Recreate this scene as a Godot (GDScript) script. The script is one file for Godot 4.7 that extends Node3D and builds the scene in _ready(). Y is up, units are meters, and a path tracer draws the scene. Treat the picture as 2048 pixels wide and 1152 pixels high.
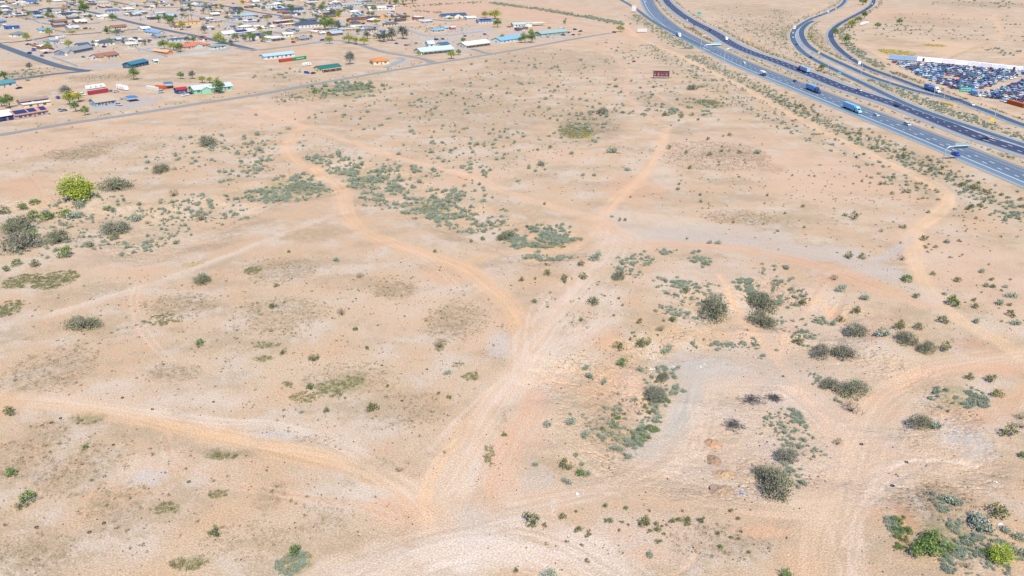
extends Node3D
# Desert flat beside a highway, seen from about a hundred metres up.
# F (metres ahead) = -z, L (metres to the right) = x.

const FOCAL := 1590.0
const PITCH := 24.0
const CAM_H := 104.0
const SOIL := Color(0.468, 0.368, 0.252)
const ROAD_Y := 0.13

var rng := RandomNumberGenerator.new()
var M := {}
var taken := {}
var noise_a := FastNoiseLite.new()
var noise_b := FastNoiseLite.new()
var noise_c := FastNoiseLite.new()
var bands: Array = []
var relief := PackedFloat32Array()
const RX0 := -420.0
const RF0 := 60.0
const RSTEP := 3.0
const RNX := 281
const RNF := 221

# ------------------------------------------------------------------ setting up
func _ready():
	rng.seed = 7
	noise_a.seed = 3; noise_a.frequency = 1.0; noise_a.fractal_octaves = 3
	noise_b.seed = 11; noise_b.frequency = 1.0; noise_b.fractal_octaves = 2
	noise_c.seed = 23; noise_c.frequency = 1.0; noise_c.fractal_octaves = 1
	var cam := Camera3D.new()
	cam.name = "camera"
	cam.position = Vector3(0, CAM_H, 0)
	cam.rotation_degrees = Vector3(-PITCH, 0, 0)
	cam.fov = rad_to_deg(2.0 * atan(576.0 / FOCAL))
	cam.near = 0.5
	cam.far = 60000.0
	add_child(cam)
	cam.current = true
	var env := Environment.new()
	env.background_mode = Environment.BG_SKY
	var sm := ProceduralSkyMaterial.new()
	sm.sky_top_color = Color(0.24, 0.42, 0.7)
	sm.sky_horizon_color = Color(0.72, 0.79, 0.86)
	sm.sky_curve = 0.12
	sm.ground_horizon_color = Color(0.62, 0.56, 0.5)
	sm.ground_bottom_color = Color(0.5, 0.42, 0.34)
	var sky := Sky.new()
	sky.sky_material = sm
	env.sky = sky
	env.ambient_light_source = Environment.AMBIENT_SOURCE_SKY
	env.tonemap_mode = Environment.TONE_MAPPER_LINEAR
	env.tonemap_exposure = 1.77
	env.background_energy_multiplier = 1.0
	env.sdfgi_enabled = true
	env.ssao_enabled = true
	env.ssil_enabled = true
	var we := WorldEnvironment.new()
	we.name = "world_environment"
	we.environment = env
	add_child(we)
	var sun := DirectionalLight3D.new()
	sun.name = "sun"
	sun.light_energy = 1.5
	sun.light_color = Color(1.0, 0.955, 0.89)
	sun.light_angular_distance = 0.53
	sun.shadow_enabled = true
	sun.directional_shadow_max_distance = 2500.0
	# behind the camera and a little to the right, 52 degrees up
	var el := deg_to_rad(52.0)
	var az := deg_to_rad(14.0)
	var from := Vector3(sin(az) * cos(el), sin(el), cos(az) * cos(el))
	sun.look_at_from_position(from * 100.0, Vector3.ZERO, Vector3.UP)
	add_child(sun)

	make_materials()
	make_relief()
	build_ground()
	print("ground ", Time.get_ticks_msec())
	build_highway()
	build_local_roads()
	print("roads ", Time.get_ticks_msec())
	build_town()
	print("town ", Time.get_ticks_msec())
	build_traffic()
	build_salvage_yard()
	build_signs()
	print("things ", Time.get_ticks_msec())
	build_plants()
	print("plants ", Time.get_ticks_msec())
	build_litter()
	print("done ", Time.get_ticks_msec())

# ------------------------------------------------------------------ names and metas
func numbered(called: String) -> String:
	var k: int = taken.get(called, 0)
	taken[called] = k + 1
	return called if k == 0 else "%s_%03d" % [called, k]

func tag(o: Node, label: String, category: String, group := "") -> Node:
	o.set_meta("label", label)
	o.set_meta("category", category)
	if group != "":
		o.set_meta("group", group)
	return o

func base(called: String, at: Vector3, turn: float, label: String, category: String, group := "") -> Node3D:
	var o := Node3D.new()
	o.name = numbered(called)
	add_child(o)
	o.position = at
	o.rotation.y = turn
	tag(o, label, category, group)
	return o

func part(parent: Node, called: String, mesh: Mesh, xf := Transform3D.IDENTITY) -> MeshInstance3D:
	var o := MeshInstance3D.new()
	o.name = called
	o.mesh = mesh
	o.transform = xf
	parent.add_child(o, true)
	return o

func top(called: String, mesh: Mesh, xf := Transform3D.IDENTITY) -> MeshInstance3D:
	var o := MeshInstance3D.new()
	o.name = numbered(called)
	o.mesh = mesh
	o.transform = xf
	add_child(o)
	return o

func structure(called: String, mesh: Mesh, label := "") -> MeshInstance3D:
	var o := top(called, mesh)
	o.set_meta("kind", "structure")
	if label != "":
		o.set_meta("label", label)
	return o

# ------------------------------------------------------------------ a photograph pixel gives a direction; the ground gives the distance
func flat(px: float, py: float) -> Vector3:
	var u := (px - 1024.0) / FOCAL
	var v := (py - 576.0) / FOCAL
	var p := deg_to_rad(PITCH)
	var down := sin(p) + v * cos(p)
	var ahead := cos(p) - v * sin(p)
	var t := CAM_H / down
	return Vector3(u * t, 0, -ahead * t)

func gp(px: float, py: float) -> Vector3:
	var q := flat(px, py)
	var c := Vector3(0, CAM_H, 0)
	var y := 0.0
	for i in 5:
		var s := (CAM_H - y) / CAM_H
		var w := c + (q - c) * s
		y = height(w.x, w.z)
	var s2 := (CAM_H - y) / CAM_H
	return c + (q - c) * s2

func gpts(a: Array) -> PackedVector3Array:
	var o := PackedVector3Array()
	for k in a:
		o.append(gp(k[0], k[1]))
	return o

func scale_at(py: float) -> float:      # photograph pixels per metre across
	return (py + 132.0) / 114.0

func smooth_path(p: PackedVector3Array, step: float) -> PackedVector3Array:
	var o := PackedVector3Array()
	for i in p.size() - 1:
		var a := p[max(i - 1, 0)]
		var b := p[i]
		var c := p[i + 1]
		var d := p[min(i + 2, p.size() - 1)]
		var n := int(max(1.0, ceil(b.distance_to(c) / step)))
		for k in n:
			o.append(b.cubic_interpolate(c, a, d, float(k) / n))
	o.append(p[p.size() - 1])
	return o

# ------------------------------------------------------------------ mesh building
class MB:
	var v := PackedVector3Array()
	var n := PackedVector3Array()
	var c := PackedColorArray()
	var col := Color(1, 1, 1)
	var xf := Transform3D.IDENTITY
	func tri(a: Vector3, b: Vector3, d: Vector3, want: Vector3):
		a = xf * a; b = xf * b; d = xf * d
		var w := xf.basis * want
		var k := (b - a).cross(d - a)
		if k.dot(w) > 0.0:
			var t := b; b = d; d = t
			k = -k
		k = -k.normalized()
		v.append(a); v.append(b); v.append(d)
		n.append(k); n.append(k); n.append(k)
		c.append(col); c.append(col); c.append(col)
	func quad(a: Vector3, b: Vector3, d: Vector3, e: Vector3, want: Vector3):
		tri(a, b, d, want); tri(a, d, e, want)
	func box(lo: Vector3, hi: Vector3):
		frustum(lo, hi, 0.0, 0.0)
	# a box whose top is drawn in by ix, iz on each side
	func frustum(lo: Vector3, hi: Vector3, ix: float, iz: float, shift := 0.0):
		var b := [Vector3(lo.x, lo.y, lo.z), Vector3(hi.x, lo.y, lo.z), Vector3(hi.x, lo.y, hi.z), Vector3(lo.x, lo.y, hi.z)]
		var t := [Vector3(lo.x + ix + shift, hi.y, lo.z + iz), Vector3(hi.x - ix + shift, hi.y, lo.z + iz), Vector3(hi.x - ix + shift, hi.y, hi.z - iz), Vector3(lo.x + ix + shift, hi.y, hi.z - iz)]
		quad(b[0], b[1], b[2], b[3], Vector3.DOWN)
		quad(t[0], t[1], t[2], t[3], Vector3.UP)
		quad(b[0], b[1], t[1], t[0], Vector3(0, 0, -1))
		quad(b[3], b[2], t[2], t[3], Vector3(0, 0, 1))
		quad(b[0], b[3], t[3], t[0], Vector3(-1, 0, 0))
		quad(b[1], b[2], t[2], t[1], Vector3(1, 0, 0))
	# outline in x, y pushed from z0 to z1 (convex outlines)
	func prism(o: Array, z0: float, z1: float):
		var m := Vector2.ZERO
		for p in o: m += p
		m /= o.size()
		for i in o.size():
			var p: Vector2 = o[i]
			var q: Vector2 = o[(i + 1) % o.size()]
			var mid: Vector2 = (p + q) * 0.5 - m
			var e := q - p
			var out := Vector2(e.y, -e.x)
			if out.dot(mid) < 0.0: out = -out
			quad(Vector3(p.x, p.y, z0), Vector3(q.x, q.y, z0), Vector3(q.x, q.y, z1), Vector3(p.x, p.y, z1), Vector3(out.x, out.y, 0))
			tri(Vector3(m.x, m.y, z0), Vector3(p.x, p.y, z0), Vector3(q.x, q.y, z0), Vector3(0, 0, z0 - z1))
			tri(Vector3(m.x, m.y, z1), Vector3(p.x, p.y, z1), Vector3(q.x, q.y, z1), Vector3(0, 0, z1 - z0))
	func tube(pts: Array, rads: Array, sides := 6):
		var last := []
		for i in pts.size():
			var d: Vector3 = (pts[min(i + 1, pts.size() - 1)] - pts[max(i - 1, 0)]).normalized()
			var u := d.cross(Vector3(0.13, 0.2, 0.97)).normalized()
			if absf(d.z) > 0.9: u = d.cross(Vector3.UP).normalized()
			var w := d.cross(u)
			var ring := []
			for k in sides:
				var a := TAU * k / sides
				ring.append(pts[i] + (u * cos(a) + w * sin(a)) * rads[i])
			if i > 0:
				for k in sides:
					var k2 := (k + 1) % sides
					quad(last[k], last[k2], ring[k2], ring[k], (last[k] + last[k2]) * 0.5 - pts[i - 1])
			else:
				for k in range(1, sides - 1): tri(ring[0], ring[k], ring[k + 1], -d)
			last = ring
			if i == pts.size() - 1:
				for k in range(1, sides - 1): tri(ring[0], ring[k], ring[k + 1], d)
	func disc_wheel(at: Vector3, r: float, w: float):
		tube([at + Vector3(0, 0, -w * 0.5), at + Vector3(0, 0, w * 0.5)], [r, r], 10)
	func into(am: ArrayMesh, mat: Material) -> ArrayMesh:
		if v.is_empty(): return am
		var a := []
		a.resize(Mesh.ARRAY_MAX)
		a[Mesh.ARRAY_VERTEX] = v
		a[Mesh.ARRAY_NORMAL] = n
		a[Mesh.ARRAY_COLOR] = c
		am.add_surface_from_arrays(Mesh.PRIMITIVE_TRIANGLES, a)
		am.surface_set_material(am.get_surface_count() - 1, mat)
		return am
	func done(mat: Material) -> ArrayMesh:
		return into(ArrayMesh.new(), mat)

func mb(col := Color(1, 1, 1)) -> MB:
	var m := MB.new()
	m.col = col
	return m

# ------------------------------------------------------------------ materials
func grain_image(size: int, seed_: int, freq: float, lo: float, hi: float, specks := 0.0) -> ImageTexture:
	var fn := FastNoiseLite.new()
	fn.seed = seed_
	fn.frequency = freq
	fn.fractal_octaves = 5
	fn.fractal_gain = 0.62
	var im := fn.get_seamless_image(size, size)
	im.convert(Image.FORMAT_L8)
	var src := im.get_data()
	var fn2 := FastNoiseLite.new()
	fn2.seed = seed_ + 9
	fn2.frequency = 0.35
	fn2.noise_type = FastNoiseLite.TYPE_VALUE
	var im2 := fn2.get_seamless_image(size, size)
	im2.convert(Image.FORMAT_L8)
	var sp := im2.get_data()
	var out := PackedByteArray()
	out.resize(size * size * 3)
	for i in size * size:
		var t := src[i] / 255.0
		var g := lo + (hi - lo) * t
		if specks > 0.0 and sp[i] / 255.0 > 1.0 - specks * (0.3 + 1.4 * t):
			g *= 0.72
		g = minf(g, 1.0)
		out[i * 3] = int(255.0 * g)
		out[i * 3 + 1] = int(255.0 * g * (0.985 + 0.015 * t))
		out[i * 3 + 2] = int(255.0 * g * (0.96 + 0.04 * t))
	var res := Image.create_from_data(size, size, false, Image.FORMAT_RGB8, out)
	res.generate_mipmaps()
	return ImageTexture.create_from_image(res)

func bump_image(size: int, seed_: int, freq: float) -> ImageTexture:
	var fn := FastNoiseLite.new()
	fn.seed = seed_
	fn.frequency = freq
	fn.fractal_octaves = 5
	fn.fractal_gain = 0.65
	var im := fn.get_seamless_image(size, size)
	im.bump_map_to_normal_map(6.0)
	return ImageTexture.create_from_image(im)

func vmat(rough: float, metal := 0.0, tex: Texture2D = null, tile := 3.0) -> StandardMaterial3D:
	var m := StandardMaterial3D.new()
	m.vertex_color_use_as_albedo = true
	m.roughness = rough
	m.metallic = metal
	if tex:
		m.albedo_texture = tex
		m.uv1_triplanar = true
		m.uv1_world_triplanar = true
		m.uv1_scale = Vector3.ONE / tile
	return m

func make_materials():
	var fine := grain_image(512, 5, 0.05, 0.66, 1.05)
	var soil := grain_image(1024, 41, 0.16, 0.7, 1.04, 0.06)
	var g := StandardMaterial3D.new()
	g.vertex_color_use_as_albedo = true
	g.albedo_texture = soil
	g.roughness = 0.96
	g.normal_enabled = true
	g.normal_texture = bump_image(1024, 8, 0.14)
	g.normal_scale = 0.22
	M.ground = g
	M.asphalt = vmat(0.9, 0.0, fine, 9.0)
	M.line = vmat(0.8, 0.0, fine, 1.3)
	M.matte = vmat(0.85, 0.0, fine, 2.7)
	M.paint = vmat(0.32, 0.0)
	M.paint.clearcoat_enabled = true
	M.paint.clearcoat = 0.6
	M.metal = vmat(0.45, 0.5)
	M.rubber = vmat(0.9)
	M.glass = vmat(0.08)
	M.solar = vmat(0.15)
	M.leaf = vmat(0.85)
	M.bark = vmat(0.95)

# ------------------------------------------------------------------ relief of the land: a sunken clearing, two washes
func near_path(x: float, z: float, p: PackedVector3Array) -> float:
	var best := 1e9
	var q := Vector2(x, z)
	for i in p.size() - 1:
		var a := Vector2(p[i].x, p[i].z)
		var b := Vector2(p[i + 1].x, p[i + 1].z)
		var d := b - a
		var t := clampf((q - a).dot(d) / maxf(d.length_squared(), 1e-6), 0.0, 1.0)
		best = minf(best, q.distance_squared_to(a + d * t))
	return sqrt(best)

func flats(a: Array) -> PackedVector3Array:
	var o := PackedVector3Array()
	for k in a: o.append(flat(k[0], k[1]))
	return o

func make_relief():
	relief.resize(RNX * RNF)
	relief.fill(0.0)
	var troughs := [
		# path in the photograph, half-width of the floor, width of the bank, depth
		[[[1400, 740], [1500, 700], [1620, 720], [1740, 785]], 9.0, 19.0, 2.8],
		[[[1345, 860], [1420, 845], [1540, 820], [1660, 840], [1730, 870]], 7.0, 26.0, 2.4],
		[[[1470, 620], [1560, 610], [1640, 640]], 6.0, 14.0, 2.6],
		[[[1180, 760], [1260, 830], [1280, 880]], 3.0, 15.0, 2.0],
		[[[520, 385], [600, 378], [690, 345], [780, 365], [880, 420], [960, 455], [1100, 490]], 5.0, 16.0, 1.9],
		[[[-60, 440], [90, 430], [220, 440], [330, 475], [420, 430]], 8.0, 20.0, 2.2],
		[[[1130, 270], [1170, 250], [1180, 225]], 6.0, 20.0, 1.2],
	]
	for t in troughs:
		var p := flats(t[0])
		var r: float = t[1]
		var w: float = t[2]
		var dep: float = t[3]
		var lo := Vector2(1e9, 1e9)
		var hi := Vector2(-1e9, -1e9)
		for q in p:
			lo = lo.min(Vector2(q.x, -q.z)); hi = hi.max(Vector2(q.x, -q.z))
		lo -= Vector2.ONE * (r + w + 4.0); hi += Vector2.ONE * (r + w + 4.0)
		for j in range(max(0, int((lo.y - RF0) / RSTEP)), min(RNF, int((hi.y - RF0) / RSTEP) + 2)):
			for i in range(max(0, int((lo.x - RX0) / RSTEP)), min(RNX, int((hi.x - RX0) / RSTEP) + 2)):
				var x := RX0 + i * RSTEP
				var z := -(RF0 + j * RSTEP)
				var d := near_path(x, z, p) + noise_a.get_noise_2d(x * 0.05, z * 0.05) * 7.0
				var hgt := -dep * (1.0 - smoothstep(r, r + w, d))
				relief[j * RNX + i] = minf(relief[j * RNX + i], hgt)

func height(x: float, z: float) -> float:
	var fx := (x - RX0) / RSTEP
	var ff := (-z - RF0) / RSTEP
	if fx < 0.0 or ff < 0.0 or fx >= RNX - 1.001 or ff >= RNF - 1.001:
		return 0.0
	var i := int(fx)
	var j := int(ff)
	fx -= i; ff -= j
	var k := j * RNX + i
	return lerpf(lerpf(relief[k], relief[k + 1], fx), lerpf(relief[k + RNX], relief[k + RNX + 1], fx), ff)

# ------------------------------------------------------------------ the ground: sheets of soil whose grid is finer where it is nearer
class Band:
	var x0: float
	var f0: float
	var d: float
	var nx: int
	var nf: int
	var col := PackedColorArray()
	var hgt := PackedFloat32Array()
	var w := PackedFloat32Array()

func add_band(f0: float, f1: float, half: float, d: float):
	var b := Band.new()
	b.d = d
	b.x0 = -half
	b.f0 = f0
	b.nx = int(2.0 * half / d) + 1
	b.nf = int((f1 - f0) / d) + 1
	b.col.resize(b.nx * b.nf)
	b.hgt.resize(b.nx * b.nf)
	b.w.resize(b.nx * b.nf)
	var fine := clampf(1.2 / d, 0.15, 1.0)
	var tan_ := SOIL
	var pink := Color(0.465, 0.354, 0.247)
	var pale := Color(0.485, 0.412, 0.328)
	var warm := Color(0.475, 0.335, 0.210)
	var grey := Color(0.424, 0.349, 0.236)
	var brown := Color(0.345, 0.268, 0.172)
	for j in b.nf:
		var z := -(f0 + j * d)
		for i in b.nx:
			var x := b.x0 + i * d
			var n1 := noise_a.get_noise_2d(x * 0.011, z * 0.011)
			var n2 := noise_a.get_noise_2d(x * 0.045 + 90.0, z * 0.045)
			var n3 := noise_b.get_noise_2d(x * 0.21, z * 0.21 + 40.0)
			var c := tan_.lerp(pink, clampf(0.5 + 1.2 * n1, 0.0, 1.0))
			c = c.lerp(pale, clampf(n2 * 2.1 - 0.08, 0.0, 0.85))
			c = c.lerp(warm, clampf(-n2 * 1.5 + n1 * 0.9, 0.0, 0.9))
			c = c.lerp(grey, clampf(n3 * 1.2 - 0.3 + n1, 0.0, 0.45))
			var n4 := noise_c.get_noise_2d(x * 0.9, z * 0.9)
			# brown mottling of dead growth and crusts
			var n5 := noise_a.get_noise_2d(x * 0.028 + 300.0, z * 0.05) + 0.55 * n3 + 0.45 * n4
			c = c.lerp(brown, clampf(n5 * 2.0 - 0.14, 0.0, 0.74))
			var s := 1.0 + 0.06 * n3 + 0.08 * n4
			c = Color(c.r * s, c.g * s, c.b * s)
			var base_h := height(x, z)
			var cut := 0.0
			if base_h < -0.12 and b.d < 2.0:
				# rills run down the banks
				var gx := height(x + 2.0, z) - height(x - 2.0, z)
				var gz := height(x, z + 2.0) - height(x, z - 2.0)
				var gl := sqrt(gx * gx + gz * gz)
				if gl > 0.25:
					var along_ := (x * -gz + z * gx) / gl
					var down_ := (x * gx + z * gz) / gl
					cut = maxf(0.0, noise_c.get_noise_2d(along_ * 0.42 + 1.5 * n2, down_ * 0.06) * 1.6 - 0.1) * clampf((gl - 0.25) * 3.0, 0.0, 1.0)
			b.col[j * b.nx + i] = c
			var rough := 0.022 + 0.02 * n2
			if base_h < -0.05:
				rough += 0.13 * clampf(-base_h, 0.0, 1.0) * clampf(3.2 + base_h, 0.0, 1.0)
			b.hgt[j * b.nx + i] = base_h + (n3 * 1.2 + n4 * 0.8) * rough * fine - cut * 0.35
	bands.append(b)

# soil of another colour along a path; streaks follow the path as wheels leave them
func paint_path(p: PackedVector3Array, half: float, soft: float, c: Color, amount: float, streak := 0.0, rut := 0.0):
	var lo := Vector2(1e9, 1e9)
	var hi := Vector2(-1e9, -1e9)
	for q in p:
		lo = lo.min(Vector2(q.x, -q.z)); hi = hi.max(Vector2(q.x, -q.z))
	for b: Band in bands:
		if hi.y + half + soft < b.f0 or lo.y - half - soft > b.f0 + b.nf * b.d:
			continue
		if half + soft < b.d * 0.45:
			continue
		b.w.fill(9999.0)
		var touched := PackedInt32Array()
		var run := 0.0
		var reach := half + soft + 2.0
		var sides := {}
		for s in p.size() - 1:
			var a := Vector2(p[s].x, -p[s].z)
			var e := Vector2(p[s + 1].x, -p[s + 1].z)
			var dv := e - a
			var len2 := maxf(dv.length_squared(), 1e-6)
			var len_ := sqrt(len2)
			var j0: int = max(0, int((minf(a.y, e.y) - reach - b.f0) / b.d))
			var j1: int = min(b.nf, int((maxf(a.y, e.y) + reach - b.f0) / b.d) + 2)
			var i0: int = max(0, int((minf(a.x, e.x) - reach - b.x0) / b.d))
			var i1: int = min(b.nx, int((maxf(a.x, e.x) + reach - b.x0) / b.d) + 2)
			for j in range(j0, j1):
				for i in range(i0, i1):
					var q := Vector2(b.x0 + i * b.d, b.f0 + j * b.d)
					var t := clampf((q - a).dot(dv) / len2, 0.0, 1.0)
					var dd := q.distance_to(a + dv * t)
					var k := j * b.nx + i
					if dd < absf(b.w[k]) and dd < reach:
						if b.w[k] == 9999.0: touched.append(k)
						b.w[k] = dd
						if streak > 0.0 or rut > 0.0:
							var sgn := signf(dv.cross(q - a))
							sides[k] = Vector2(dd * sgn, run + t * len_)
			run += len_
		for k in touched:
			var i := k % b.nx
			var j := k / b.nx
			var x := b.x0 + i * b.d
			var f := b.f0 + j * b.d
			var edge := half + noise_a.get_noise_2d(x * 0.09, f * 0.09) * soft * 0.9 + noise_c.get_noise_2d(x * 0.6, f * 0.6) * soft * 0.3
			var wgt := 1.0 - smoothstep(edge - soft * 0.5, edge + soft * 0.6, b.w[k])
			if wgt <= 0.0: continue
			wgt *= amount * (0.82 + 0.5 * noise_b.get_noise_2d(x * 0.06 + 7.0, f * 0.06))
			var cc := c
			if sides.has(k):
				var sv: Vector2 = sides[k]
				if streak > 0.0:
					var st := noise_c.get_noise_2d(sv.x * 0.85, sv.y * 0.018) + 0.6 * noise_c.get_noise_2d(sv.x * 2.3 + 50.0, sv.y * 0.03)
					var m := 1.0 + streak * st
					cc = Color(c.r * m, c.g * m, c.b * m * (1.0 + 0.25 * streak * st))
				if rut > 0.3 and b.d < 1.0:
					b.hgt[k] -= rut * wgt      # a gully cut down its middle
				elif rut > 0.0 and b.d < 1.0:
					var off := absf(absf(sv.x) - 0.9)
					b.hgt[k] -= rut * (1.0 - smoothstep(0.1, 0.55, off)) * wgt
			b.col[k] = b.col[k].lerp(cc, clampf(wgt, 0.0, 1.0))
			if half > 1.2 and rut < 0.3:
				b.hgt[k] = lerpf(b.hgt[k], height(x, -f), clampf(wgt * 0.7, 0.0, 1.0))

# a patch of other soil or litter with a ragged edge; centre and radii in photograph pixels
func paint_patch(px: float, py: float, rx: float, ry: float, c: Color, amount: float, mottle := 0.5, lump := 0.0):
	var m := gp(px, py)
	var k := scale_at(py)
	var rf := (gp(px, py - ry).z - gp(px, py + ry).z) * -0.5
	var rl := rx / k
	# patches lean along the lie of the picture's perspective only through their own centre line
	var dirv := (gp(px, py - 4.0) - gp(px, py + 4.0)).normalized()
	var skew := dirv.x / maxf(-dirv.z, 0.2) * 0.0
	for b: Band in bands:
		var f := -m.z
		if f + rf * 1.6 < b.f0 or f - rf * 1.6 > b.f0 + b.nf * b.d: continue
		var j0: int = max(0, int((f - rf * 1.6 - b.f0) / b.d))
		var j1: int = min(b.nf, int((f + rf * 1.6 - b.f0) / b.d) + 2)
		var i0: int = max(0, int((m.x - rl * 1.6 - b.x0) / b.d))
		var i1: int = min(b.nx, int((m.x + rl * 1.6 - b.x0) / b.d) + 2)
		for j in range(j0, j1):
			for i in range(i0, i1):
				var x := b.x0 + i * b.d
				var ff := b.f0 + j * b.d
				var ux := (x - m.x - skew * (ff - f)) / rl
				var uf := (ff - f) / rf
				var r := sqrt(ux * ux + uf * uf)
				r += 0.42 * noise_a.get_noise_2d(x * 2.2 / rl, ff * 2.2 / rl) + 0.12 * noise_c.get_noise_2d(x * 0.7, ff * 0.7)
				var wgt := 1.0 - smoothstep(0.62, 1.12, r)
				if wgt <= 0.0: continue
				var mo := clampf(1.0 - mottle + mottle * (0.6 + 1.5 * noise_b.get_noise_2d(x * 0.33 + 11.0, ff * 0.33)), 0.0, 1.0)
				var kk := j * b.nx + i
				b.col[kk] = b.col[kk].lerp(c, clampf(wgt * amount * mo, 0.0, 1.0))
				if lump > 0.0: b.hgt[kk] += lump * wgt

func build_ground():
	add_band(84.0, 205.0, 195.0, 0.45)
	add_band(204.2, 400.0, 330.0, 0.8)
	add_band(398.2, 800.0, 600.0, 1.8)
	add_band(795.5, 1850.0, 1250.0, 4.5)
	print("bands ", Time.get_ticks_msec())
	paint_soil()
	print("painted ", Time.get_ticks_msec())
	var am := ArrayMesh.new()
	for q in bands.size():
		var b: Band = bands[q]
		var v := PackedVector3Array(); v.resize(b.nx * b.nf)
		var n := PackedVector3Array(); n.resize(b.nx * b.nf)
		var uv := PackedVector2Array(); uv.resize(b.nx * b.nf)
		var uv2 := PackedVector2Array(); uv2.resize(b.nx * b.nf)
		for j in b.nf:
			for i in b.nx:
				var k := j * b.nx + i
				var x := b.x0 + i * b.d
				var f := b.f0 + j * b.d
				var y := b.hgt[k]
				var hx: float = b.hgt[k + 1] - y if i < b.nx - 1 else 0.0
				var hf: float = b.hgt[k + b.nx] - y if j < b.nf - 1 else 0.0
				if j == 0 and q > 0: y -= 0.4
				v[k] = Vector3(x, y, -f)
				n[k] = Vector3(-hx / b.d, 1.0, hf / b.d).normalized()
				uv[k] = Vector2(x, f) / 83.0
				uv2[k] = Vector2(x * 0.8 + f * 0.6, f * 0.8 - x * 0.6) / 520.0
		var idx := PackedInt32Array()
		idx.resize((b.nx - 1) * (b.nf - 1) * 6)
		var o := 0
		for j in b.nf - 1:
			for i in b.nx - 1:
				var k := j * b.nx + i
				idx[o] = k; idx[o + 1] = k + b.nx; idx[o + 2] = k + 1
				idx[o + 3] = k + 1; idx[o + 4] = k + b.nx; idx[o + 5] = k + b.nx + 1
				o += 6
		var a := []
		a.resize(Mesh.ARRAY_MAX)
		a[Mesh.ARRAY_VERTEX] = v; a[Mesh.ARRAY_NORMAL] = n; a[Mesh.ARRAY_COLOR] = b.col
		a[Mesh.ARRAY_TEX_UV] = uv; a[Mesh.ARRAY_TEX_UV2] = uv2; a[Mesh.ARRAY_INDEX] = idx
		am.add_surface_from_arrays(Mesh.PRIMITIVE_TRIANGLES, a)
		am.surface_set_material(am.get_surface_count() - 1, M.ground)
	# the rest of the plain, out to the horizon
	var st := SurfaceTool.new()
	st.begin(Mesh.PRIMITIVE_TRIANGLES)
	var rects := [[-20000.0, 20000.0, -20000.0, 84.0], [-20000.0, 20000.0, 1850.0, 40000.0]]
	for b: Band in bands:
		var f1 := b.f0 + (b.nf - 1) * b.d
		rects.append([-20000.0, b.x0, b.f0, f1]); rects.append([b.x0 + (b.nx - 1) * b.d, 20000.0, b.f0, f1])
	for r in rects:
		for t in [[0, 2], [0, 3], [1, 3], [0, 2], [1, 3], [1, 2]]:
			st.set_color(SOIL); st.set_normal(Vector3.UP)
			var x: float = r[t[0]]
			var f: float = r[t[1]]
			st.set_uv(Vector2(x, f) / 83.0); st.set_uv2(Vector2(x, f) / 520.0)
			st.add_vertex(Vector3(x, 0, -f))
	st.commit(am)
	am.surface_set_material(am.get_surface_count() - 1, M.ground)
	structure("ground", am, "bare tan desert soil with wheel tracks and washes")
	for b: Band in bands:
		b.w.clear()

func track(pts: Array, width: float, c: Color, amount: float, streak := 0.12, soft := 1.2, rut := 0.0):
	var p := smooth_path(gpts(pts), 3.0)
	if amount >= 0.8 and width > 2.0: block(p, -width * 0.4, width * 0.4)
	if width < 2.5 or streak == 0.0 or amount < 0.3:
		paint_path(p, width * 0.5, soft, c, amount, streak, rut)
		return
	# a worn band with a loose edge, and in it the lines of many wheels
	paint_path(p, width * 0.55, soft * 1.8, c, amount * 0.62, streak * 1.3, rut)
	var lines := int(clampf(width * 1.3, 4, 11))
	for k in lines:
		var o := rng.randf_range(-0.6, 0.6) * width
		var ph := rng.randf() * 100.0
		var q := PackedVector3Array()
		var off := offset_path(p, o)
		var i0 := int(rng.randf_range(0.0, 0.35) * p.size())
		var i1 := int(rng.randf_range(0.65, 1.0) * p.size())
		for i in range(i0, i1):
			q.append(p[i].lerp(off[i], 1.0 + 0.9 * noise_c.get_noise_2d(i * 0.05, ph)))
		if q.size() < 3: continue
		var tone := rng.randf_range(0.84, 1.1)
		paint_path(q, rng.randf_range(0.2, 0.5), 0.45, Color(c.r * tone, c.g * tone, c.b * tone * 1.02), 0.5, 0.0, 0.05)

var blocked := {}
func block(p: PackedVector3Array, o0: float, o1: float):
	var o := o0
	while o <= o1:
		for q in offset_path(p, o):
			for e in [0.0, 2.0]:
				blocked[Vector2i(int(floor((q.x + e) / 2.0)), int(floor(q.z / 2.0)))] = true
				blocked[Vector2i(int(floor(q.x / 2.0)), int(floor((q.z + e) / 2.0)))] = true
		o += 1.6

func is_blocked(x: float, z: float) -> bool:
	return blocked.has(Vector2i(int(floor(x / 2.0)), int(floor(z / 2.0))))

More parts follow.
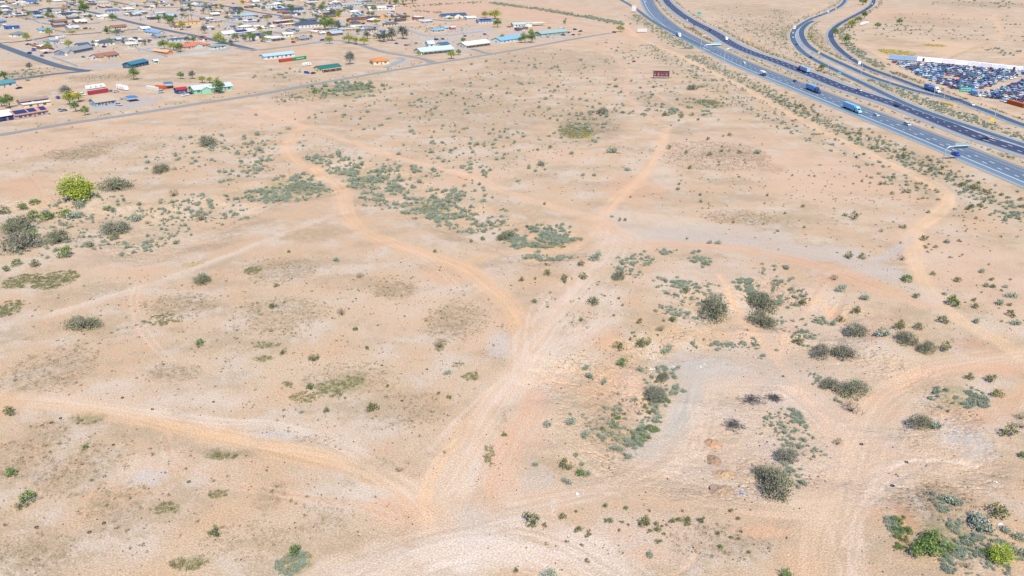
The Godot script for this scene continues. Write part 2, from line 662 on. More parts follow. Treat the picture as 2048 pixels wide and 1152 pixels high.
func paint_soil():
	var orange := Color(0.520, 0.328, 0.205)
	var tan_ := Color(0.530, 0.374, 0.256)
	var pale := Color(0.530, 0.450, 0.358)
	var white := Color(0.585, 0.510, 0.425)
	var grey := Color(0.430, 0.385, 0.328)
	var bluegrey := Color(0.410, 0.393, 0.362)
	var red := Color(0.396, 0.207, 0.110)
	var litter := Color(0.297, 0.234, 0.144)
	var dark := Color(0.220, 0.180, 0.116)
	var green := Color(0.220, 0.224, 0.101)
	var olive := Color(0.286, 0.256, 0.106)
	# broad drifts of other soil
	for a in [
		[1270, 380, 70, 30, orange, 0.6], [1130, 310, 90, 14, tan_, 0.7], [950, 350, 90, 18, tan_, 0.5],
		[560, 230, 90, 25, tan_, 0.7], [60, 290, 120, 30, tan_, 0.55], [300, 262, 160, 10, tan_, 0.6],
		[1390, 470, 200, 28, grey, 0.75], [1620, 505, 120, 20, grey, 0.8], [1760, 545, 60, 20, bluegrey, 0.6],
		[1320, 440, 80, 14, pale, 0.6], [1300, 330, 60, 30, pale, 0.4], [1420, 300, 120, 40, Color(0.506, 0.378, 0.278), 0.6],
		[1650, 350, 180, 60, Color(0.517, 0.363, 0.250), 0.7], [1960, 540, 120, 120, Color(0.522, 0.378, 0.269), 0.6],
		[890, 545, 60, 30, orange, 0.5], [960, 640, 60, 60, tan_, 0.5], [800, 620, 120, 60, Color(0.506, 0.378, 0.259), 0.6],
		[330, 780, 200, 50, pale, 0.35], [280, 940, 60, 40, pale, 0.6], [100, 930, 40, 40, bluegrey, 0.35],
		[640, 870, 90, 30, pale, 0.6], [760, 985, 90, 22, pale, 0.8], [930, 940, 40, 50, pale, 0.8], [920, 1030, 90, 30, grey, 0.6],
		[800, 1020, 70, 40, orange, 0.8], [1010, 960, 40, 50, tan_, 0.8], [1100, 760, 50, 30, orange, 0.6], [1190, 670, 60, 25, orange, 0.65],
		[1070, 830, 40, 60, orange, 0.6], [1400, 745, 84, 38, bluegrey, 0.68], [1330, 830, 26, 46, bluegrey, 0.72], [1370, 930, 60, 50, pale, 0.55],
		[1300, 905, 20, 15, orange, 0.6], [1080, 960, 40, 35, grey, 0.5], [1095, 995, 50, 14, orange, 0.55], [1560, 800, 60, 25, grey, 0.7],
		[1300, 1110, 50, 24, orange, 0.7], [1240, 1070, 40, 22, orange, 0.6], [1520, 1065, 70, 16, orange, 0.8], [1600, 1120, 50, 30, orange, 0.6],
		[1960, 700, 50, 30, red, 0.42], [1990, 735, 60, 20, orange, 0.75], [1770, 640, 45, 14, red, 0.35], [1700, 560, 70, 24, orange, 0.55],
		[1600, 590, 60, 30, tan_, 0.5], [1750, 870, 60, 40, grey, 0.5], [1930, 880, 50, 30, bluegrey, 0.8], [1960, 910, 40, 18, Color(0.363, 0.370, 0.336), 0.6], [1900, 850, 40, 20, white, 0.7],
		[1760, 900, 16, 24, orange, 0.6], [1810, 1030, 17, 34, red, 0.55], [1806, 1075, 13, 30, red, 0.7], [1850, 1020, 16, 40, grey, 0.7],
		[1700, 960, 80, 60, grey, 0.35], [1180, 1100, 70, 40, pale, 0.7], [950, 1105, 130, 44, white, 0.7], [1130, 1110, 30, 14, white, 0.8], [1110, 1080, 40, 14, Color(0.605, 0.441, 0.269), 0.7],
		[1420, 770, 40, 18, pale, 0.5], [1340, 560, 60, 18, pale, 0.55], [1240, 790, 90, 60, Color(0.517, 0.331, 0.207), 0.6],
		[90, 370, 110, 24, Color(0.495, 0.315, 0.192), 0.6], [250, 540, 70, 16, orange, 0.5], [170, 510, 60, 30, Color(0.506, 0.378, 0.278), 0.5],
		[600, 400, 30, 16, orange, 0.5], [1120, 70, 200, 30, Color(0.506, 0.352, 0.240), 0.5], [1250, 60, 30, 24, orange, 0.5],
		[870, 20, 150, 26, Color(0.506, 0.326, 0.216), 0.7], [1080, 22, 120, 20, Color(0.506, 0.331, 0.221), 0.7], [1850, 90, 110, 18, Color(0.550, 0.395, 0.250), 0.8], [1830, 30, 180, 14, Color(0.517, 0.347, 0.231), 0.6],
		[600, 105, 60, 16, Color(0.517, 0.347, 0.226), 0.7], [470, 170, 60, 16, Color(0.517, 0.357, 0.231), 0.6], [60, 170, 60, 22, Color(0.528, 0.368, 0.240), 0.7],
	]:
		paint_patch(a[0], a[1], a[2], a[3], a[4], a[5], 0.35)
	for a in [[1500, 850, 330, 130], [1300, 1080, 220, 60], [1640, 700, 200, 90], [1450, 560, 160, 50]]:
		paint_patch(a[0], a[1], a[2], a[3], Color(0.475, 0.386, 0.306), 0.5, 0.4)
	for a in [[945, 1040, 40, 26], [960, 1080, 60, 20], [1000, 690, 30, 30], [570, 870, 60, 14], [300, 955, 40, 20]]:
		paint_patch(a[0], a[1], a[2], a[3], Color(0.440, 0.426, 0.394), 0.7, 0.4)
	for a in [[80, 40, 130, 34], [330, 40, 150, 34], [600, 40, 150, 34], [720, 60, 110, 22], [900, 88, 100, 16], [150, 105, 130, 18], [400, 92, 90, 16], [1060, 70, 80, 14]]:
		paint_patch(a[0], a[1], a[2], a[3], Color(0.405, 0.360, 0.300), 0.62, 0.5)
	# paved or gravelled yards of the houses
	for a in [[215, 130, 45, 9], [300, 118, 26, 6], [110, 42, 40, 5], [275, 205, 40, 14], [300, 100, 24, 8], [700, 45, 50, 6], [740, 62, 40, 8], [560, 70, 40, 8], [480, 45, 40, 8],
		[210, 215, 30, 9], [640, 84, 40, 5], [800, 125, 26, 6], [950, 60, 50, 6], [440, 70, 40, 6], [320, 30, 50, 8], [560, 35, 60, 8], [120, 92, 60, 12], [560, 66, 60, 8], [900, 102, 60, 5], [930, 63, 50, 5], [420, 104, 50, 4], [690, 62, 50, 8], [1100, 70, 40, 6], [880, 80, 50, 6], [200, 30, 60, 6], [640, 18, 80, 6]]:
		paint_patch(a[0], a[1], a[2], a[3], Color(0.360, 0.352, 0.341), 0.85, 0.3)
	# thin brown weed litter
	for a in [
		[100, 740, 80, 50, 0.4], [60, 900, 60, 60, 0.4], [170, 930, 70, 60, 0.3], [360, 610, 70, 22, 0.5], [345, 745, 50, 18, 0.5], [560, 630, 80, 36, 0.38], [560, 540, 70, 24, 0.35],
		[790, 580, 50, 18, 0.55], [910, 640, 60, 40, 0.45], [540, 995, 32, 34, 0.45], [60, 1110, 80, 40, 0.45], [230, 1010, 60, 40, 0.4], [640, 880, 50, 12, 0.35], [750, 930, 40, 14, 0.4],
		[1000, 830, 16, 40, 0.4], [1230, 850, 60, 60, 0.3], [1440, 1085, 90, 34, 0.35], [1890, 990, 50, 30, 0.5], [1900, 1060, 60, 60, 0.45], [460, 905, 60, 14, 0.6], [180, 835, 44, 12, 0.6],
		[1370, 395, 100, 14, 0.28], [1480, 435, 70, 14, 0.42], [1480, 310, 60, 14, 0.4], [1540, 335, 30, 12, 0.5], [1420, 310, 40, 8, 0.4], [1620, 440, 90, 12, 0.35],
		[160, 308, 60, 12, 0.55], [130, 258, 40, 4, 0.6], [200, 290, 50, 6, 0.5], [1000, 230, 160, 40, 0.35], [1180, 240, 80, 40, 0.42], [760, 230, 140, 26, 0.3], [900, 200, 120, 26, 0.4],
		[1100, 120, 150, 26, 0.42], [980, 165, 140, 14, 0.42], [1330, 200, 80, 20, 0.42], [1420, 210, 60, 8, 0.45], [640, 180, 130, 16, 0.5], [560, 155, 60, 10, 0.4], [200, 155, 70, 9, 0.6],
		[340, 160, 60, 6, 0.5], [400, 140, 80, 6, 0.4], [250, 65, 60, 6, 0.45], [1560, 60, 70, 26, 0.35], [1500, 20, 90, 16, 0.35], [1850, 40, 90, 14, 0.35], [1790, 85, 60, 12, 0.5], [1960, 8, 110, 8, 0.5],
		[50, 150, 60, 12, 0.5], [740, 400, 60, 12, 0.3], [620, 470, 70, 16, 0.4], [1040, 420, 60, 14, 0.25], [1350, 260, 50, 8, 0.5], [1640, 160, 60, 14, 0.35], [1680, 90, 20, 20, 0.35], [1900, 400, 40, 30, 0.2],
	]:
		paint_patch(a[0], a[1], a[2], a[3], litter, minf(a[4] * 1.45, 0.85), 0.75)
	# low green growth shows through as a stain of its own
	for a in [[665, 777, 34, 18], [327, 1018, 33, 13], [437, 988, 20, 10], [110, 560, 42, 20], [45, 562, 36, 16], [12, 618, 36, 18], [530, 690, 30, 7], [525, 718, 22, 6], [452, 912, 44, 10], [180, 838, 36, 10],
		[380, 1125, 40, 16], [595, 1125, 40, 24], [980, 905, 12, 28], [942, 753, 18, 9], [506, 541, 16, 9], [590, 383, 80, 24], [735, 360, 60, 14], [860, 415, 60, 22], [1095, 490, 60, 14], [1150, 262, 40, 22],
		[1415, 207, 36, 10], [680, 185, 80, 16], [1310, 800, 20, 40], [1250, 870, 40, 14], [1920, 792, 40, 26], [705, 765, 40, 24], [1560, 950, 40, 26], [1900, 1075, 60, 40]]:
		paint_patch(a[0], a[1], a[2], a[3], green, 0.6, 0.7)
	for a in [[390, 530, 18, 6], [1790, 105, 36, 6], [1870, 91, 22, 3], [1160, 268, 26, 12]]:
		paint_patch(a[0], a[1], a[2], a[3], Color(0.360, 0.294, 0.048), 0.55, 0.8)
	# weedy soil of the verges and the median
	var verge := Color(0.297, 0.256, 0.153)
	track([[1290, 45], [1330, 75], [1400, 118], [1480, 165], [1560, 204], [1650, 246], [1750, 290], [1850, 332], [1950, 385], [2080, 445]], 15.0, verge, 0.5, 0.15, 7.0)
	track([[1290, 92], [1430, 178], [1500, 222], [1570, 252], [1660, 292], [1720, 322], [1800, 368], [1850, 388]], 7.0, verge, 0.3, 0.1, 7.0)
	track([[1316, -4], [1345, 25], [1380, 55], [1450, 100], [1540, 140], [1640, 180], [1740, 222], [1860, 268], [2080, 345]], 9.0, Color(0.352, 0.310, 0.183), 0.75, 0.15, 3.0)
	track([[1420, 55], [1500, 92], [1570, 122], [1650, 150], [1720, 178]], 16.0, Color(0.363, 0.321, 0.202), 0.55, 0.15, 8.0)
	track([[1740, 160], [1800, 185], [1880, 215], [1960, 248], [2080, 290]], 16.0, Color(0.374, 0.338, 0.216), 0.6, 0.15, 5.0)
	track([[1700, 60], [1690, 85], [1740, 125], [1800, 152], [1880, 184], [1960, 215], [2080, 255]], 9.0, Color(0.363, 0.321, 0.202), 0.6, 0.15, 4.0)
	track([[1570, 20], [1560, 60], [1560, 95], [1600, 120]], 24.0, Color(0.385, 0.338, 0.226), 0.55, 0.1, 12.0)
	track([[1640, 50], [1630, 75], [1650, 100], [1720, 135]], 16.0, Color(0.385, 0.349, 0.235), 0.6, 0.1, 6.0)
	for k in 9:
		var yy := 20.0 + k * 7.0
		track([[1760 + 14 * (k % 3), yy], [1860, yy + 3], [1950, yy + 5 + (k % 2)], [2060, yy + 8]], 3.0, Color(0.330, 0.284, 0.192), 0.42, 0.0, 5.0)
	for a in [[60, 25, 200, 14], [300, 22, 150, 10], [560, 30, 160, 16], [700, 25, 120, 12], [900, 75, 110, 20], [1060, 72, 90, 12], [420, 80, 110, 14], [120, 95, 110, 22], [640, 60, 110, 16]]:
		paint_patch(a[0], a[1], a[2], a[3], Color(0.410, 0.366, 0.312), 0.75, 0.6)
	# charred wood and stained soil
	for a in [[1505, 800, 30, 12], [1466, 850, 18, 18], [1548, 795, 16, 10]]:
		paint_patch(a[0], a[1], a[2], a[3], Color(0.132, 0.131, 0.120), 0.75, 0.7)
	# dirt roads and wheel tracks
	track([[1248, 45], [1262, 62], [1275, 75], [1300, 85], [1340, 103], [1400, 132], [1480, 172], [1530, 200], [1600, 240], [1700, 290], [1800, 338], [1860, 368], [1895, 392], [1893, 410], [1881, 422], [1838, 452], [1823, 482], [1831, 520], [1848, 565], [1886, 610], [1923, 640], [1998, 682], [2060, 718], [2140, 770]], 5.0, Color(0.605, 0.426, 0.259), 0.98, 0.1, 1.2, 0.05)
	track([[1222, 78], [1215, 92], [1235, 118], [1262, 148], [1250, 172], [1262, 200], [1300, 235], [1335, 258]], 3.4, tan_, 0.9, 0.1)
	track([[1335, 258], [1318, 300], [1285, 350], [1250, 385], [1222, 412], [1204, 440]], 5.0, Color(0.583, 0.395, 0.240), 0.95, 0.14)
	track([[1335, 258], [1270, 275], [1200, 290], [1110, 305], [1030, 330]], 3.0, tan_, 0.7)
	track([[1335, 258], [1360, 245], [1400, 238]], 3.0, pale, 0.7)
	track([[500, 212], [600, 250], [700, 282], [800, 318], [930, 350], [1024, 388], [1130, 420], [1205, 442], [1260, 470]], 5.0, Color(0.583, 0.405, 0.259), 0.95, 0.12)
	track([[940, 352], [860, 385], [790, 400], [720, 412]], 3.0, orange, 0.7)
	track([[1210, 445], [1260, 482], [1340, 490], [1440, 492], [1540, 508], [1640, 532], [1740, 570], [1850, 612]], 6.0, orange, 0.85, 0.12)
	track([[1220, 440], [1300, 462], [1400, 476], [1540, 492], [1660, 515], [1760, 545], [1860, 600]], 7.0, grey, 0.6, 0.1)
	track([[1823, 470], [1790, 500], [1750, 520], [1700, 530]], 4.0, bluegrey, 0.6)
	track([[610, 252], [582, 278], [574, 300], [595, 325], [640, 347], [676, 372], [686, 400], [690, 425], [718, 455], [780, 486], [850, 508], [925, 535], [975, 572], [1022, 615], [1046, 662], [1040, 720], [1004, 780], [952, 850], [905, 930], [882, 1000], [868, 1060]], 6.5, Color(0.572, 0.384, 0.226), 0.95, 0.13, 1.4, 0.05)
	track([[925, 535], [965, 515], [1050, 502], [1130, 500], [1180, 475], [1204, 445]], 4.5, Color(0.572, 0.390, 0.231), 0.85, 0.12)
	track([[750, 505], [760, 490], [790, 486], [840, 505]], 3.0, orange, 0.5)
	track([[1208, 445], [1206, 480], [1180, 525], [1130, 590], [1084, 650], [1056, 720], [1010, 800]], 5.5, tan_, 0.9, 0.14)
	track([[1250, 475], [1240, 510], [1205, 560], [1150, 622], [1100, 685], [1050, 765], [990, 870], [930, 950], [890, 1015]], 17.0, pale, 0.6, 0.16, 4.0)
	track([[1225, 600], [1215, 640], [1150, 680], [1090, 710], [1050, 760]], 7.0, pale, 0.7, 0.14, 2.0)
	track([[1075, 790], [1040, 850], [1000, 940], [985, 1010]], 6.0, orange, 0.75, 0.12)
	track([[-40, 798], [100, 806], [250, 826], [400, 865], [550, 897], [700, 932], [800, 968], [872, 1040]], 6.0, Color(0.561, 0.384, 0.221), 0.9, 0.12, 1.2, 0.05)
	track([[60, 790], [250, 818], [420, 842], [560, 850], [700, 905], [830, 985]], 4.0, pale, 0.7, 0.12)
	track([[345, 868], [330, 885], [350, 915], [410, 945], [500, 975], [640, 1000], [780, 1020]], 0.9, orange, 0.6)
	track([[362, 868], [352, 885], [370, 905], [430, 932], [520, 955]], 0.9, orange, 0.5)
	track([[0, 655], [80, 635], [200, 600], [330, 560], [450, 515], [560, 470], [650, 435], [690, 425]], 3.0, pale, 0.85, 0.12)
	track([[290, 560], [272, 620], [275, 660], [300, 690]], 1.0, tan_, 0.7)
	track([[310, 1152], [360, 1090], [430, 1030], [470, 1000], [520, 975]], 1.2, Color(0.473, 0.349, 0.202), 0.7, 0.1, 0.5, 0.05)
	track([[335, 1152], [385, 1090], [450, 1035], [495, 1005]], 1.0, Color(0.473, 0.349, 0.202), 0.7, 0.1, 0.5, 0.05)
	track([[850, 1050], [845, 1000], [850, 960], [875, 915], [910, 880]], 0.9, Color(0.605, 0.430, 0.259), 0.9, 0.0, 0.5, 0.05)
	track([[866, 1050], [860, 1000], [866, 962], [890, 920], [925, 880]], 0.9, Color(0.605, 0.430, 0.259), 0.9, 0.0, 0.5, 0.05)
	track([[600, 1170], [740, 1105], [870, 1066], [1000, 1022], [1100, 998], [1230, 968], [1320, 905], [1345, 840], [1380, 795], [1440, 772], [1540, 770], [1600, 800], [1660, 860], [1690, 900]], 6.0, Color(0.517, 0.405, 0.298), 0.8, 0.16, 1.6)
	track([[620, 1190], [800, 1120], [950, 1075], [1040, 1055], [1140, 1085], [1240, 1135], [1300, 1180]], 9.0, white, 0.6, 0.2, 3.0)
	track([[900, 1090], [1050, 1110], [1160, 1160]], 5.0, white, 0.7, 0.16)
	track([[1110, 998], [1105, 1025], [1130, 1060], [1200, 1100], [1250, 1160]], 2.0, pale, 0.7)
	track([[1230, 968], [1400, 985], [1520, 1000], [1640, 1000], [1720, 960], [1790, 930], [1850, 922], [1960, 918], [2080, 930]], 8.0, Color(0.522, 0.395, 0.274), 0.75, 0.15, 2.0)
	track([[1700, 1170], [1700, 1070], [1725, 1000], [1760, 955], [1830, 920], [1950, 930]], 0.9, white, 0.85, 0.0, 0.5)
	track([[1716, 1170], [1718, 1070], [1742, 1005], [1780, 962], [1850, 930]], 0.9, white, 0.6, 0.0, 0.5)
	track([[1640, 1170], [1640, 1080], [1680, 1000], [1720, 900], [1740, 830], [1790, 785], [1870, 750], [1960, 728], [2060, 716]], 9.0, Color(0.522, 0.390, 0.265), 0.8, 0.16, 2.0)
	track([[1760, 800], [1820, 760], [1900, 735], [2060, 735]], 4.0, orange, 0.7, 0.16)
	track([[2060, 770], [2010, 830], [1930, 850], [1870, 830], [1800, 830]], 4.0, orange, 0.45)
	track([[1690, 890], [1640, 820], [1580, 750], [1560, 700], [1590, 650], [1640, 590], [1660, 570]], 3.5, tan_, 0.7, 0.12)
	track([[1560, 730], [1490, 640], [1460, 590], [1440, 550]], 2.4, Color(0.550, 0.378, 0.240), 0.8)
	track([[1740, 690], [1735, 660], [1690, 650], [1655, 620], [1600, 600]], 2.6, orange, 0.7)
	track([[1470, 640], [1500, 690], [1560, 700]], 3.0, tan_, 0.5)
	track([[1400, 130], [1440, 165], [1500, 200], [1560, 240]], 1.2, tan_, 0.0)
	track([[1280, 170], [1340, 205], [1390, 230], [1420, 238]], 2.2, tan_, 0.8)
	track([[1480, 230], [1520, 290], [1540, 330], [1600, 380]], 2.0, orange, 0.5)
	track([[1240, 48], [1180, 30], [1140, 18], [1100, 0]], 8.0, Color(0.539, 0.390, 0.259), 0.7)
	track([[1215, 66], [1240, 58], [1255, 52]], 7.0, tan_, 0.9)
	track([[1985, 30], [2000, 60], [1990, 80], [1920, 105], [1880, 122]], 7.0, Color(0.572, 0.405, 0.240), 0.9)
	track([[1990, 80], [1940, 100], [1890, 120]], 4.0, dark, 0.5, 0.0)
	track([[2060, 100], [2030, 118], [1990, 130]], 7.0, Color(0.550, 0.390, 0.240), 0.8)
	track([[1700, 80], [1760, 110], [1800, 140], [1880, 172], [1960, 205], [2060, 240]], 7.0, Color(0.550, 0.400, 0.259), 0.85)
	track([[1760, 18], [1850, 22], [1950, 28], [2060, 30]], 10.0, Color(0.550, 0.378, 0.240), 0.6)
	track([[1770, 20], [1750, 40], [1740, 60], [1790, 95], [1830, 108]], 4.0, Color(0.550, 0.390, 0.250), 0.6)
	track([[0, 270], [200, 243], [400, 213], [520, 193]], 12.0, Color(0.539, 0.368, 0.226), 0.35, 0.1)
	# gravel floor that meets the foot of the bank in a clear edge
	track([[1385, 735], [1376, 790], [1362, 835], [1325, 878], [1285, 905]], 5.5, Color(0.410, 0.391, 0.336), 0.9, 0.1, 0.9)
	track([[1385, 735], [1450, 725], [1530, 740]], 14.0, Color(0.420, 0.391, 0.336), 0.6, 0.1, 4.0)
	# single passes of wheels, two lines each
	for a in [[[1385, 800], [1392, 850], [1360, 920], [1280, 965], [1150, 1000], [1030, 1040]], [[1420, 790], [1425, 850], [1385, 930], [1300, 975]], [[1500, 985], [1620, 1010], [1700, 1000], [1745, 950], [1800, 925]], [[1560, 1000], [1660, 1040], [1690, 1152]], [[1720, 1152], [1712, 1060], [1690, 960], [1720, 880], [1770, 800], [1850, 755], [2060, 705]], [[1680, 1152], [1690, 1050], [1720, 930], [1760, 840], [1830, 780], [1930, 750]],
		[[1600, 860], [1660, 900], [1700, 960], [1760, 990]], [[1900, 830], [1940, 870], [1920, 905], [1850, 925], [1780, 950]], [[1880, 850], [1900, 885], [1860, 905], [1800, 900]], [[1960, 850], [1990, 890], [1950, 925], [1860, 940]], [[1500, 790], [1440, 790], [1400, 830], [1390, 900], [1330, 950]], [[1540, 765], [1600, 780], [1680, 850], [1720, 920]], [[1230, 500], [1190, 560], [1120, 650], [1060, 750], [1000, 850], [920, 980]],
		[[1215, 480], [1150, 580], [1090, 660], [1060, 730], [1030, 800]], [[1060, 650], [1060, 720], [1020, 800], [950, 900], [900, 1000]], [[700, 1152], [850, 1080], [1000, 1060], [1120, 1090], [1230, 1152]], [[760, 1152], [880, 1095], [1000, 1080], [1090, 1110], [1160, 1152]], [[880, 1060], [960, 1040], [1080, 1010], [1200, 985]], [[880, 1000], [960, 960], [1010, 880]], [[330, 870], [345, 920], [420, 960], [560, 985], [700, 1010], [800, 1040]],
		[[500, 890], [640, 905], [760, 960], [850, 1040]], [[840, 870], [870, 905], [920, 895], [940, 850]], [[1310, 505], [1420, 500], [1540, 520], [1680, 560]], [[1090, 560], [1060, 620], [1050, 680]], [[280, 560], [268, 610], [300, 680], [340, 720]], [[780, 480], [850, 515], [900, 560], [950, 620]], [[1130, 1152], [1060, 1115], [960, 1100], [860, 1120]], [[1790, 760], [1900, 725], [2060, 715]], [[1260, 470], [1400, 482], [1560, 500], [1700, 535]]]:
		var tp := smooth_path(gpts(a), 2.5)
		var tc := Color(0.560, 0.449, 0.336) if rng.randf() < 0.62 else Color(0.400, 0.303, 0.207)
		for o in [-0.95, 0.95]:
			paint_path(offset_path(tp, o), 0.3, 0.4, tc, 0.5, 0.0, 0.06)
	# rills washed into the banks
	for a in [[[1100, 760], [1180, 775], [1230, 800]], [[1110, 730], [1150, 740], [1200, 765]], [[1640, 560], [1630, 580], [1615, 610]], [[1560, 540], [1545, 560], [1530, 590]], [[1690, 580], [1680, 610], [1650, 640]],
		[[1720, 590], [1700, 620], [1690, 650]], [[1330, 530], [1350, 545], [1380, 560]], [[1360, 525], [1390, 545], [1410, 560]], [[1270, 600], [1330, 630], [1400, 650]], [[1260, 640], [1330, 665], [1380, 680]], [[1120, 380 + 320], [1140, 690], [1180, 720]],
		[[900, 330], [850, 345], [820, 365]], [[1000, 400], [960, 420], [930, 440]], [[940, 370], [900, 385], [870, 400]], [[60, 350], [80, 375], [90, 400]], [[110, 345], [130, 365], [140, 385]], [[180, 330], [200, 350], [210, 380]], [[1350, 1150], [1390, 1120], [1400, 1100]]]:
		paint_path(smooth_path(gpts(a), 3.0), 0.4, 0.6, Color(0.49, 0.345, 0.225), 0.5, 0.0, 0.45)

# ------------------------------------------------------------------ roads
func offset_path(p: PackedVector3Array, o: float) -> PackedVector3Array:
	var r := PackedVector3Array()
	for i in p.size():
		var d := p[min(i + 1, p.size() - 1)] - p[max(i - 1, 0)]
		d.y = 0
		d = d.normalized()
		r.append(p[i] + Vector3(-d.z, 0, d.x) * o)
	return r

# a paved strip; offsets to the right of the path as it runs; wheel paths wear lengthwise
func strip(p: PackedVector3Array, o0: float, o1: float, y: float, c: Color, wear := 0.1, mat: Material = null) -> ArrayMesh:
	var cols: int = max(2, int(absf(o1 - o0) / 0.6) + 1)
	if wear == 0.0: cols = 2
	var m := mb()
	var prev := PackedVector3Array()
	for i in p.size():
		var d := p[min(i + 1, p.size() - 1)] - p[max(i - 1, 0)]
		d.y = 0
		d = d.normalized()
		var rt := Vector3(-d.z, 0, d.x)
		var row := PackedVector3Array()
		row.append(p[i] + rt * o0 + Vector3(0, y - 0.35, 0))
		for k in cols:
			row.append(p[i] + rt * lerpf(o0, o1, float(k) / (cols - 1)) + Vector3(0, y, 0))
		row.append(p[i] + rt * o1 + Vector3(0, y - 0.35, 0))
		if i > 0:
			for k in row.size() - 1:
				var s := 1.0
				if wear > 0.0:
					s += wear * (noise_c.get_noise_2d(k * 0.9 + o0, i * 0.05) + 0.6 * noise_b.get_noise_2d(k * 0.3, i * 0.4))
				m.col = Color(c.r * s, c.g * s, c.b * s)
				var want := Vector3.UP
				if k == 0: want = -rt * signf(o1 - o0)
				elif k == row.size() - 2: want = rt * signf(o1 - o0)
				m.quad(prev[k], prev[k + 1], row[k + 1], row[k], want)
		prev = row
	return m.done(mat if mat else M.asphalt)

func flat_line(p: PackedVector3Array, o: float, w: float, y: float, c: Color) -> ArrayMesh:
	var m := mb(c)
	var a := offset_path(p, o - w * 0.5)
	var b := offset_path(p, o + w * 0.5)
	var up := Vector3(0, y, 0)
	for i in p.size() - 1:
		m.quad(a[i] + up, b[i] + up, b[i + 1] + up, a[i + 1] + up, Vector3.UP)
	return m.done(M.line)

func dashes(p: PackedVector3Array, offs: Array, y: float, c: Color, on := 3.0, period := 12.2, w := 0.42) -> ArrayMesh:
	var m := mb(c)
	var fine := PackedVector3Array()
	for i in p.size() - 1:
		var n: int = max(1, int(p[i].distance_to(p[i + 1]) / 1.5))
		for k in n: fine.append(p[i].lerp(p[i + 1], float(k) / n))
	var up := Vector3(0, y, 0)
	for o in offs:
		var a := offset_path(fine, o - w * 0.5)
		var b := offset_path(fine, o + w * 0.5)
		var run := 0.0
		for i in fine.size() - 1:
			if fmod(run, period) < on:
				m.quad(a[i] + up, b[i] + up, b[i + 1] + up, a[i + 1] + up, Vector3.UP)
			run += fine[i].distance_to(fine[i + 1])
	return m.done(M.line)

func lay(called: String, label: String, p: PackedVector3Array, o0: float, o1: float, c: Color, y := ROAD_Y, wear := 0.12) -> MeshInstance3D:
	block(smooth_path(p, 1.8), o0 - (6.0 if o1 > 10.0 else 1.6), o1 + (4.0 if o1 > 10.0 else 1.6))
	return structure(called, strip(p, o0, o1, y, c, wear), label)

var near_way := PackedVector3Array()
var far_way := PackedVector3Array()
var ramp_in := PackedVector3Array()
var ramp_loop := PackedVector3Array()
var ramp_out := PackedVector3Array()

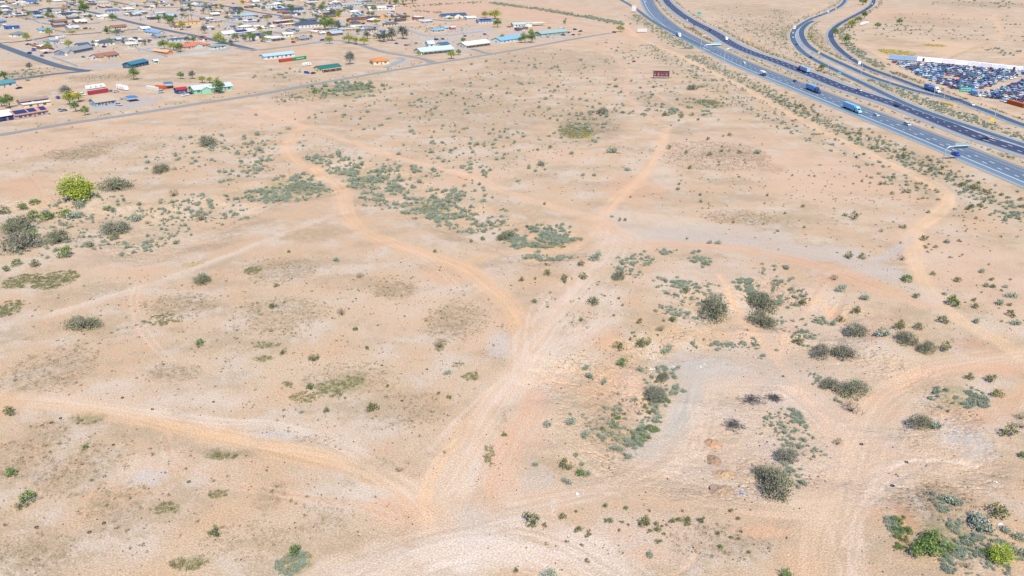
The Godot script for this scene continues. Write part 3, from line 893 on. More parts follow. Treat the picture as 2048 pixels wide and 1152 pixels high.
func build_highway():
	var white := Color(0.74, 0.77, 0.8)
	var light := Color(0.26, 0.3, 0.32)
	var mid := Color(0.1, 0.125, 0.165)
	var deep := Color(0.03, 0.048, 0.112)
	# outer edge line of the near carriageway, running away from the camera: lanes lie to its right
	var e0 := flat(1894, 301)
	var e1 := flat(2048, 366)
	var before := e1 + (e1 - e0).normalized() * 260.0
	var a := PackedVector3Array([before, e1, e0])
	for q in [[1792, 259], [1700, 222], [1600, 181], [1480, 132], [1410, 98], [1349, 66], [1318, 43], [1300, 25], [1290, 8], [1286, -6], [1290, -25]]:
		a.append(flat(q[0], q[1]))
	near_way = smooth_path(a, 6.0)
	var n := lay("near_carriageway", "three lane highway carriageway carrying lorries beside the desert flat", near_way, 0.0, 14.8, Color(0.1, 0.152, 0.22), ROAD_Y, 0.28)
	part(n, "outer_shoulder", strip(near_way, -3.6, -0.02, ROAD_Y - 0.01, Color(0.11, 0.2, 0.27), 0.12))
	part(n, "gutter_strip", strip(near_way, -6.4, -3.62, ROAD_Y - 0.02, light, 0.1))
	part(n, "inner_strip", strip(near_way, 14.82, 17.6, ROAD_Y - 0.02, Color(0.22, 0.235, 0.245), 0.1))
	part(n, "edge_line", flat_line(near_way, 0.35, 0.5, ROAD_Y + 0.012, white))
	part(n, "median_line", flat_line(near_way, 12.0, 0.24, ROAD_Y + 0.012, Color(0.5, 0.47, 0.38)))
	part(n, "lane_dashes", dashes(near_way, [4.2, 8.1], ROAD_Y + 0.012, white))
	var f0 := flat(1936, 274)
	var f1 := flat(2048, 311)
	var b := PackedVector3Array([f1 + (f1 - f0).normalized() * 300.0, f1, f0])
	for q in [[1792, 216], [1730, 195], [1667, 174], [1611, 151], [1540, 123], [1486, 104], [1449, 86], [1417, 65], [1371, 40], [1342, 19], [1325, 0], [1322, -16], [1330, -32]]:
		b.append(flat(q[0], q[1]))
	far_way = smooth_path(b, 6.0)
	var fr := lay("far_carriageway", "dark asphalt highway carriageway beyond the shrubby median", far_way, 0.0, 12.6, deep, ROAD_Y, 0.3)
	part(fr, "inner_shoulder", strip(far_way, -5.0, -0.02, ROAD_Y - 0.02, light, 0.1))
	part(fr, "outer_shoulder", strip(far_way, 12.62, 16.4, ROAD_Y - 0.02, light, 0.1))
	part(fr, "edge_line", flat_line(far_way, 12.2, 0.45, ROAD_Y + 0.012, white))
	part(fr, "median_line", flat_line(far_way, 0.5, 0.24, ROAD_Y + 0.012, Color(0.5, 0.47, 0.38)))
	part(fr, "lane_dashes", dashes(far_way, [4.3, 8.2], ROAD_Y + 0.012, white))
	# slip road that runs beside the far carriageway, then curls away round the embankment
	var s0 := flat(1996, 273)
	var s1 := flat(1889, 237)
	var c := PackedVector3Array([s0 + (s0 - s1).normalized() * 260.0, s0, s1])
	for q in [[1812, 208], [1736, 172], [1667, 139], [1630, 120], [1605, 104], [1591, 88], [1585, 73], [1588, 62], [1600, 51], [1622, 38], [1655, 25], [1680, 12], [1690, 0], [1690, -14]]:
		c.append(flat(q[0], q[1]))
	ramp_in = smooth_path(c, 5.0)
	var r1 := lay("slip_road", "slip road curling up from the far carriageway round a scrubby bank", ramp_in, -3.4, 3.4, Color(0.055, 0.105, 0.165), ROAD_Y + 0.02, 0.2)
	part(r1, "kerb_strip", strip(ramp_in, 3.42, 5.4, ROAD_Y + 0.01, light, 0.1))
	part(r1, "edge_line", flat_line(ramp_in, 3.1, 0.3, ROAD_Y + 0.032, white))
	part(r1, "edge_line", flat_line(ramp_in, -3.1, 0.3, ROAD_Y + 0.032, white))
	var d := PackedVector3Array()
	for q in [[2160, 285], [2048, 251], [1965, 219], [1904, 199], [1843, 185], [1782, 167], [1736, 151], [1680, 126], [1642, 108], [1618, 93], [1606, 78], [1603, 62], [1612, 50], [1626, 42]]:
		d.append(flat(q[0], q[1]))
	ramp_loop = smooth_path(d, 5.0)
	var r2 := lay("slip_road", "slip road between the salvage yard verge and the highway", ramp_loop, -3.6, 3.6, Color(0.045, 0.09, 0.15), ROAD_Y + 0.04, 0.2)
	part(r2, "kerb_strip", strip(ramp_loop, -5.6, -3.62, ROAD_Y - 0.03, light, 0.1))
	part(r2, "edge_line", flat_line(ramp_loop, -3.2, 0.3, ROAD_Y + 0.052, white))
	part(r2, "edge_line", flat_line(ramp_loop, 3.2, 0.3, ROAD_Y + 0.052, white))
	var e := PackedVector3Array()
	for q in [[1935, 207], [1889, 191], [1843, 176], [1782, 153], [1736, 136], [1705, 119], [1680, 100], [1665, 82], [1662, 66], [1675, 51], [1699, 37], [1732, 19], [1745, 8], [1748, -4], [1744, -16]]:
		e.append(flat(q[0], q[1]))
	ramp_out = smooth_path(e, 5.0)
	var r3 := lay("slip_road", "outermost slip road bending past the white parked camper", ramp_out, -3.6, 3.6, Color(0.04, 0.07, 0.125), ROAD_Y + 0.06, 0.2)
	part(r3, "kerb_strip", strip(ramp_out, -5.4, -3.62, ROAD_Y - 0.04, light, 0.1))
	part(r3, "edge_line", flat_line(ramp_out, -3.2, 0.3, ROAD_Y + 0.072, white))
	part(r3, "edge_line", flat_line(ramp_out, 3.2, 0.3, ROAD_Y + 0.072, white))
	var g := PackedVector3Array()
	for q in [[1410, 95], [1360, 70], [1340, 61], [1307, 43], [1286, 28], [1267, 14], [1243, 0], [1225, -10]]:
		g.append(flat(q[0], q[1]))
	var r4 := lay("slip_road", "straight exit lane leaving the near carriageway by the white billboard", smooth_path(g, 6.0), -3.4, 3.4, Color(0.08, 0.125, 0.18), ROAD_Y + 0.03, 0.2)
	part(r4, "edge_line", flat_line(smooth_path(g, 6.0), 3.1, 0.3, ROAD_Y + 0.042, white))

func build_local_roads():
	var old := Color(0.235, 0.245, 0.24)
	var newer := Color(0.075, 0.115, 0.155)
	var conc := Color(0.3, 0.315, 0.32)
	var list := [
		[[[-80, 281], [0, 270], [125, 249], [256, 230], [381, 210], [512, 190], [637, 167], [768, 144], [868, 127], [943, 115], [1024, 101], [1149, 78], [1222, 66]], 6.6, old, "paved_road", "long straight grey paved road between the houses and the desert"],
		[[[-40, 78], [0, 91], [60, 113], [110, 130], [150, 139], [178, 142]], 9.0, newer, "paved_road", "wide dark street along the white yard wall"],
		[[[178, 142], [110, 148], [60, 155], [0, 163], [-40, 169]], 7.0, newer, "paved_road", "dark street turning back below the yard wall"],
		[[[-20, 88], [50, 82], [110, 72], [165, 68], [256, 60], [300, 56]], 6.0, newer, "paved_road", "dark cross street behind the long grey roofed house"],
		[[[145, 18], [190, 26], [256, 43], [331, 60], [406, 75], [475, 92], [512, 101]], 8.0, newer, "paved_road", "dark street past the terracotta roofed house"],
		[[[475, 96], [512, 100], [570, 94], [600, 90], [640, 84], [674, 81], [700, 85], [724, 91], [768, 104], [820, 113], [850, 119], [872, 127]], 7.0, old, "paved_road", "grey street curving by the yellow green trees"],
		[[[393, 2], [450, 12], [512, 24], [560, 31], [590, 36], [620, 43]], 7.0, newer, "paved_road", "dark street above the slate roofed house"],
		[[[220, 2], [256, 9], [300, 13], [345, 15], [395, 12]], 7.0, newer, "paved_road", "dark street beside the cream yard wall"],
		[[[368, 26], [400, 33], [440, 41], [493, 51]], 7.0, conc, "driveway", "pale concrete lane between two walls"],
		[[[215, 79], [270, 77], [320, 73], [375, 69]], 6.0, conc, "driveway", "pale drive below the white mobile home"],
		[[[772, 135], [790, 127], [805, 119], [798, 115]], 6.0, conc, "driveway", "pale drive of the orange roofed house"],
		[[[770, 50], [800, 54], [860, 72], [930, 67], [965, 63]], 5.0, conc, "driveway", "pale drive between the tree clump and the light blue roof"],
		[[[945, 98], [975, 107], [985, 107]], 5.0, old, "driveway", "grey drive of the white roofed ranch house"],
	]
	for k in list.size():
		var a = list[k]
		var p := smooth_path(flats(a[0]), 6.0)
		lay(a[3], a[4], p, -a[1] * 0.5, a[1] * 0.5, a[2], ROAD_Y - 0.02 + 0.012 * k, 0.14)

# ------------------------------------------------------------------ houses, sheds and yards
# local frame of a building: x along the front from A to B, +z towards the viewer's side of the front wall
func front_frame(a: Vector3, b: Vector3) -> Transform3D:
	a.y = 0; b.y = 0
	var x := (b - a).normalized()
	var z := x.cross(Vector3.UP)
	if z.dot(-a) < 0.0: z = -z
	# keep x, y, z right-handed: x cross y = z
	if x.cross(Vector3.UP).dot(z) < 0.0: x = -x
	var m := (a + b) * 0.5
	return Transform3D(Basis(x, Vector3.UP, z), m)

func srgb(r: int, g: int, b: int, k := 0.76) -> Color:
	var c := Color(r / 255.0, g / 255.0, b / 255.0).srgb_to_linear()
	return Color(c.r * k, c.g * k, c.b * k)

var homes := []
func house(label: String, ax: float, ay: float, bx: float, by: float, depth: float, h: float, roof: String, wall: Color, roofc: Color, opt := {}):
	return house_at(label, flat(ax, ay), flat(bx, by), depth, h, roof, wall, roofc, opt)

func house_at(label: String, a: Vector3, b: Vector3, depth: float, h: float, roof: String, wall: Color, roofc: Color, opt := {}):
	var w := a.distance_to(b)
	var t := front_frame(a, b)
	var o := base(opt.get("name", "house"), Vector3.ZERO, 0.0, label, opt.get("cat", "house"), opt.get("group", ""))
	o.transform = t
	homes.append([t.origin, label])
	var hw := w * 0.5
	var rise: float = opt.get("rise", clampf(depth * 0.2, 1.0, 2.6))
	var m := mb(wall)
	m.box(Vector3(-hw, -0.3, -depth), Vector3(hw, h, 0))
	if roof == "gable":
		for s in [-hw, hw]:
			m.tri(Vector3(s, h, 0), Vector3(s, h, -depth), Vector3(s, h + rise, -depth * 0.5), Vector3(s, 0, 0))
	part(o, "wall", m.done(M.matte))
	var r := mb(roofc)
	var ov := 0.55
	var th := 0.2
	if roof == "flat":
		r.box(Vector3(-hw - 0.3, h + 0.01, -depth - 0.3), Vector3(hw + 0.3, h + 0.3, 0.5))
		r.box(Vector3(-hw * 0.3, h + 0.3, -depth * 0.6), Vector3(-hw * 0.3 + 1.2, h + 1.0, -depth * 0.6 + 1.1))
	elif roof == "gable":
		var e := h - rise * ov / (depth * 0.5)
		for s in [0, 1]:
			var z0: float = ov if s == 0 else -depth - ov
			var up := Vector3(0, th, 0)
			var p0 := Vector3(-hw - ov, e, z0)
			var p1 := Vector3(hw + ov, e, z0)
			var p2 := Vector3(hw + ov, h + rise, -depth * 0.5)
			var p3 := Vector3(-hw - ov, h + rise, -depth * 0.5)
			r.quad(p0 + up, p1 + up, p2 + up, p3 + up, Vector3.UP)
			r.quad(p0, p1, p2, p3, Vector3.DOWN)
			r.quad(p0, p1, p1 + up, p0 + up, Vector3(0, 0, 1 if s == 0 else -1))
			r.quad(p0, p3, p3 + up, p0 + up, Vector3(-1, 0, 0))
			r.quad(p1, p2, p2 + up, p1 + up, Vector3(1, 0, 0))
	else:  # hip
		var rl: float = maxf(0.5, hw - depth * 0.5)
		var y0 := h - 0.12
		var q := [Vector3(-hw - ov, y0, ov), Vector3(hw + ov, y0, ov), Vector3(hw + ov, y0, -depth - ov), Vector3(-hw - ov, y0, -depth - ov)]
		var k0 := Vector3(-rl, h + rise, -depth * 0.5)
		var k1 := Vector3(rl, h + rise, -depth * 0.5)
		r.quad(q[0], q[1], k1, k0, Vector3(0, 1, 0.3))
		r.quad(q[3], q[2], k1, k0, Vector3(0, 1, -0.3))
		r.tri(q[0], q[3], k0, Vector3(-0.3, 1, 0))
		r.tri(q[1], q[2], k1, Vector3(0.3, 1, 0))
		r.quad(q[0], q[1], q[2], q[3], Vector3.DOWN)
	var ro := part(o, "roof", r.done(M.matte))
	if opt.has("solar"):
		for sp in opt.solar:     # [from, to] as shares of the front, on the near slope
			var s := mb(Color(0.02, 0.035, 0.09))
			var z0 := -0.5
			var z1 := -depth * 0.5 + 0.6
			var y0 := h + th + 0.08 + rise * 0.5 / (depth * 0.5)
			var y1 := h + th + 0.08 + rise * (depth * 0.5 - 0.6) / (depth * 0.5)
			if roof == "flat":
				y0 = h + 0.42; y1 = h + 0.9
			var x0 := lerpf(-hw, hw, sp[0])
			var x1 := lerpf(-hw, hw, sp[1])
			s.quad(Vector3(x0, y0, z0), Vector3(x1, y0, z0), Vector3(x1, y1, z1), Vector3(x0, y1, z1), Vector3(0, 1, 0.3))
			s.quad(Vector3(x0, y0 - 0.06, z0), Vector3(x1, y0 - 0.06, z0), Vector3(x1, y0, z0), Vector3(x0, y0, z0), Vector3(0, 0, 1))
			part(ro, "solar_panel", s.done(M.solar))
	if opt.has("wing"):          # a gabled wing that comes forward: [from, to, depth, wall colour]
		var wg = opt.wing
		var x0 := lerpf(-hw, hw, wg[0])
		var x1 := lerpf(-hw, hw, wg[1])
		var dz: float = wg[2]
		var xm := (x0 + x1) * 0.5
		var wr := minf(rise, (x1 - x0) * 0.22)
		var wm := mb(wg[3])
		wm.box(Vector3(x0, -0.3, -0.5), Vector3(x1, h - 0.1, dz))
		wm.tri(Vector3(x0, h - 0.1, dz), Vector3(x1, h - 0.1, dz), Vector3(xm, h + wr - 0.1, dz), Vector3(0, 0, 1))
		var wo := part(o, "wing", wm.done(M.matte))
		var wrf := mb(roofc)
		for s in [-1, 1]:
			var xe: float = x0 - 0.4 if s < 0 else x1 + 0.4
			wrf.quad(Vector3(xe, h - 0.25, dz + 0.4), Vector3(xm, h + wr + 0.06, dz + 0.4), Vector3(xm, h + wr + 0.06, -depth * 0.5), Vector3(xe, h - 0.25, -depth * 0.5), Vector3(s * 0.3, 1, 0))
		part(wo, "roof", wrf.done(M.matte))
	# windows and a door along the front
	var n: int = opt.get("windows", int(clampf(w / 4.5, 1, 6)))
	var dx := w / (n + 1)
	for i in n:
		var cx := -hw + dx * (i + 1)
		if i == n / 2 and n > 1:
			var d := mb(opt.get("door", Color(0.2, 0.14, 0.1)))
			d.box(Vector3(cx - 0.55, 0, -0.02), Vector3(cx + 0.55, 2.1, 0.07))
			part(o, "door", d.done(M.paint))
			continue
		var ww := 0.9 if i % 2 == 0 else 0.65
		var f := mb(opt.get("trim", Color(0.55, 0.55, 0.53)))
		f.box(Vector3(cx - ww - 0.12, 0.9, -0.02), Vector3(cx + ww + 0.12, 2.3, 0.06))
		var wo := part(o, "window", f.done(M.matte))
		var g := mb(Color(0.03, 0.04, 0.055))
		g.box(Vector3(cx - ww, 1.0, 0.0), Vector3(cx - 0.05, 2.2, 0.085))
		g.box(Vector3(cx + 0.05, 1.0, 0.0), Vector3(cx + ww, 2.2, 0.085))
		part(wo, "pane", g.done(M.glass))
	# one window in each end wall
	if depth > 6.0 and not opt.get("plain", false):
		for s in [-1, 1]:
			var f := mb(opt.get("trim", Color(0.55, 0.55, 0.53)))
			var x0: float = s * hw
			f.box(Vector3(x0 - 0.05, 0.9, -depth * 0.5 - 0.9), Vector3(x0 + 0.05, 2.2, -depth * 0.5 + 0.9))
			var wo := part(o, "window", f.done(M.matte))
			var g := mb(Color(0.03, 0.04, 0.055))
			g.box(Vector3(x0 - 0.08, 1.0, -depth * 0.5 - 0.75), Vector3(x0 + 0.08, 2.1, -depth * 0.5 + 0.75))
			part(wo, "pane", g.done(M.glass))
	if opt.has("porch"):
		var pr := mb(opt.porch)
		pr.box(Vector3(-hw * 0.96, h - 0.5, 0.05), Vector3(hw * 0.96, h - 0.32, 2.6))
		var po := part(o, "porch_roof", pr.done(M.matte))
		for i in 4:
			var x := lerpf(-hw * 0.92, hw * 0.92, i / 3.0)
			var ps := mb(Color(0.5, 0.5, 0.48))
			ps.box(Vector3(x - 0.1, 0, 2.3), Vector3(x + 0.1, h - 0.5, 2.5))
			part(po, "post", ps.done(M.matte))
	return o

func canopy(label: String, ax: float, ay: float, bx: float, by: float, depth: float, h: float, c: Color):
	var a := flat(ax, ay)
	var b := flat(bx, by)
	var hw := a.distance_to(b) * 0.5
	var o := base("carport", Vector3.ZERO, 0.0, label, "carport")
	o.transform = front_frame(a, b)
	var r := mb(c)
	r.prism([Vector2(-hw, h), Vector2(hw, h), Vector2(hw, h + 0.18), Vector2(0, h + 0.6), Vector2(-hw, h + 0.18)], -depth, 0)
	part(o, "roof", r.done(M.matte))
	for sx in [-1, 1]:
		for z in [-0.2, -depth * 0.5, -depth + 0.2]:
			var p := mb(Color(0.4, 0.4, 0.4))
			p.box(Vector3(sx * (hw - 0.15) - 0.07, -0.2, z - 0.07), Vector3(sx * (hw - 0.15) + 0.07, h, z + 0.07))
			part(o, "post", p.done(M.metal))
	return o

func yard_wall(label: String, pts: Array, h: float, c: Color):
	wall_at(label, flats(pts), h, c)

func wall_at(label: String, p: PackedVector3Array, h: float, c: Color, group := ""):
	var o := base("yard_wall", p[0], 0.0, label, "wall", group)
	o.set_meta("kind", "thing")
	for i in p.size() - 1:
		var a := p[i] - p[0]
		var b := p[i + 1] - p[0]
		var d := (b - a).normalized()
		var rt := Vector3(-d.z, 0, d.x)
		var xf := Transform3D(Basis(d, Vector3.UP, rt), a)
		var l := a.distance_to(b)
		var n: int = max(1, int(l / 14.0))
		for k in n:
			var m := mb(c * (1.0 + 0.08 * noise_c.get_noise_2d(k * 3.1, i * 7.7)))
			m.xf = xf
			m.box(Vector3(l * k / n + 0.02, -0.3, -0.1), Vector3(l * (k + 1) / n - 0.02, h, 0.1))
			m.box(Vector3(l * k / n + 0.02, h, -0.15), Vector3(l * (k + 1) / n - 0.02, h + 0.1, 0.15))
			m.box(Vector3(l * k / n - 0.2, -0.3, -0.2), Vector3(l * k / n + 0.2, h + 0.15, 0.2))
			part(o, "panel", m.done(M.matte))

func container(label: String, ax: float, ay: float, bx: float, by: float, c: Color, stripe := false):
	var a := flat(ax, ay)
	var b := flat(bx, by)
	var hw := a.distance_to(b) * 0.5
	var o := base("shipping_container", Vector3.ZERO, 0.0, label, "container")
	o.transform = front_frame(a, b)
	var m := mb(c)
	m.box(Vector3(-hw, 0.1, -2.4), Vector3(hw, 2.65, -0.04))
	var n := int(hw * 2.0 / 0.55)
	for i in n:
		var x := -hw + 0.2 + (hw * 2.0 - 0.4) * i / n
		m.box(Vector3(x, 0.25, -2.44), Vector3(x + 0.28, 2.5, 0.0))
	for s in [-1, 1]:
		m.box(Vector3(s * hw - 0.12, 0.0, -2.48), Vector3(s * hw + 0.12, 2.72, -2.3))
		m.box(Vector3(s * hw - 0.12, 0.0, -0.14), Vector3(s * hw + 0.12, 2.72, 0.05))
	part(o, "body", m.done(M.matte))
	var d := mb(c * 0.85)
	for s in [-1, 1]:
		d.box(Vector3(-hw - 0.08, 0.2, -1.2 + s * 0.56 - 0.54), Vector3(-hw - 0.01, 2.6, -1.2 + s * 0.56 + 0.54))
	part(o, "door", d.done(M.matte))
	if stripe:
		var s := mb(Color(0.5, 0.52, 0.5))
		s.box(Vector3(-hw * 0.6, 1.2, 0.01), Vector3(hw * 0.62, 1.9, 0.03))
		part(o, "painted_panel", s.done(M.matte))
	return o

# a camper or caravan: rounded white shell, dark windows, wheels
func camper(label: String, ax: float, ay: float, bx: float, by: float, c: Color, h := 3.0):
	var a := flat(ax, ay)
	var b := flat(bx, by)
	var hw := a.distance_to(b) * 0.5
	var o := base("camper", Vector3.ZERO, 0.0, label, "camper")
	o.transform = front_frame(a, b)
	var m := mb(c)
	m.prism([Vector2(-hw, 0.55), Vector2(hw, 0.55), Vector2(hw, h * 0.62), Vector2(hw - 0.7, h), Vector2(-hw + 0.3, h), Vector2(-hw, h - 0.35)], -2.45, 0)
	m.box(Vector3(-hw * 0.3, h, -1.6), Vector3(-hw * 0.3 + 0.9, h + 0.25, -0.8))
	part(o, "body", m.done(M.paint))
	var s := mb(Color(0.25, 0.27, 0.3))
	s.box(Vector3(-hw + 0.1, 0.95, 0.005), Vector3(hw - 0.1, 1.15, 0.02))
	part(o, "stripe", s.done(M.paint))
	for x in [-hw * 0.6, -hw * 0.05, hw * 0.5]:
		var g := mb(Color(0.03, 0.035, 0.045))
		g.box(Vector3(x - 0.5, 1.5, -2.48), Vector3(x + 0.5, 2.15, 0.03))
		part(o, "window", g.done(M.glass))
	for x in [-hw * 0.25, hw * 0.05]:
		for z in [-2.2, -0.2]:
			var wv := mb(Color(0.02, 0.02, 0.022))
			wv.disc_wheel(Vector3(x, 0.36, z), 0.36, 0.26)
			part(o, "wheel", wv.done(M.rubber))
	return o

# ------------------------------------------------------------------ cars, vans and lorries: x is the way they face
func car_shapes(kind: String) -> Dictionary:
	var body := mb()
	var glass := mb(Color(0.018, 0.022, 0.03))
	var dark := mb(Color(0.02, 0.02, 0.022))
	var wx := 1.38
	var r := 0.34
	if kind == "sedan":
		body.prism([Vector2(-2.3, 0.32), Vector2(2.25, 0.32), Vector2(2.33, 0.55), Vector2(2.2, 0.76), Vector2(1.0, 0.92), Vector2(-1.75, 0.98), Vector2(-2.3, 0.85)], -0.88, 0.88)
		body.frustum(Vector3(-1.35, 1.36, -0.7), Vector3(0.42, 1.44, 0.7), 0.1, 0.1)
		glass.prism([Vector2(-1.85, 0.94), Vector2(1.05, 0.9), Vector2(0.42, 1.36), Vector2(-1.35, 1.36)], -0.74, 0.74)
	elif kind == "pickup":
		wx = 1.75; r = 0.4
		body.prism([Vector2(-2.8, 0.45), Vector2(2.75, 0.45), Vector2(2.85, 0.75), Vector2(2.7, 1.05), Vector2(1.3, 1.15), Vector2(-0.6, 1.1), Vector2(-2.8, 1.1)], -0.96, 0.96)
		body.frustum(Vector3(-0.45, 1.72, -0.78), Vector3(0.85, 1.82, 0.78), 0.1, 0.1)
		glass.prism([Vector2(-0.6, 1.1), Vector2(1.35, 1.12), Vector2(0.85, 1.73), Vector2(-0.45, 1.73)], -0.82, 0.82)
		dark.box(Vector3(-2.65, 1.08, -0.8), Vector3(-0.75, 1.115, 0.8))
	elif kind == "van":
		wx = 1.6; r = 0.37
		body.prism([Vector2(-2.5, 0.38), Vector2(2.45, 0.38), Vector2(2.52, 0.7), Vector2(2.3, 1.0), Vector2(1.4, 1.15), Vector2(-2.5, 1.1)], -0.95, 0.95)
		body.frustum(Vector3(-2.45, 1.68, -0.82), Vector3(0.75, 1.82, 0.82), 0.12, 0.1)
		glass.prism([Vector2(-2.48, 1.08), Vector2(1.45, 1.13), Vector2(0.75, 1.7), Vector2(-2.42, 1.7)], -0.86, 0.86)
	var wheel := mb(Color(0.02, 0.02, 0.022))
	wheel.disc_wheel(Vector3.ZERO, r, 0.24)
	var rim := mb(Color(0.3, 0.3, 0.32))
	rim.disc_wheel(Vector3.ZERO, r * 0.55, 0.26)
	return {"body": body, "glass": glass, "dark": dark, "wheel": wheel, "rim": rim, "wx": wx, "r": r}

var car_cache := {}
func whole_car(kind: String, c: Color) -> ArrayMesh:
	var key := kind + str(c)
	if car_cache.has(key): return car_cache[key]
	var s := car_shapes(kind)
	var am := ArrayMesh.new()
	var b: MB = s.body
	for i in b.c.size(): b.c[i] = c
	b.into(am, M.paint)
	s.glass.into(am, M.glass)
	var d: MB = s.dark
	for sx in [-1, 1]:
		for sz in [-1, 1]:
			d.col = Color(0.02, 0.02, 0.022)
			d.disc_wheel(Vector3(sx * s.wx, s.r, sz * 0.82), s.r, 0.22)
	d.into(am, M.rubber)
	car_cache[key] = am
	return am

func parked_car(label: String, kind: String, c: Color, at: Vector3, turn: float, group := "") -> Node3D:
	var o := top({"sedan": "parked_car", "pickup": "pickup_truck", "van": "parked_van"}[kind], whole_car(kind, c), Transform3D(Basis(Vector3.UP, turn), at))
	tag(o, label, {"sedan": "car", "pickup": "pickup", "van": "van"}[kind], group)
	return o

func road_car(label: String, kind: String, c: Color, at: Vector3, turn: float):
	var o := base({"sedan": "car", "pickup": "pickup_truck", "van": "van"}[kind], at, turn, label, {"sedan": "car", "pickup": "pickup", "van": "van"}[kind])
	var s := car_shapes(kind)
	var b: MB = s.body
	for i in b.c.size(): b.c[i] = c
	part(o, "body", b.done(M.paint))
	part(o, "windows", s.glass.done(M.glass))
	if not s.dark.v.is_empty(): part(o, "load_bed", s.dark.done(M.rubber))
	var wm: ArrayMesh = s.wheel.done(M.rubber)
	var rm: ArrayMesh = s.rim.done(M.metal)
	for sx in [-1, 1]:
		for sz in [-1, 1]:
			var w := part(o, "wheel", wm, Transform3D(Basis.IDENTITY, Vector3(sx * s.wx, s.r, sz * 0.8)))
			part(w, "rim", rm)
	for sz in [-1, 1]:
		var l := mb(Color(0.6, 0.6, 0.58))
		var fx: float = s.wx + 0.82 if kind != "pickup" else 2.72
		l.box(Vector3(fx, 0.6, sz * 0.62 - 0.16), Vector3(fx + 0.08, 0.74, sz * 0.62 + 0.16))
		part(o, "headlight", l.done(M.glass))

func lorry(label: String, at: Vector3, turn: float, trailer: Color, cab: Color, tl := 14.5):
	var o := base("articulated_lorry", at, turn, label, "lorry")
	# the cab leads at +x; the whole is centred
	var half := (tl + 6.0) * 0.5
	var cx := half - 6.0
	var t := mb(trailer)
	t.box(Vector3(-half, 1.15, -1.29), Vector3(cx - 0.3, 4.05, 1.29))
	for i in 9:
		var x := -half + (tl - 0.6) * (i + 0.5) / 9.0
		t.box(Vector3(x - 0.04, 1.2, -1.32), Vector3(x + 0.04, 4.0, 1.32))
	t.box(Vector3(-half + 0.4, 0.75, -0.45), Vector3(cx - 0.5, 1.15, 0.45))
	var tr := part(o, "trailer", t.done(M.paint))
	var k := mb(Color(0.05, 0.05, 0.055))
	k.box(Vector3(-half + 4.2, 0.45, -1.26), Vector3(cx - 3.2, 1.1, -1.2))
	k.box(Vector3(-half + 4.2, 0.45, 1.2), Vector3(cx - 3.2, 1.1, 1.26))
	part(tr, "side_skirt", k.done(M.rubber))
	var c := mb(cab)
	c.prism([Vector2(cx + 0.6, 0.75), Vector2(cx + 5.6, 0.6), Vector2(cx + 5.7, 1.3), Vector2(cx + 5.5, 1.75), Vector2(cx + 3.6, 1.95), Vector2(cx + 0.6, 1.95)], -1.1, 1.1)
	c.prism([Vector2(cx + 0.6, 1.95), Vector2(cx + 3.55, 1.95), Vector2(cx + 2.9, 3.05), Vector2(cx + 1.7, 3.85), Vector2(cx + 0.6, 3.9)], -1.18, 1.18)
	var co := part(o, "cab", c.done(M.paint))
	var g := mb(Color(0.02, 0.025, 0.035))
	g.quad(Vector3(cx + 3.57, 2.05, -1.0), Vector3(cx + 3.57, 2.05, 1.0), Vector3(cx + 2.98, 3.0, 0.95), Vector3(cx + 2.98, 3.0, -0.95), Vector3(1, 0.4, 0))
	for s in [-1, 1]:
		g.box(Vector3(cx + 1.9, 2.1, s * 1.15 - 0.06), Vector3(cx + 2.85, 2.85, s * 1.15 + 0.06))
	part(co, "window", g.done(M.glass))
	var f := mb(Color(0.05, 0.05, 0.06))
	f.box(Vector3(cx - 0.8, 0.7, -0.5), Vector3(cx + 0.7, 1.1, 0.5))
	for s in [-1, 1]:
		f.tube([Vector3(cx + 0.45, 1.0, s * 1.0), Vector3(cx + 0.45, 3.9, s * 1.0)], [0.09, 0.09])
	part(o, "chassis", f.done(M.metal))
	var wm := mb(Color(0.02, 0.02, 0.022))
	wm.disc_wheel(Vector3.ZERO, 0.5, 0.5)
	var wmesh := wm.done(M.rubber)
	for x in [-half + 1.6, -half + 2.9, cx + 0.2 - 0.6, cx + 1.4 - 0.6, cx + 4.7]:
		for s in [-1, 1]:
			part(o, "wheel", wmesh, Transform3D(Basis.IDENTITY, Vector3(x, 0.5, s * 0.98)))
	return o

func box_truck(label: String, at: Vector3, turn: float, box: Color, cab: Color):
	var o := base("box_truck", at, turn, label, "truck")
	var b := mb(box)
	b.box(Vector3(-4.2, 0.95, -1.2), Vector3(1.6, 3.4, 1.2))
	b.box(Vector3(1.6, 2.6, -1.2), Vector3(2.6, 3.4, 1.2))
	part(o, "load_box", b.done(M.paint))
	var c := mb(cab)
	c.prism([Vector2(1.75, 0.6), Vector2(4.3, 0.55), Vector2(4.4, 1.2), Vector2(4.0, 1.6), Vector2(3.5, 1.65), Vector2(2.9, 2.5), Vector2(1.75, 2.5)], -1.05, 1.05)
	var co := part(o, "cab", c.done(M.paint))
	var g := mb(Color(0.02, 0.025, 0.035))
	g.quad(Vector3(3.54, 1.68, -0.9), Vector3(3.54, 1.68, 0.9), Vector3(2.98, 2.42, 0.85), Vector3(2.98, 2.42, -0.85), Vector3(1, 0.5, 0))
	for s in [-1, 1]:
		g.box(Vector3(2.0, 1.65, s * 1.04 - 0.04), Vector3(2.9, 2.3, s * 1.04 + 0.04))
	part(co, "window", g.done(M.glass))
	var wm := mb(Color(0.02, 0.02, 0.022))
	wm.disc_wheel(Vector3.ZERO, 0.46, 0.36)
	var wmesh := wm.done(M.rubber)
	for x in [-2.7, 3.2]:
		for s in [-1, 1]:
			part(o, "wheel", wmesh, Transform3D(Basis.IDENTITY, Vector3(x, 0.46, s * 0.95)))
	var ch := mb(Color(0.04, 0.04, 0.045))
	ch.box(Vector3(-4.0, 0.6, -0.5), Vector3(2.0, 0.95, 0.5))
	part(o, "chassis", ch.done(M.metal))

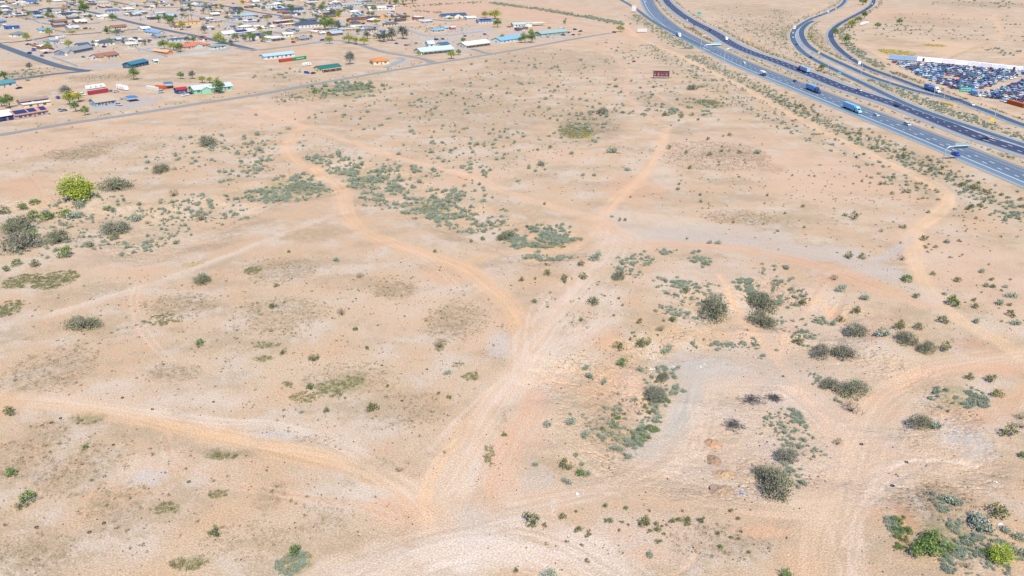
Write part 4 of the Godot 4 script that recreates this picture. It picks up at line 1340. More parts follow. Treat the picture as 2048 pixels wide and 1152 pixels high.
# ------------------------------------------------------------------ the scattered houses
func build_town():
	var cream := srgb(240, 225, 190)
	var white := srgb(245, 245, 240)
	var tan_ := srgb(230, 195, 150)
	var slate := srgb(70, 85, 110)
	var grey := srgb(150, 160, 165)
	var pale := srgb(205, 222, 230)
	var terra := srgb(215, 130, 95)
	var dark := srgb(60, 60, 75)
	house("long low house with grey roof and white garage end behind a yard wall", 130, 111.5, 187, 100, 11, 2.9, "gable", srgb(150, 165, 190), grey, {"wing": [0.0, 0.22, 3.0, white], "windows": 5})
	house("house with flat brown roof and a row of front windows above a gravel yard", 198, 121, 239, 114.5, 11, 3.0, "gable", srgb(225, 225, 230), srgb(165, 120, 100), {"wing": [0.0, 0.3, 4.0, cream], "windows": 5})
	house("white house with grey green hip roof on the corner of two dark streets", 33, 74.5, 57, 71.5, 11, 3.0, "hip", white, srgb(125, 145, 150))
	house("white house with pale blue roof and white car in front", 79, 66, 109, 64, 9, 3.0, "gable", white, srgb(120, 165, 200))
	house("low bright blue building with white door", 13, 59, 40, 57, 7, 3.2, "flat", srgb(30, 110, 190), srgb(60, 140, 215), {"door": white})
	house("white gabled house with grey teal roof beside clipped trees", 88, 27, 123, 25.5, 10, 3.0, "gable", white, srgb(150, 180, 185))
	house("white house with dark slate roof at the end of a pale drive", 126, 34, 153, 31.5, 10, 3.0, "gable", white, srgb(45, 80, 110), {"wing": [0.4, 1.0, 4.0, white]})
	house("low house with blue violet roof beside the dark street", 214, 25.5, 243, 24, 10, 2.8, "hip", pale, srgb(110, 125, 175))
	house("white house with blue roof behind the yellow green hedge", 55, 7, 77, 6, 10, 3.0, "gable", white, srgb(70, 120, 190))
	house("pink walled house with pale roof inside the cream yard wall", 188, 9.5, 222, 8.5, 10, 2.8, "hip", srgb(240, 205, 190), srgb(180, 195, 190))
	house("small house with white and blue roof at the orange dirt yard", -4, 48.5, 14, 46, 8, 2.8, "gable", white, srgb(110, 160, 200))
	house("white mobile home with pale blue roof on bare orange soil", 288, 67.5, 317, 71.5, 8, 2.9, "gable", white, srgb(120, 175, 225), {"windows": 4})
	house("large terracotta roofed house with white gabled front among trees", 372, 100, 421, 94, 15, 3.0, "hip", srgb(225, 215, 215), terra, {"wing": [0.28, 0.62, 3.5, srgb(215, 235, 235)], "rise": 2.4})
	house("long white roofed house with dark solar panel on its roof", 449, 74, 511, 67, 12, 2.9, "gable", srgb(225, 235, 240), srgb(235, 240, 240), {"solar": [[0.4, 0.78]], "windows": 6})
	house("house with teal blue roof and white gable end above the desert", 264, 137, 298, 129.5, 9, 3.2, "gable", srgb(60, 110, 145), srgb(60, 130, 160), {"trim": white})
	house("wide white house with grey gables beyond the gravel lots", 366, 11, 405, 9, 12, 3.0, "gable", srgb(220, 230, 235), srgb(120, 135, 145), {"wing": [0.35, 0.75, 4.0, white]})
	house("flat roofed tan house with palms behind a low fence", 352, 51, 402, 48, 11, 3.4, "flat", srgb(250, 210, 140), srgb(200, 165, 140), {"windows": 5})
	house("small white house with car beside it across from the tan house", 313, 31, 332, 29, 7, 2.8, "gable", white, srgb(190, 215, 225))
	house("pale blue house with white cars in the yard", 481, 36, 513, 34, 10, 2.8, "hip", pale, srgb(150, 195, 210))
	house("low garage with blue solar roof behind the terracotta house", 338, 84.5, 377, 82, 7, 2.6, "flat", pale, srgb(120, 160, 200), {"solar": [[0.1, 0.95]]})
	house("long narrow white building with grey roof inside the corner wall", 424, 99.5, 453, 96, 5, 2.6, "gable", white, srgb(130, 160, 165))
	house("low terracotta shed beside the white yard wall", 305, 106, 335, 110, 6, 2.4, "gable", srgb(235, 165, 125), srgb(235, 185, 145), {"name": "shed", "cat": "shed", "windows": 2})
	house("tiny white shed with dark door near the teal roofed house", 309, 128, 318, 127, 3.4, 2.6, "gable", white, srgb(200, 225, 235), {"name": "shed", "cat": "shed", "windows": 2})
	house("large white house with dark slate hip roof and tall porch columns", 598, 56.5, 647, 53, 17, 3.6, "hip", white, srgb(65, 90, 125), {"rise": 3.2, "windows": 6})
	house("pale blue roofed mobile home behind the two shipping containers", 529, 120, 590, 113, 8, 3.0, "gable", srgb(235, 240, 250), srgb(170, 215, 245), {"windows": 6})
	house("green roofed house with cream gable and planted porch", 642, 145.5, 683, 140, 10, 2.9, "gable", cream, srgb(20, 120, 115), {"porch": srgb(240, 200, 170), "trim": white})
	house("cream house with orange tile roof by the road bend", 747, 130, 779, 128, 13, 3.0, "hip", srgb(245, 235, 195), srgb(220, 145, 85), {"rise": 2.4})
	house("brown flat roofed house with ochre walls on the gravel lot", 698, 44.5, 731, 43, 12, 3.2, "hip", srgb(225, 160, 90), srgb(100, 85, 95))
	house("dark roofed house with triple garage next to the ochre wall", 735, 41, 761, 38, 12, 3.4, "flat", srgb(225, 170, 110), srgb(95, 90, 110))
	house("dark red house with white roof edge by the bare lot", 555, 48, 587, 44, 8, 2.9, "flat", srgb(120, 60, 70), srgb(235, 230, 225))
	house("small cream shed with pale roof above the curving street", 568, 74.5, 587, 73, 7, 3.0, "gable", srgb(250, 245, 215), srgb(235, 235, 225), {"name": "shed", "cat": "shed"})
	house("low house with pale roof and brown car beside the big trees", 681, 64, 714, 62, 9, 2.7, "flat", srgb(215, 175, 150), srgb(200, 225, 225))
	house("white house with dark blue roof beyond the weedy verge", 570, 25, 608, 22.5, 11, 3.0, "gable", srgb(220, 235, 245), srgb(50, 85, 125))
	house("white house with broken roofline and parked cars behind", 519, 15.5, 557, 14, 10, 3.0, "hip", white, srgb(170, 200, 215))
	house("dark brown roofed house behind the ochre boundary wall", 653, 33, 675, 31.5, 9, 2.8, "gable", srgb(200, 130, 95), dark)
	house("small white outbuilding with blue shadowed doors", 702, 28.5, 718, 27, 8, 3.0, "gable", white, srgb(225, 235, 240), {"name": "outbuilding", "cat": "shed"})
	house("grey roofed bungalow beyond the white outbuilding", 685, 13.5, 723, 12, 10, 2.8, "gable", pale, srgb(165, 185, 200))
	house("white farmhouse with pale roof and blue roofed annex", 738, 21, 790, 19, 11, 3.0, "gable", white, srgb(215, 225, 220), {"solar": [[0.7, 0.95]]})
	house("low pale blue bungalow among grey shrubs", 655, 16, 676, 15, 8, 2.7, "flat", pale, srgb(135, 175, 195))
	house("white bungalow with tan end wall near the far street", 615, 9.5, 637, 8, 9, 2.8, "gable", cream, srgb(190, 205, 205))
	house("white ranch house with dark blue roof alone on orange soil", 887, 37, 934, 34.5, 13, 3.0, "gable", white, srgb(50, 95, 135), {"wing": [0.42, 0.72, 3.5, white]})
	house("white roofed barn next to the ranch house", 935, 41, 953, 39.5, 8, 3.0, "gable", pale, srgb(245, 240, 235))
	house("house with blue solar roof under yellow green trees", 957, 47, 986, 46, 11, 2.8, "gable", pale, srgb(95, 145, 200), {"solar": [[0.1, 0.9]]})
	house("light blue roofed bungalow with cream front beside the pink shed", 874, 66, 890, 63.5, 10, 2.8, "hip", srgb(250, 235, 205), srgb(125, 190, 230))
	house("small white house next to the light blue roof", 891, 61, 902, 59, 8, 2.8, "gable", white, srgb(165, 200, 220))
	house("pink shed with white trim in a cluttered yard", 903, 60, 912, 59, 5, 2.8, "gable", srgb(215, 130, 140), srgb(235, 215, 215), {"name": "shed", "cat": "shed", "windows": 1})
	house("long pale roofed house with deep carport at the road junction", 842, 110, 908, 103.5, 13, 3.0, "gable", srgb(225, 230, 225), srgb(200, 225, 228), {"porch": srgb(205, 225, 228), "windows": 6})
	house("white roofed ranch house with shaded porch by the paved road", 931, 96.5, 980, 90, 12, 2.9, "gable", srgb(215, 220, 220), srgb(245, 243, 230), {"porch": srgb(235, 235, 225), "windows": 5})
	house("small house with dark blue roof behind the pale roofed house", 883, 95, 899, 93, 8, 2.8, "gable", white, srgb(60, 110, 150))
	house("white cottage with steep pale gable and tall windows", 857, 94.5, 870, 93.5, 7, 3.2, "gable", srgb(225, 238, 245), srgb(195, 220, 235), {"rise": 2.6})
	house("tan bungalow with slate roof beside the tree clump", 768, 53, 797, 52, 10, 2.8, "hip", srgb(235, 205, 165), srgb(90, 110, 125))
	house("pale blue roofed house next to the bright green trees", 1002, 87.5, 1046, 80.5, 13, 3.0, "gable", srgb(220, 240, 245), srgb(130, 190, 225), {"windows": 5})
	house("long grey green roofed building in the yard of parked cars", 1082, 73.5, 1135, 68, 11, 3.0, "gable", srgb(165, 190, 185), srgb(155, 190, 190), {"windows": 5})
	house("white twin gabled house below the far line of shrubs", 1027, 54.5, 1062, 53, 9, 3.0, "gable", white, srgb(190, 210, 210), {"wing": [0.6, 1.0, 3.5, white]})
	canopy("white flat canopy on posts beside the twin gabled house", 1066, 52.5, 1091, 51, 8, 3.4, srgb(248, 245, 238))
	house("house with white roof and dark blue front at the paved road", -12, 246, 30, 239, 11, 3.2, "gable", srgb(35, 50, 130), srgb(240, 245, 240), {"trim": srgb(90, 100, 170)})
	house("dusty rose roofed house with two blue solar panels", 33, 240.5, 98, 229.5, 10, 2.9, "gable", srgb(205, 185, 185), srgb(205, 155, 145), {"solar": [[0.02, 0.4], [0.44, 0.68], [0.8, 0.99]], "windows": 6})
	house("light blue cottage with grey brown roof and red door", 192.5, 214, 233, 208, 9.5, 2.8, "gable", srgb(150, 205, 235), srgb(195, 180, 160), {"door": srgb(175, 30, 65), "windows": 5, "trim": white})
	house("white house with teal roof at the edge of the shrubby lot", -14, 179, 33, 171.5, 9, 2.9, "gable", srgb(225, 235, 240), srgb(85, 155, 165))
	house("long cream storage shed behind the dusty rose roof", 49, 218, 104, 210.5, 5, 2.6, "flat", srgb(245, 225, 200), srgb(240, 240, 230), {"name": "shed", "cat": "shed", "windows": 3})
	house("long low brown roofed shed behind the cream shed", 42, 211, 98, 203, 5, 2.4, "gable", srgb(170, 150, 150), srgb(165, 145, 140), {"name": "shed", "cat": "shed", "windows": 2})
	house("mint green house with pale grey roof beside the paved road", 389, 188.5, 432, 183.5, 11, 2.9, "gable", srgb(150, 225, 195), srgb(205, 220, 225), {"wing": [0.3, 0.75, 2.5, srgb(160, 230, 200)], "windows": 4})
	house("mint green annex with dark blue patio roof", 436, 183, 466, 179.5, 10, 2.9, "gable", srgb(150, 225, 195), srgb(200, 222, 232), {"solar": [[0.0, 0.55]], "windows": 3})
	house("blue shed with dark red roof and white corner", 355.5, 188.5, 375.5, 186, 6, 2.9, "gable", srgb(40, 105, 175), srgb(175, 45, 70), {"name": "shed", "cat": "shed", "windows": 2, "trim": white})
	canopy("blue roofed carport at the edge of the gravel drive", 258, 205, 279, 202.5, 8, 2.7, srgb(60, 140, 215))
	canopy("blue carport sheltering a dark car beside the orange container", 331, 176.5, 348, 175, 7, 3.0, srgb(60, 130, 200))
	canopy("white flat carport beside the long grey roofed house", 88, 108.5, 108, 106, 7, 2.8, srgb(240, 240, 235))
	container("rust red shipping container end to end with a green one", 561, 125.2, 586.5, 122, srgb(185, 85, 60))
	container("green shipping container with a white painted panel", 587.5, 122, 613, 118, srgb(0, 165, 105), true)
	container("maroon shipping container beside the white campers", 180, 190.5, 217.5, 184.5, srgb(180, 65, 90))
	container("white shipping container by the gravel turning place", 292, 179, 312, 182.5, srgb(240, 240, 230))
	container("orange shipping container behind the silver trailer", 311, 178, 328, 179.5, srgb(225, 110, 65))
	container("orange storage container far up by the dark street", 481, 5.5, 508, 4.8, srgb(235, 130, 50))
	camper("white camper trailer parked behind the maroon container", 175, 180.5, 212, 175, srgb(238, 240, 238))
	camper("white motorhome with rounded nose parked by itself on gravel", 233, 178, 251, 182, srgb(245, 245, 243), 3.2)
	camper("cream camper trailer beside the long grey roofed house", 195, 92.5, 217, 88.5, srgb(240, 240, 215))
	camper("white camper with dark windows above the long grey roofed house", 116, 79, 134, 76, srgb(238, 240, 238))
	camper("small silver trailer in front of the orange container", 318, 187, 328, 186, srgb(150, 190, 205), 2.4)
	camper("white travel trailer behind the green roofed house", 608, 133, 623, 131, srgb(240, 240, 235), 2.7)
	camper("lone white camper parked beyond the outermost slip road", 1724, 51, 1737, 47, srgb(245, 245, 245), 3.0)
	yard_wall("grey white block wall along the wide dark street", [[104, 116.5], [130, 125], [156, 135]], 1.8, srgb(205, 215, 220))
	yard_wall("pale block wall across the gravel yard", [[126, 122.5], [150, 121], [172, 119]], 1.6, srgb(205, 212, 212))
	yard_wall("white block wall sloping behind the brown roofed house", [[219, 82], [235, 88], [252, 95]], 1.8, srgb(225, 232, 232))
	yard_wall("long white block wall round the terracotta house", [[256, 94], [290, 102], [336, 115.5], [380, 110], [420, 106], [462, 98.5]], 1.8, srgb(215, 225, 225))
	yard_wall("cream wall beside the far dark street", [[141, 2], [160, 7], [185, 14.5], [198, 13.5]], 2.2, srgb(248, 222, 205))
	yard_wall("cream wall in the far corner by the street", [[256, 1], [268, 4], [281, 6]], 2.2, srgb(248, 235, 200))
	yard_wall("white fence along the pale concrete lane", [[406, 36], [430, 40], [452, 45.5]], 1.6, srgb(240, 240, 235))
	yard_wall("white boundary wall sloping behind parked cars", [[63, 80], [78, 86], [95, 90]], 1.6, srgb(220, 228, 230))
	yard_wall("white fence in front of the tan flat roofed house", [[350, 55], [380, 54.5], [412, 51]], 1.2, srgb(235, 235, 225))
	yard_wall("ochre wall behind the brown roofed houses", [[648, 38], [675, 37], [702, 35.5]], 2.0, srgb(235, 185, 105))
	yard_wall("ochre wall beside the triple garage", [[760, 34], [770, 33.5], [777, 36]], 2.4, srgb(240, 190, 90))
	yard_wall("grey wall running down past the white motor home lots", [[50, 35], [62, 39], [80, 47]], 1.6, srgb(195, 198, 198))
	# vehicles standing about the yards
	var street := atan2(506.0, 413.0)
	var cols := {"white": srgb(240, 240, 240), "silver": srgb(180, 190, 200), "black": srgb(40, 40, 60), "red": srgb(180, 30, 50), "blue": srgb(40, 70, 170), "navy": srgb(35, 40, 90), "tan": srgb(190, 150, 110), "grey": srgb(110, 120, 135), "yellow": srgb(250, 205, 30)}
	var spots := [
		[81, 97.5, "sedan", "red", "red car on the bare lot beside the grey wall"], [59, 107.5, "van", "navy", "dark van driving on the wide street"], [57, 90, "pickup", "black", "black pickup at the head of a row of cars"], [70, 89, "sedan", "navy", "dark blue car behind the black pickup"],
		[76, 92.5, "sedan", "silver", "silver car parked beside the dark blue car"], [90, 91.5, "pickup", "white", "white pickup in front of the yard shed"], [23, 72, "van", "white", "white van beside the grey green hip roof"], [84, 65.5, "sedan", "white", "white car in front of the pale blue roof"], [5, 57, "van", "white", "white van next to the bright blue building"],
		[92, 106.5, "sedan", "black", "dark car under the white flat carport"], [186, 91.5, "pickup", "white", "white pickup behind the cream camper"], [208, 95, "sedan", "navy", "dark car in front of the cream camper"], [126, 110, "sedan", "navy", "dark violet car by the white garage end"], [84, 113, "van", "grey", "grey green van beside the wide dark street"],
		[173, 117.5, "sedan", "white", "white car on the gravel yard by the brown roof"], [167, 115, "sedan", "grey", "grey car beside the white car on gravel"], [371, 191.5, "pickup", "white", "white pickup in front of the blue shed"], [381, 188, "sedan", "navy", "navy car next to the white pickup"], [340, 176.5, "sedan", "black", "black car under the blue carport"],
		[614, 147, "van", "blue", "blue van with its rear to the road by the green roof"], [627, 147.5, "sedan", "black", "black car beside the blue van"], [120, 222, "pickup", "silver", "silver pickup at the end of the rose roofed house"], [127, 222.5, "sedan", "grey", "grey car behind the silver pickup"], [237, 211, "pickup", "silver", "pale pickup by the red door"], [246, 199, "sedan", "silver", "silver car behind the light blue cottage"],
		[222, 183, "sedan", "grey", "grey car at the end of the maroon container"], [232, 184.5, "sedan", "silver", "silver car in front of the motorhome"], [165, 190.5, "van", "white", "white van nose to the maroon container"], [145, 187.5, "van", "yellow", "yellow machine beside the grey tree"], [116, 197, "van", "blue", "blue machine standing by the tree row"],
		[38, 177.5, "sedan", "navy", "dark car beyond the teal roof"], [812, 91.5, "sedan", "red", "red car in the yard of the tree clump"], [820, 90.5, "van", "silver", "silver van behind the red car"], [843, 87.5, "sedan", "white", "white car near the tan truck"], [832, 88, "pickup", "tan", "tan truck in the yard of the tree clump"], [793, 88, "sedan", "blue", "blue car under the grey tree"],
		[873, 80, "van", "black", "black van in the cluttered yard"], [885, 79, "sedan", "navy", "dark blue car by the black van"], [930, 73, "sedan", "black", "black car beside the pale drive"], [970, 70, "van", "grey", "grey van at the end of the pale drive"], [1161, 63.5, "pickup", "navy", "dark pickup parked alone by the road bend"], [1146, 70.5, "sedan", "navy", "navy car in front of the grey green building"],
		[1158, 70, "sedan", "tan", "tan car next to the navy car"], [1228, 65.5, "pickup", "black", "black pickup at the end of the paved road"], [1150, 60, "van", "black", "black van at the far end of the car yard"], [1142, 62, "sedan", "white", "white car beside the black van"], [1137, 66, "sedan", "black", "black car by the grey green end wall"], [1128, 58, "sedan", "silver", "silver car behind the grey green roof"],
		[1120, 56, "van", "white", "white van in the back row of the car yard"], [1126, 71, "pickup", "black", "black truck in front of the grey green building"], [1088, 74, "sedan", "white", "white car in front of the car yard"], [1096, 75, "sedan", "silver", "silver car beside the tarpaulin"], [1099, 57, "van", "grey", "grey van behind the long building"], [1048, 62, "van", "white", "white trailer beside the twin gables"],
		[466, 8, "sedan", "navy", "navy car on the bare far lot"], [505, 6, "pickup", "blue", "blue pickup beside the orange container"], [486, 35, "sedan", "white", "white car in front of the pale blue house"], [503, 37, "van", "white", "white van at the pale blue house"], [362, 29.5, "sedan", "navy", "dark car beside the pale concrete lane"], [328, 37, "sedan", "white", "white car by the small white house"],
		[700, 62.5, "sedan", "black", "dark car beside the low pale roof"], [717, 63, "sedan", "grey", "grey car at the end of the low pale roof"], [540, 65, "van", "black", "black van in the fenced yard"], [520, 68, "sedan", "grey", "grey car below the fenced yard"], [550, 76, "sedan", "silver", "silver car in front of the cream shed"], [737, 40.5, "sedan", "white", "white car before the triple garage"],
		[789, 37, "van", "yellow", "yellow machine beside the white truck"], [797, 38, "van", "white", "white truck beside the yellow machine"], [1268, 124, "sedan", "red", "red wreck lying in the desert scrub"],
	]
	more_homes()
	for i in spots.size():
		var s = spots[i]
		parked_car(s[4], s[2], cols[s[3]], flat(s[0], s[1]), street + (i % 4) * 1.57 + 0.2 * sin(i * 1.7))

# the crowd of far lots: each with a house, often a shed, a car, a tree or two
func more_homes():
	var r := RandomNumberGenerator.new()
	r.seed = 404
	var walls := [["white", srgb(245, 245, 240)], ["cream", srgb(245, 232, 200)], ["tan", srgb(225, 200, 170)], ["pale blue", srgb(210, 224, 235)], ["grey", srgb(185, 190, 195)], ["brown", srgb(160, 115, 90)]]
	var roofs := [["white", srgb(240, 242, 240)], ["grey", srgb(150, 160, 168)], ["slate", srgb(80, 98, 120)], ["pale blue", srgb(165, 205, 230)], ["brown", srgb(150, 110, 95)], ["light grey", srgb(205, 215, 220)], ["white", srgb(245, 245, 240)], ["dark grey", srgb(105, 110, 118)]]
	var kinds := ["gable", "gable", "hip", "flat"]
	var made := 0
	var ux := Vector3(413, 0, -506).normalized()
	var uz := Vector3(-ux.z, 0, ux.x)
	for t in 9000:
		if made >= 150: break
		var px := r.randf_range(-10, 1130)
		var py := r.randf_range(-6, 100) if r.randf() < 0.45 else r.randf_range(-8, 40)
		# lots lie above the long paved road and off the bare fields
		if py > 128.0 - px * 0.062 or (px > 800 and py < 34) or (px > 760 and py > 88) or (px > 930 and py < 44) or (px > 500 and px < 640 and py > 84) or (px > 250 and px < 520 and py > 106): continue
		if px < 250 and py > 122.0: continue
		var at := flat(px, py)
		if is_blocked(at.x, at.z): continue
		var ok := true
		for h in homes:
			if at.distance_squared_to(h[0]) < 25.0 * 25.0:
				ok = false; break
		if not ok: continue
		var w := r.randf_range(9.0, 17.0)
		var a := at - ux * w * 0.5
		var b := at + ux * w * 0.5
		if is_blocked(a.x, a.z) or is_blocked(b.x, b.z) or is_blocked(at.x + uz.x * 9.0, at.z + uz.z * 9.0) or is_blocked(at.x - uz.x * 9.0, at.z - uz.z * 9.0): continue
		made += 1
		var wc = walls[r.randi() % walls.size()]
		var rc = roofs[r.randi() % roofs.size()]
		var kd: String = kinds[r.randi() % 4]
		var opt := {"windows": 3 + r.randi() % 3, "group": "houses on the far lots"}
		if r.randf() < 0.4: opt.wing = [0.05, 0.4, 3.0, wc[1]]
		if r.randf() < 0.25: opt.solar = [[0.2, 0.7]]
		if r.randf() < 0.3: opt.porch = rc[1]
		house_at("%s house with %s %s roof%s on the crowded far lots" % [wc[0], rc[0], {"gable": "pitched", "hip": "hipped", "flat": "flat"}[kd], " and solar panel" if opt.has("solar") else (" and porch" if opt.has("porch") else (" and gabled wing" if opt.has("wing") else ""))], a, b, r.randf_range(7.5, 12.0), r.randf_range(2.7, 3.2), kd, wc[1], rc[1], opt)
		if r.randf() < 0.75:
			var s0 := at + ux * r.randf_range(-14.0, 14.0) - uz * r.randf_range(14.0, 20.0) * (1.0 if uz.z > 0.0 else -1.0)
			if not is_blocked(s0.x, s0.z):
				var sw := r.randf_range(3.0, 8.0)
				var wc2 = walls[r.randi() % walls.size()]
				var rc2 = roofs[r.randi() % roofs.size()]
				house_at("small %s shed with %s roof behind a far house" % [wc2[0], rc2[0]], s0, s0 + ux * sw, r.randf_range(2.6, 5.0), r.randf_range(2.2, 2.8), "gable" if r.randf() < 0.6 else "flat", wc2[1], rc2[1], {"name": "shed", "cat": "shed", "windows": 1, "plain": true, "group": "sheds on the far lots"})
		if r.randf() < 0.45:
			var side: float = 1.0 if r.randf() < 0.5 else -1.0
			var l0 := at + uz * 13.0 - ux * 17.0 * side
			var l1 := l0 + ux * 34.0 * side
			var l2 := l1 - uz * 30.0
			if not (is_blocked(l0.x, l0.z) or is_blocked(l1.x, l1.z) or is_blocked(l2.x, l2.z) or is_blocked((l0.x + l1.x) * 0.5, (l0.z + l1.z) * 0.5)):
				var wt = [["white", srgb(225, 228, 228)], ["grey", srgb(180, 182, 182)], ["tan", srgb(205, 185, 160)]][r.randi() % 3]
				wall_at("%s yard wall round the lot of a %s house with %s roof" % [wt[0], wc[0], rc[0]], PackedVector3Array([l0, l1, l2]), r.randf_range(1.2, 1.9), wt[1], "yard walls of the far lots")
		for k in r.randi() % 6:
			var c0 := at + ux * r.randf_range(-20.0, 20.0) + uz * r.randf_range(-14.0, 14.0)
			if is_blocked(c0.x, c0.z) or c0.distance_to(at) < 9.0: continue
			var tones := [["white", srgb(240, 240, 240)], ["silver", srgb(180, 190, 200)], ["dark", srgb(45, 45, 65)], ["blue", srgb(50, 85, 160)], ["red", srgb(165, 40, 50)]]
			var tn = tones[r.randi() % 5]
			var kk: String = ["sedan", "pickup", "van"][r.randi() % 3]
			parked_car("%s %s parked in the yard of a far house" % [tn[0], {"sedan": "car", "pickup": "pickup", "van": "van"}[kk]], kk, tn[1], c0, r.randf() * TAU, "vehicles in the far yards")
		for k in r.randi() % 6:
			var t0 := at + ux * r.randf_range(-22.0, 22.0) + uz * r.randf_range(-18.0, 18.0)
			if is_blocked(t0.x, t0.z) or t0.distance_to(at) < 11.0: continue
			plant(["tree", "yellowtree", "greytree"][r.randi() % 3], t0, r.randf_range(3.5, 8.5))
	print("homes ", made)

# ------------------------------------------------------------------ traffic
func heading(p: PackedVector3Array, at: Vector3) -> Vector3:
	var best := 0
	var bd := 1e18
	for i in p.size() - 1:
		var d := at.distance_squared_to(p[i])
		if d < bd:
			bd = d; best = i
	var v := p[min(best + 1, p.size() - 1)] - p[max(best - 1, 0)]
	v.y = 0
	return v.normalized()

func on_road(p: PackedVector3Array, px: float, py: float, away: bool) -> Array:
	var at := flat(px, py)
	var d := heading(p, at)
	if not away: d = -d
	at.y = ROAD_Y + 0.03
	return [at, atan2(-d.z, d.x)]

func build_traffic():
	var white := srgb(240, 242, 245)
	var t
	t = on_road(near_way, 1357, 73, false)
	lorry("lorry with sky blue trailer and white cab near the merging lane", t[0], t[1], srgb(95, 170, 225), white, 11.0)
	t = on_road(far_way, 1606, 143, true)
	lorry("lorry with red cab pulling a pale blue trailer away", t[0], t[1], srgb(150, 190, 225), srgb(150, 30, 60), 14.5)
	t = on_road(near_way, 1626, 183, false)
	lorry("lorry with mid blue trailer and navy cab", t[0], t[1], srgb(90, 165, 225), srgb(25, 60, 115), 14.0)
	t = on_road(near_way, 1704, 222, false)
	lorry("lorry with light blue trailer and pale teal cab", t[0], t[1], srgb(115, 190, 235), srgb(150, 210, 230), 15.0)
	t = on_road(near_way, 1525, 151, false)
	box_truck("white box truck with dark navy cab in the outer lane", t[0], t[1], white, srgb(30, 45, 90))
	t = on_road(ramp_out, 1864, 183, false)
	lorry("lorry with blue trailer and white cab on the slip road", t[0], t[1], srgb(50, 135, 205), white, 12.0)
	t = on_road(far_way, 1452, 81, true)
	box_truck("white box truck on the dark carriageway bend", t[0], t[1], white, white)
	t = on_road(ramp_in, 1589, 59, false)
	box_truck("small white box truck leading cars round the slip road bend", t[0], t[1], white, white)
	var cars := [
		[near_way, 1752, 232, false, "sedan", srgb(205, 220, 230), "pale silver car ahead of the teal cab lorry"], [near_way, 1814, 251, false, "van", srgb(200, 215, 225), "silver van in the middle lane before the overhead sign"],
		[near_way, 1911, 311, false, "pickup", srgb(40, 80, 190), "blue pickup passing beneath the overhead sign"], [near_way, 1488, 127, false, "sedan", white, "white car behind the white box truck"], [far_way, 1717, 182, true, "pickup", srgb(215, 228, 235), "white pickup on the dark carriageway"],
		[far_way, 1792, 213, true, "sedan", srgb(30, 40, 85), "navy car on the dark carriageway"], [ramp_loop, 1943, 211, false, "sedan", white, "white car on the slip road past the yellow barrels"], [ramp_in, 1586, 67, true, "sedan", white, "white car following the small box truck"],
		[ramp_in, 1586, 76, true, "sedan", srgb(220, 225, 235), "pale car last in the group on the bend"], [ramp_in, 1593, 90, true, "van", srgb(40, 70, 110), "dark blue van below the slip road bend"], [ramp_in, 1621, 116, true, "sedan", srgb(35, 45, 75), "dark car climbing the slip road"],
		[ramp_out, 1703, 118, false, "van", srgb(35, 60, 100), "dark van on the outermost slip road"], [ramp_in, 1640, 32, true, "sedan", srgb(35, 45, 70), "dark car high on the slip road"], [ramp_out, 1733, 18, false, "sedan", srgb(35, 40, 60), "dark car near the top of the outermost slip road"],
		[ramp_out, 1744, 9, false, "van", white, "white van at the top of the outermost slip road"], [near_way, 1291, 4, false, "van", white, "white van far up the near carriageway"], [near_way, 1327, 36, false, "sedan", srgb(35, 40, 80), "dark car on the near carriageway bend"],
		[far_way, 1333, 4, true, "sedan", srgb(30, 35, 70), "dark car farthest up the dark carriageway"], [far_way, 1339, 11, true, "sedan", srgb(70, 90, 130), "steel blue car on the dark carriageway bend"], [far_way, 1374, 42, true, "van", srgb(230, 245, 240), "white van on the dark carriageway bend"],
		[far_way, 1388, 51, true, "sedan", srgb(150, 25, 60), "crimson car on the dark carriageway"], [far_way, 1420, 62, true, "pickup", srgb(40, 50, 80), "dark pickup with pale load on the dark carriageway"], [near_way, 1308, 43, false, "sedan", srgb(25, 35, 70), "dark car in the exit lane"],
		[near_way, 1590, 164, false, "sedan", srgb(60, 75, 115), "steel blue car in the inner lane behind the mid blue trailer"],
	]
	for c in cars:
		t = on_road(c[0], c[1], c[2], c[3])
		road_car(c[6], c[4], c[5], t[0], t[1])

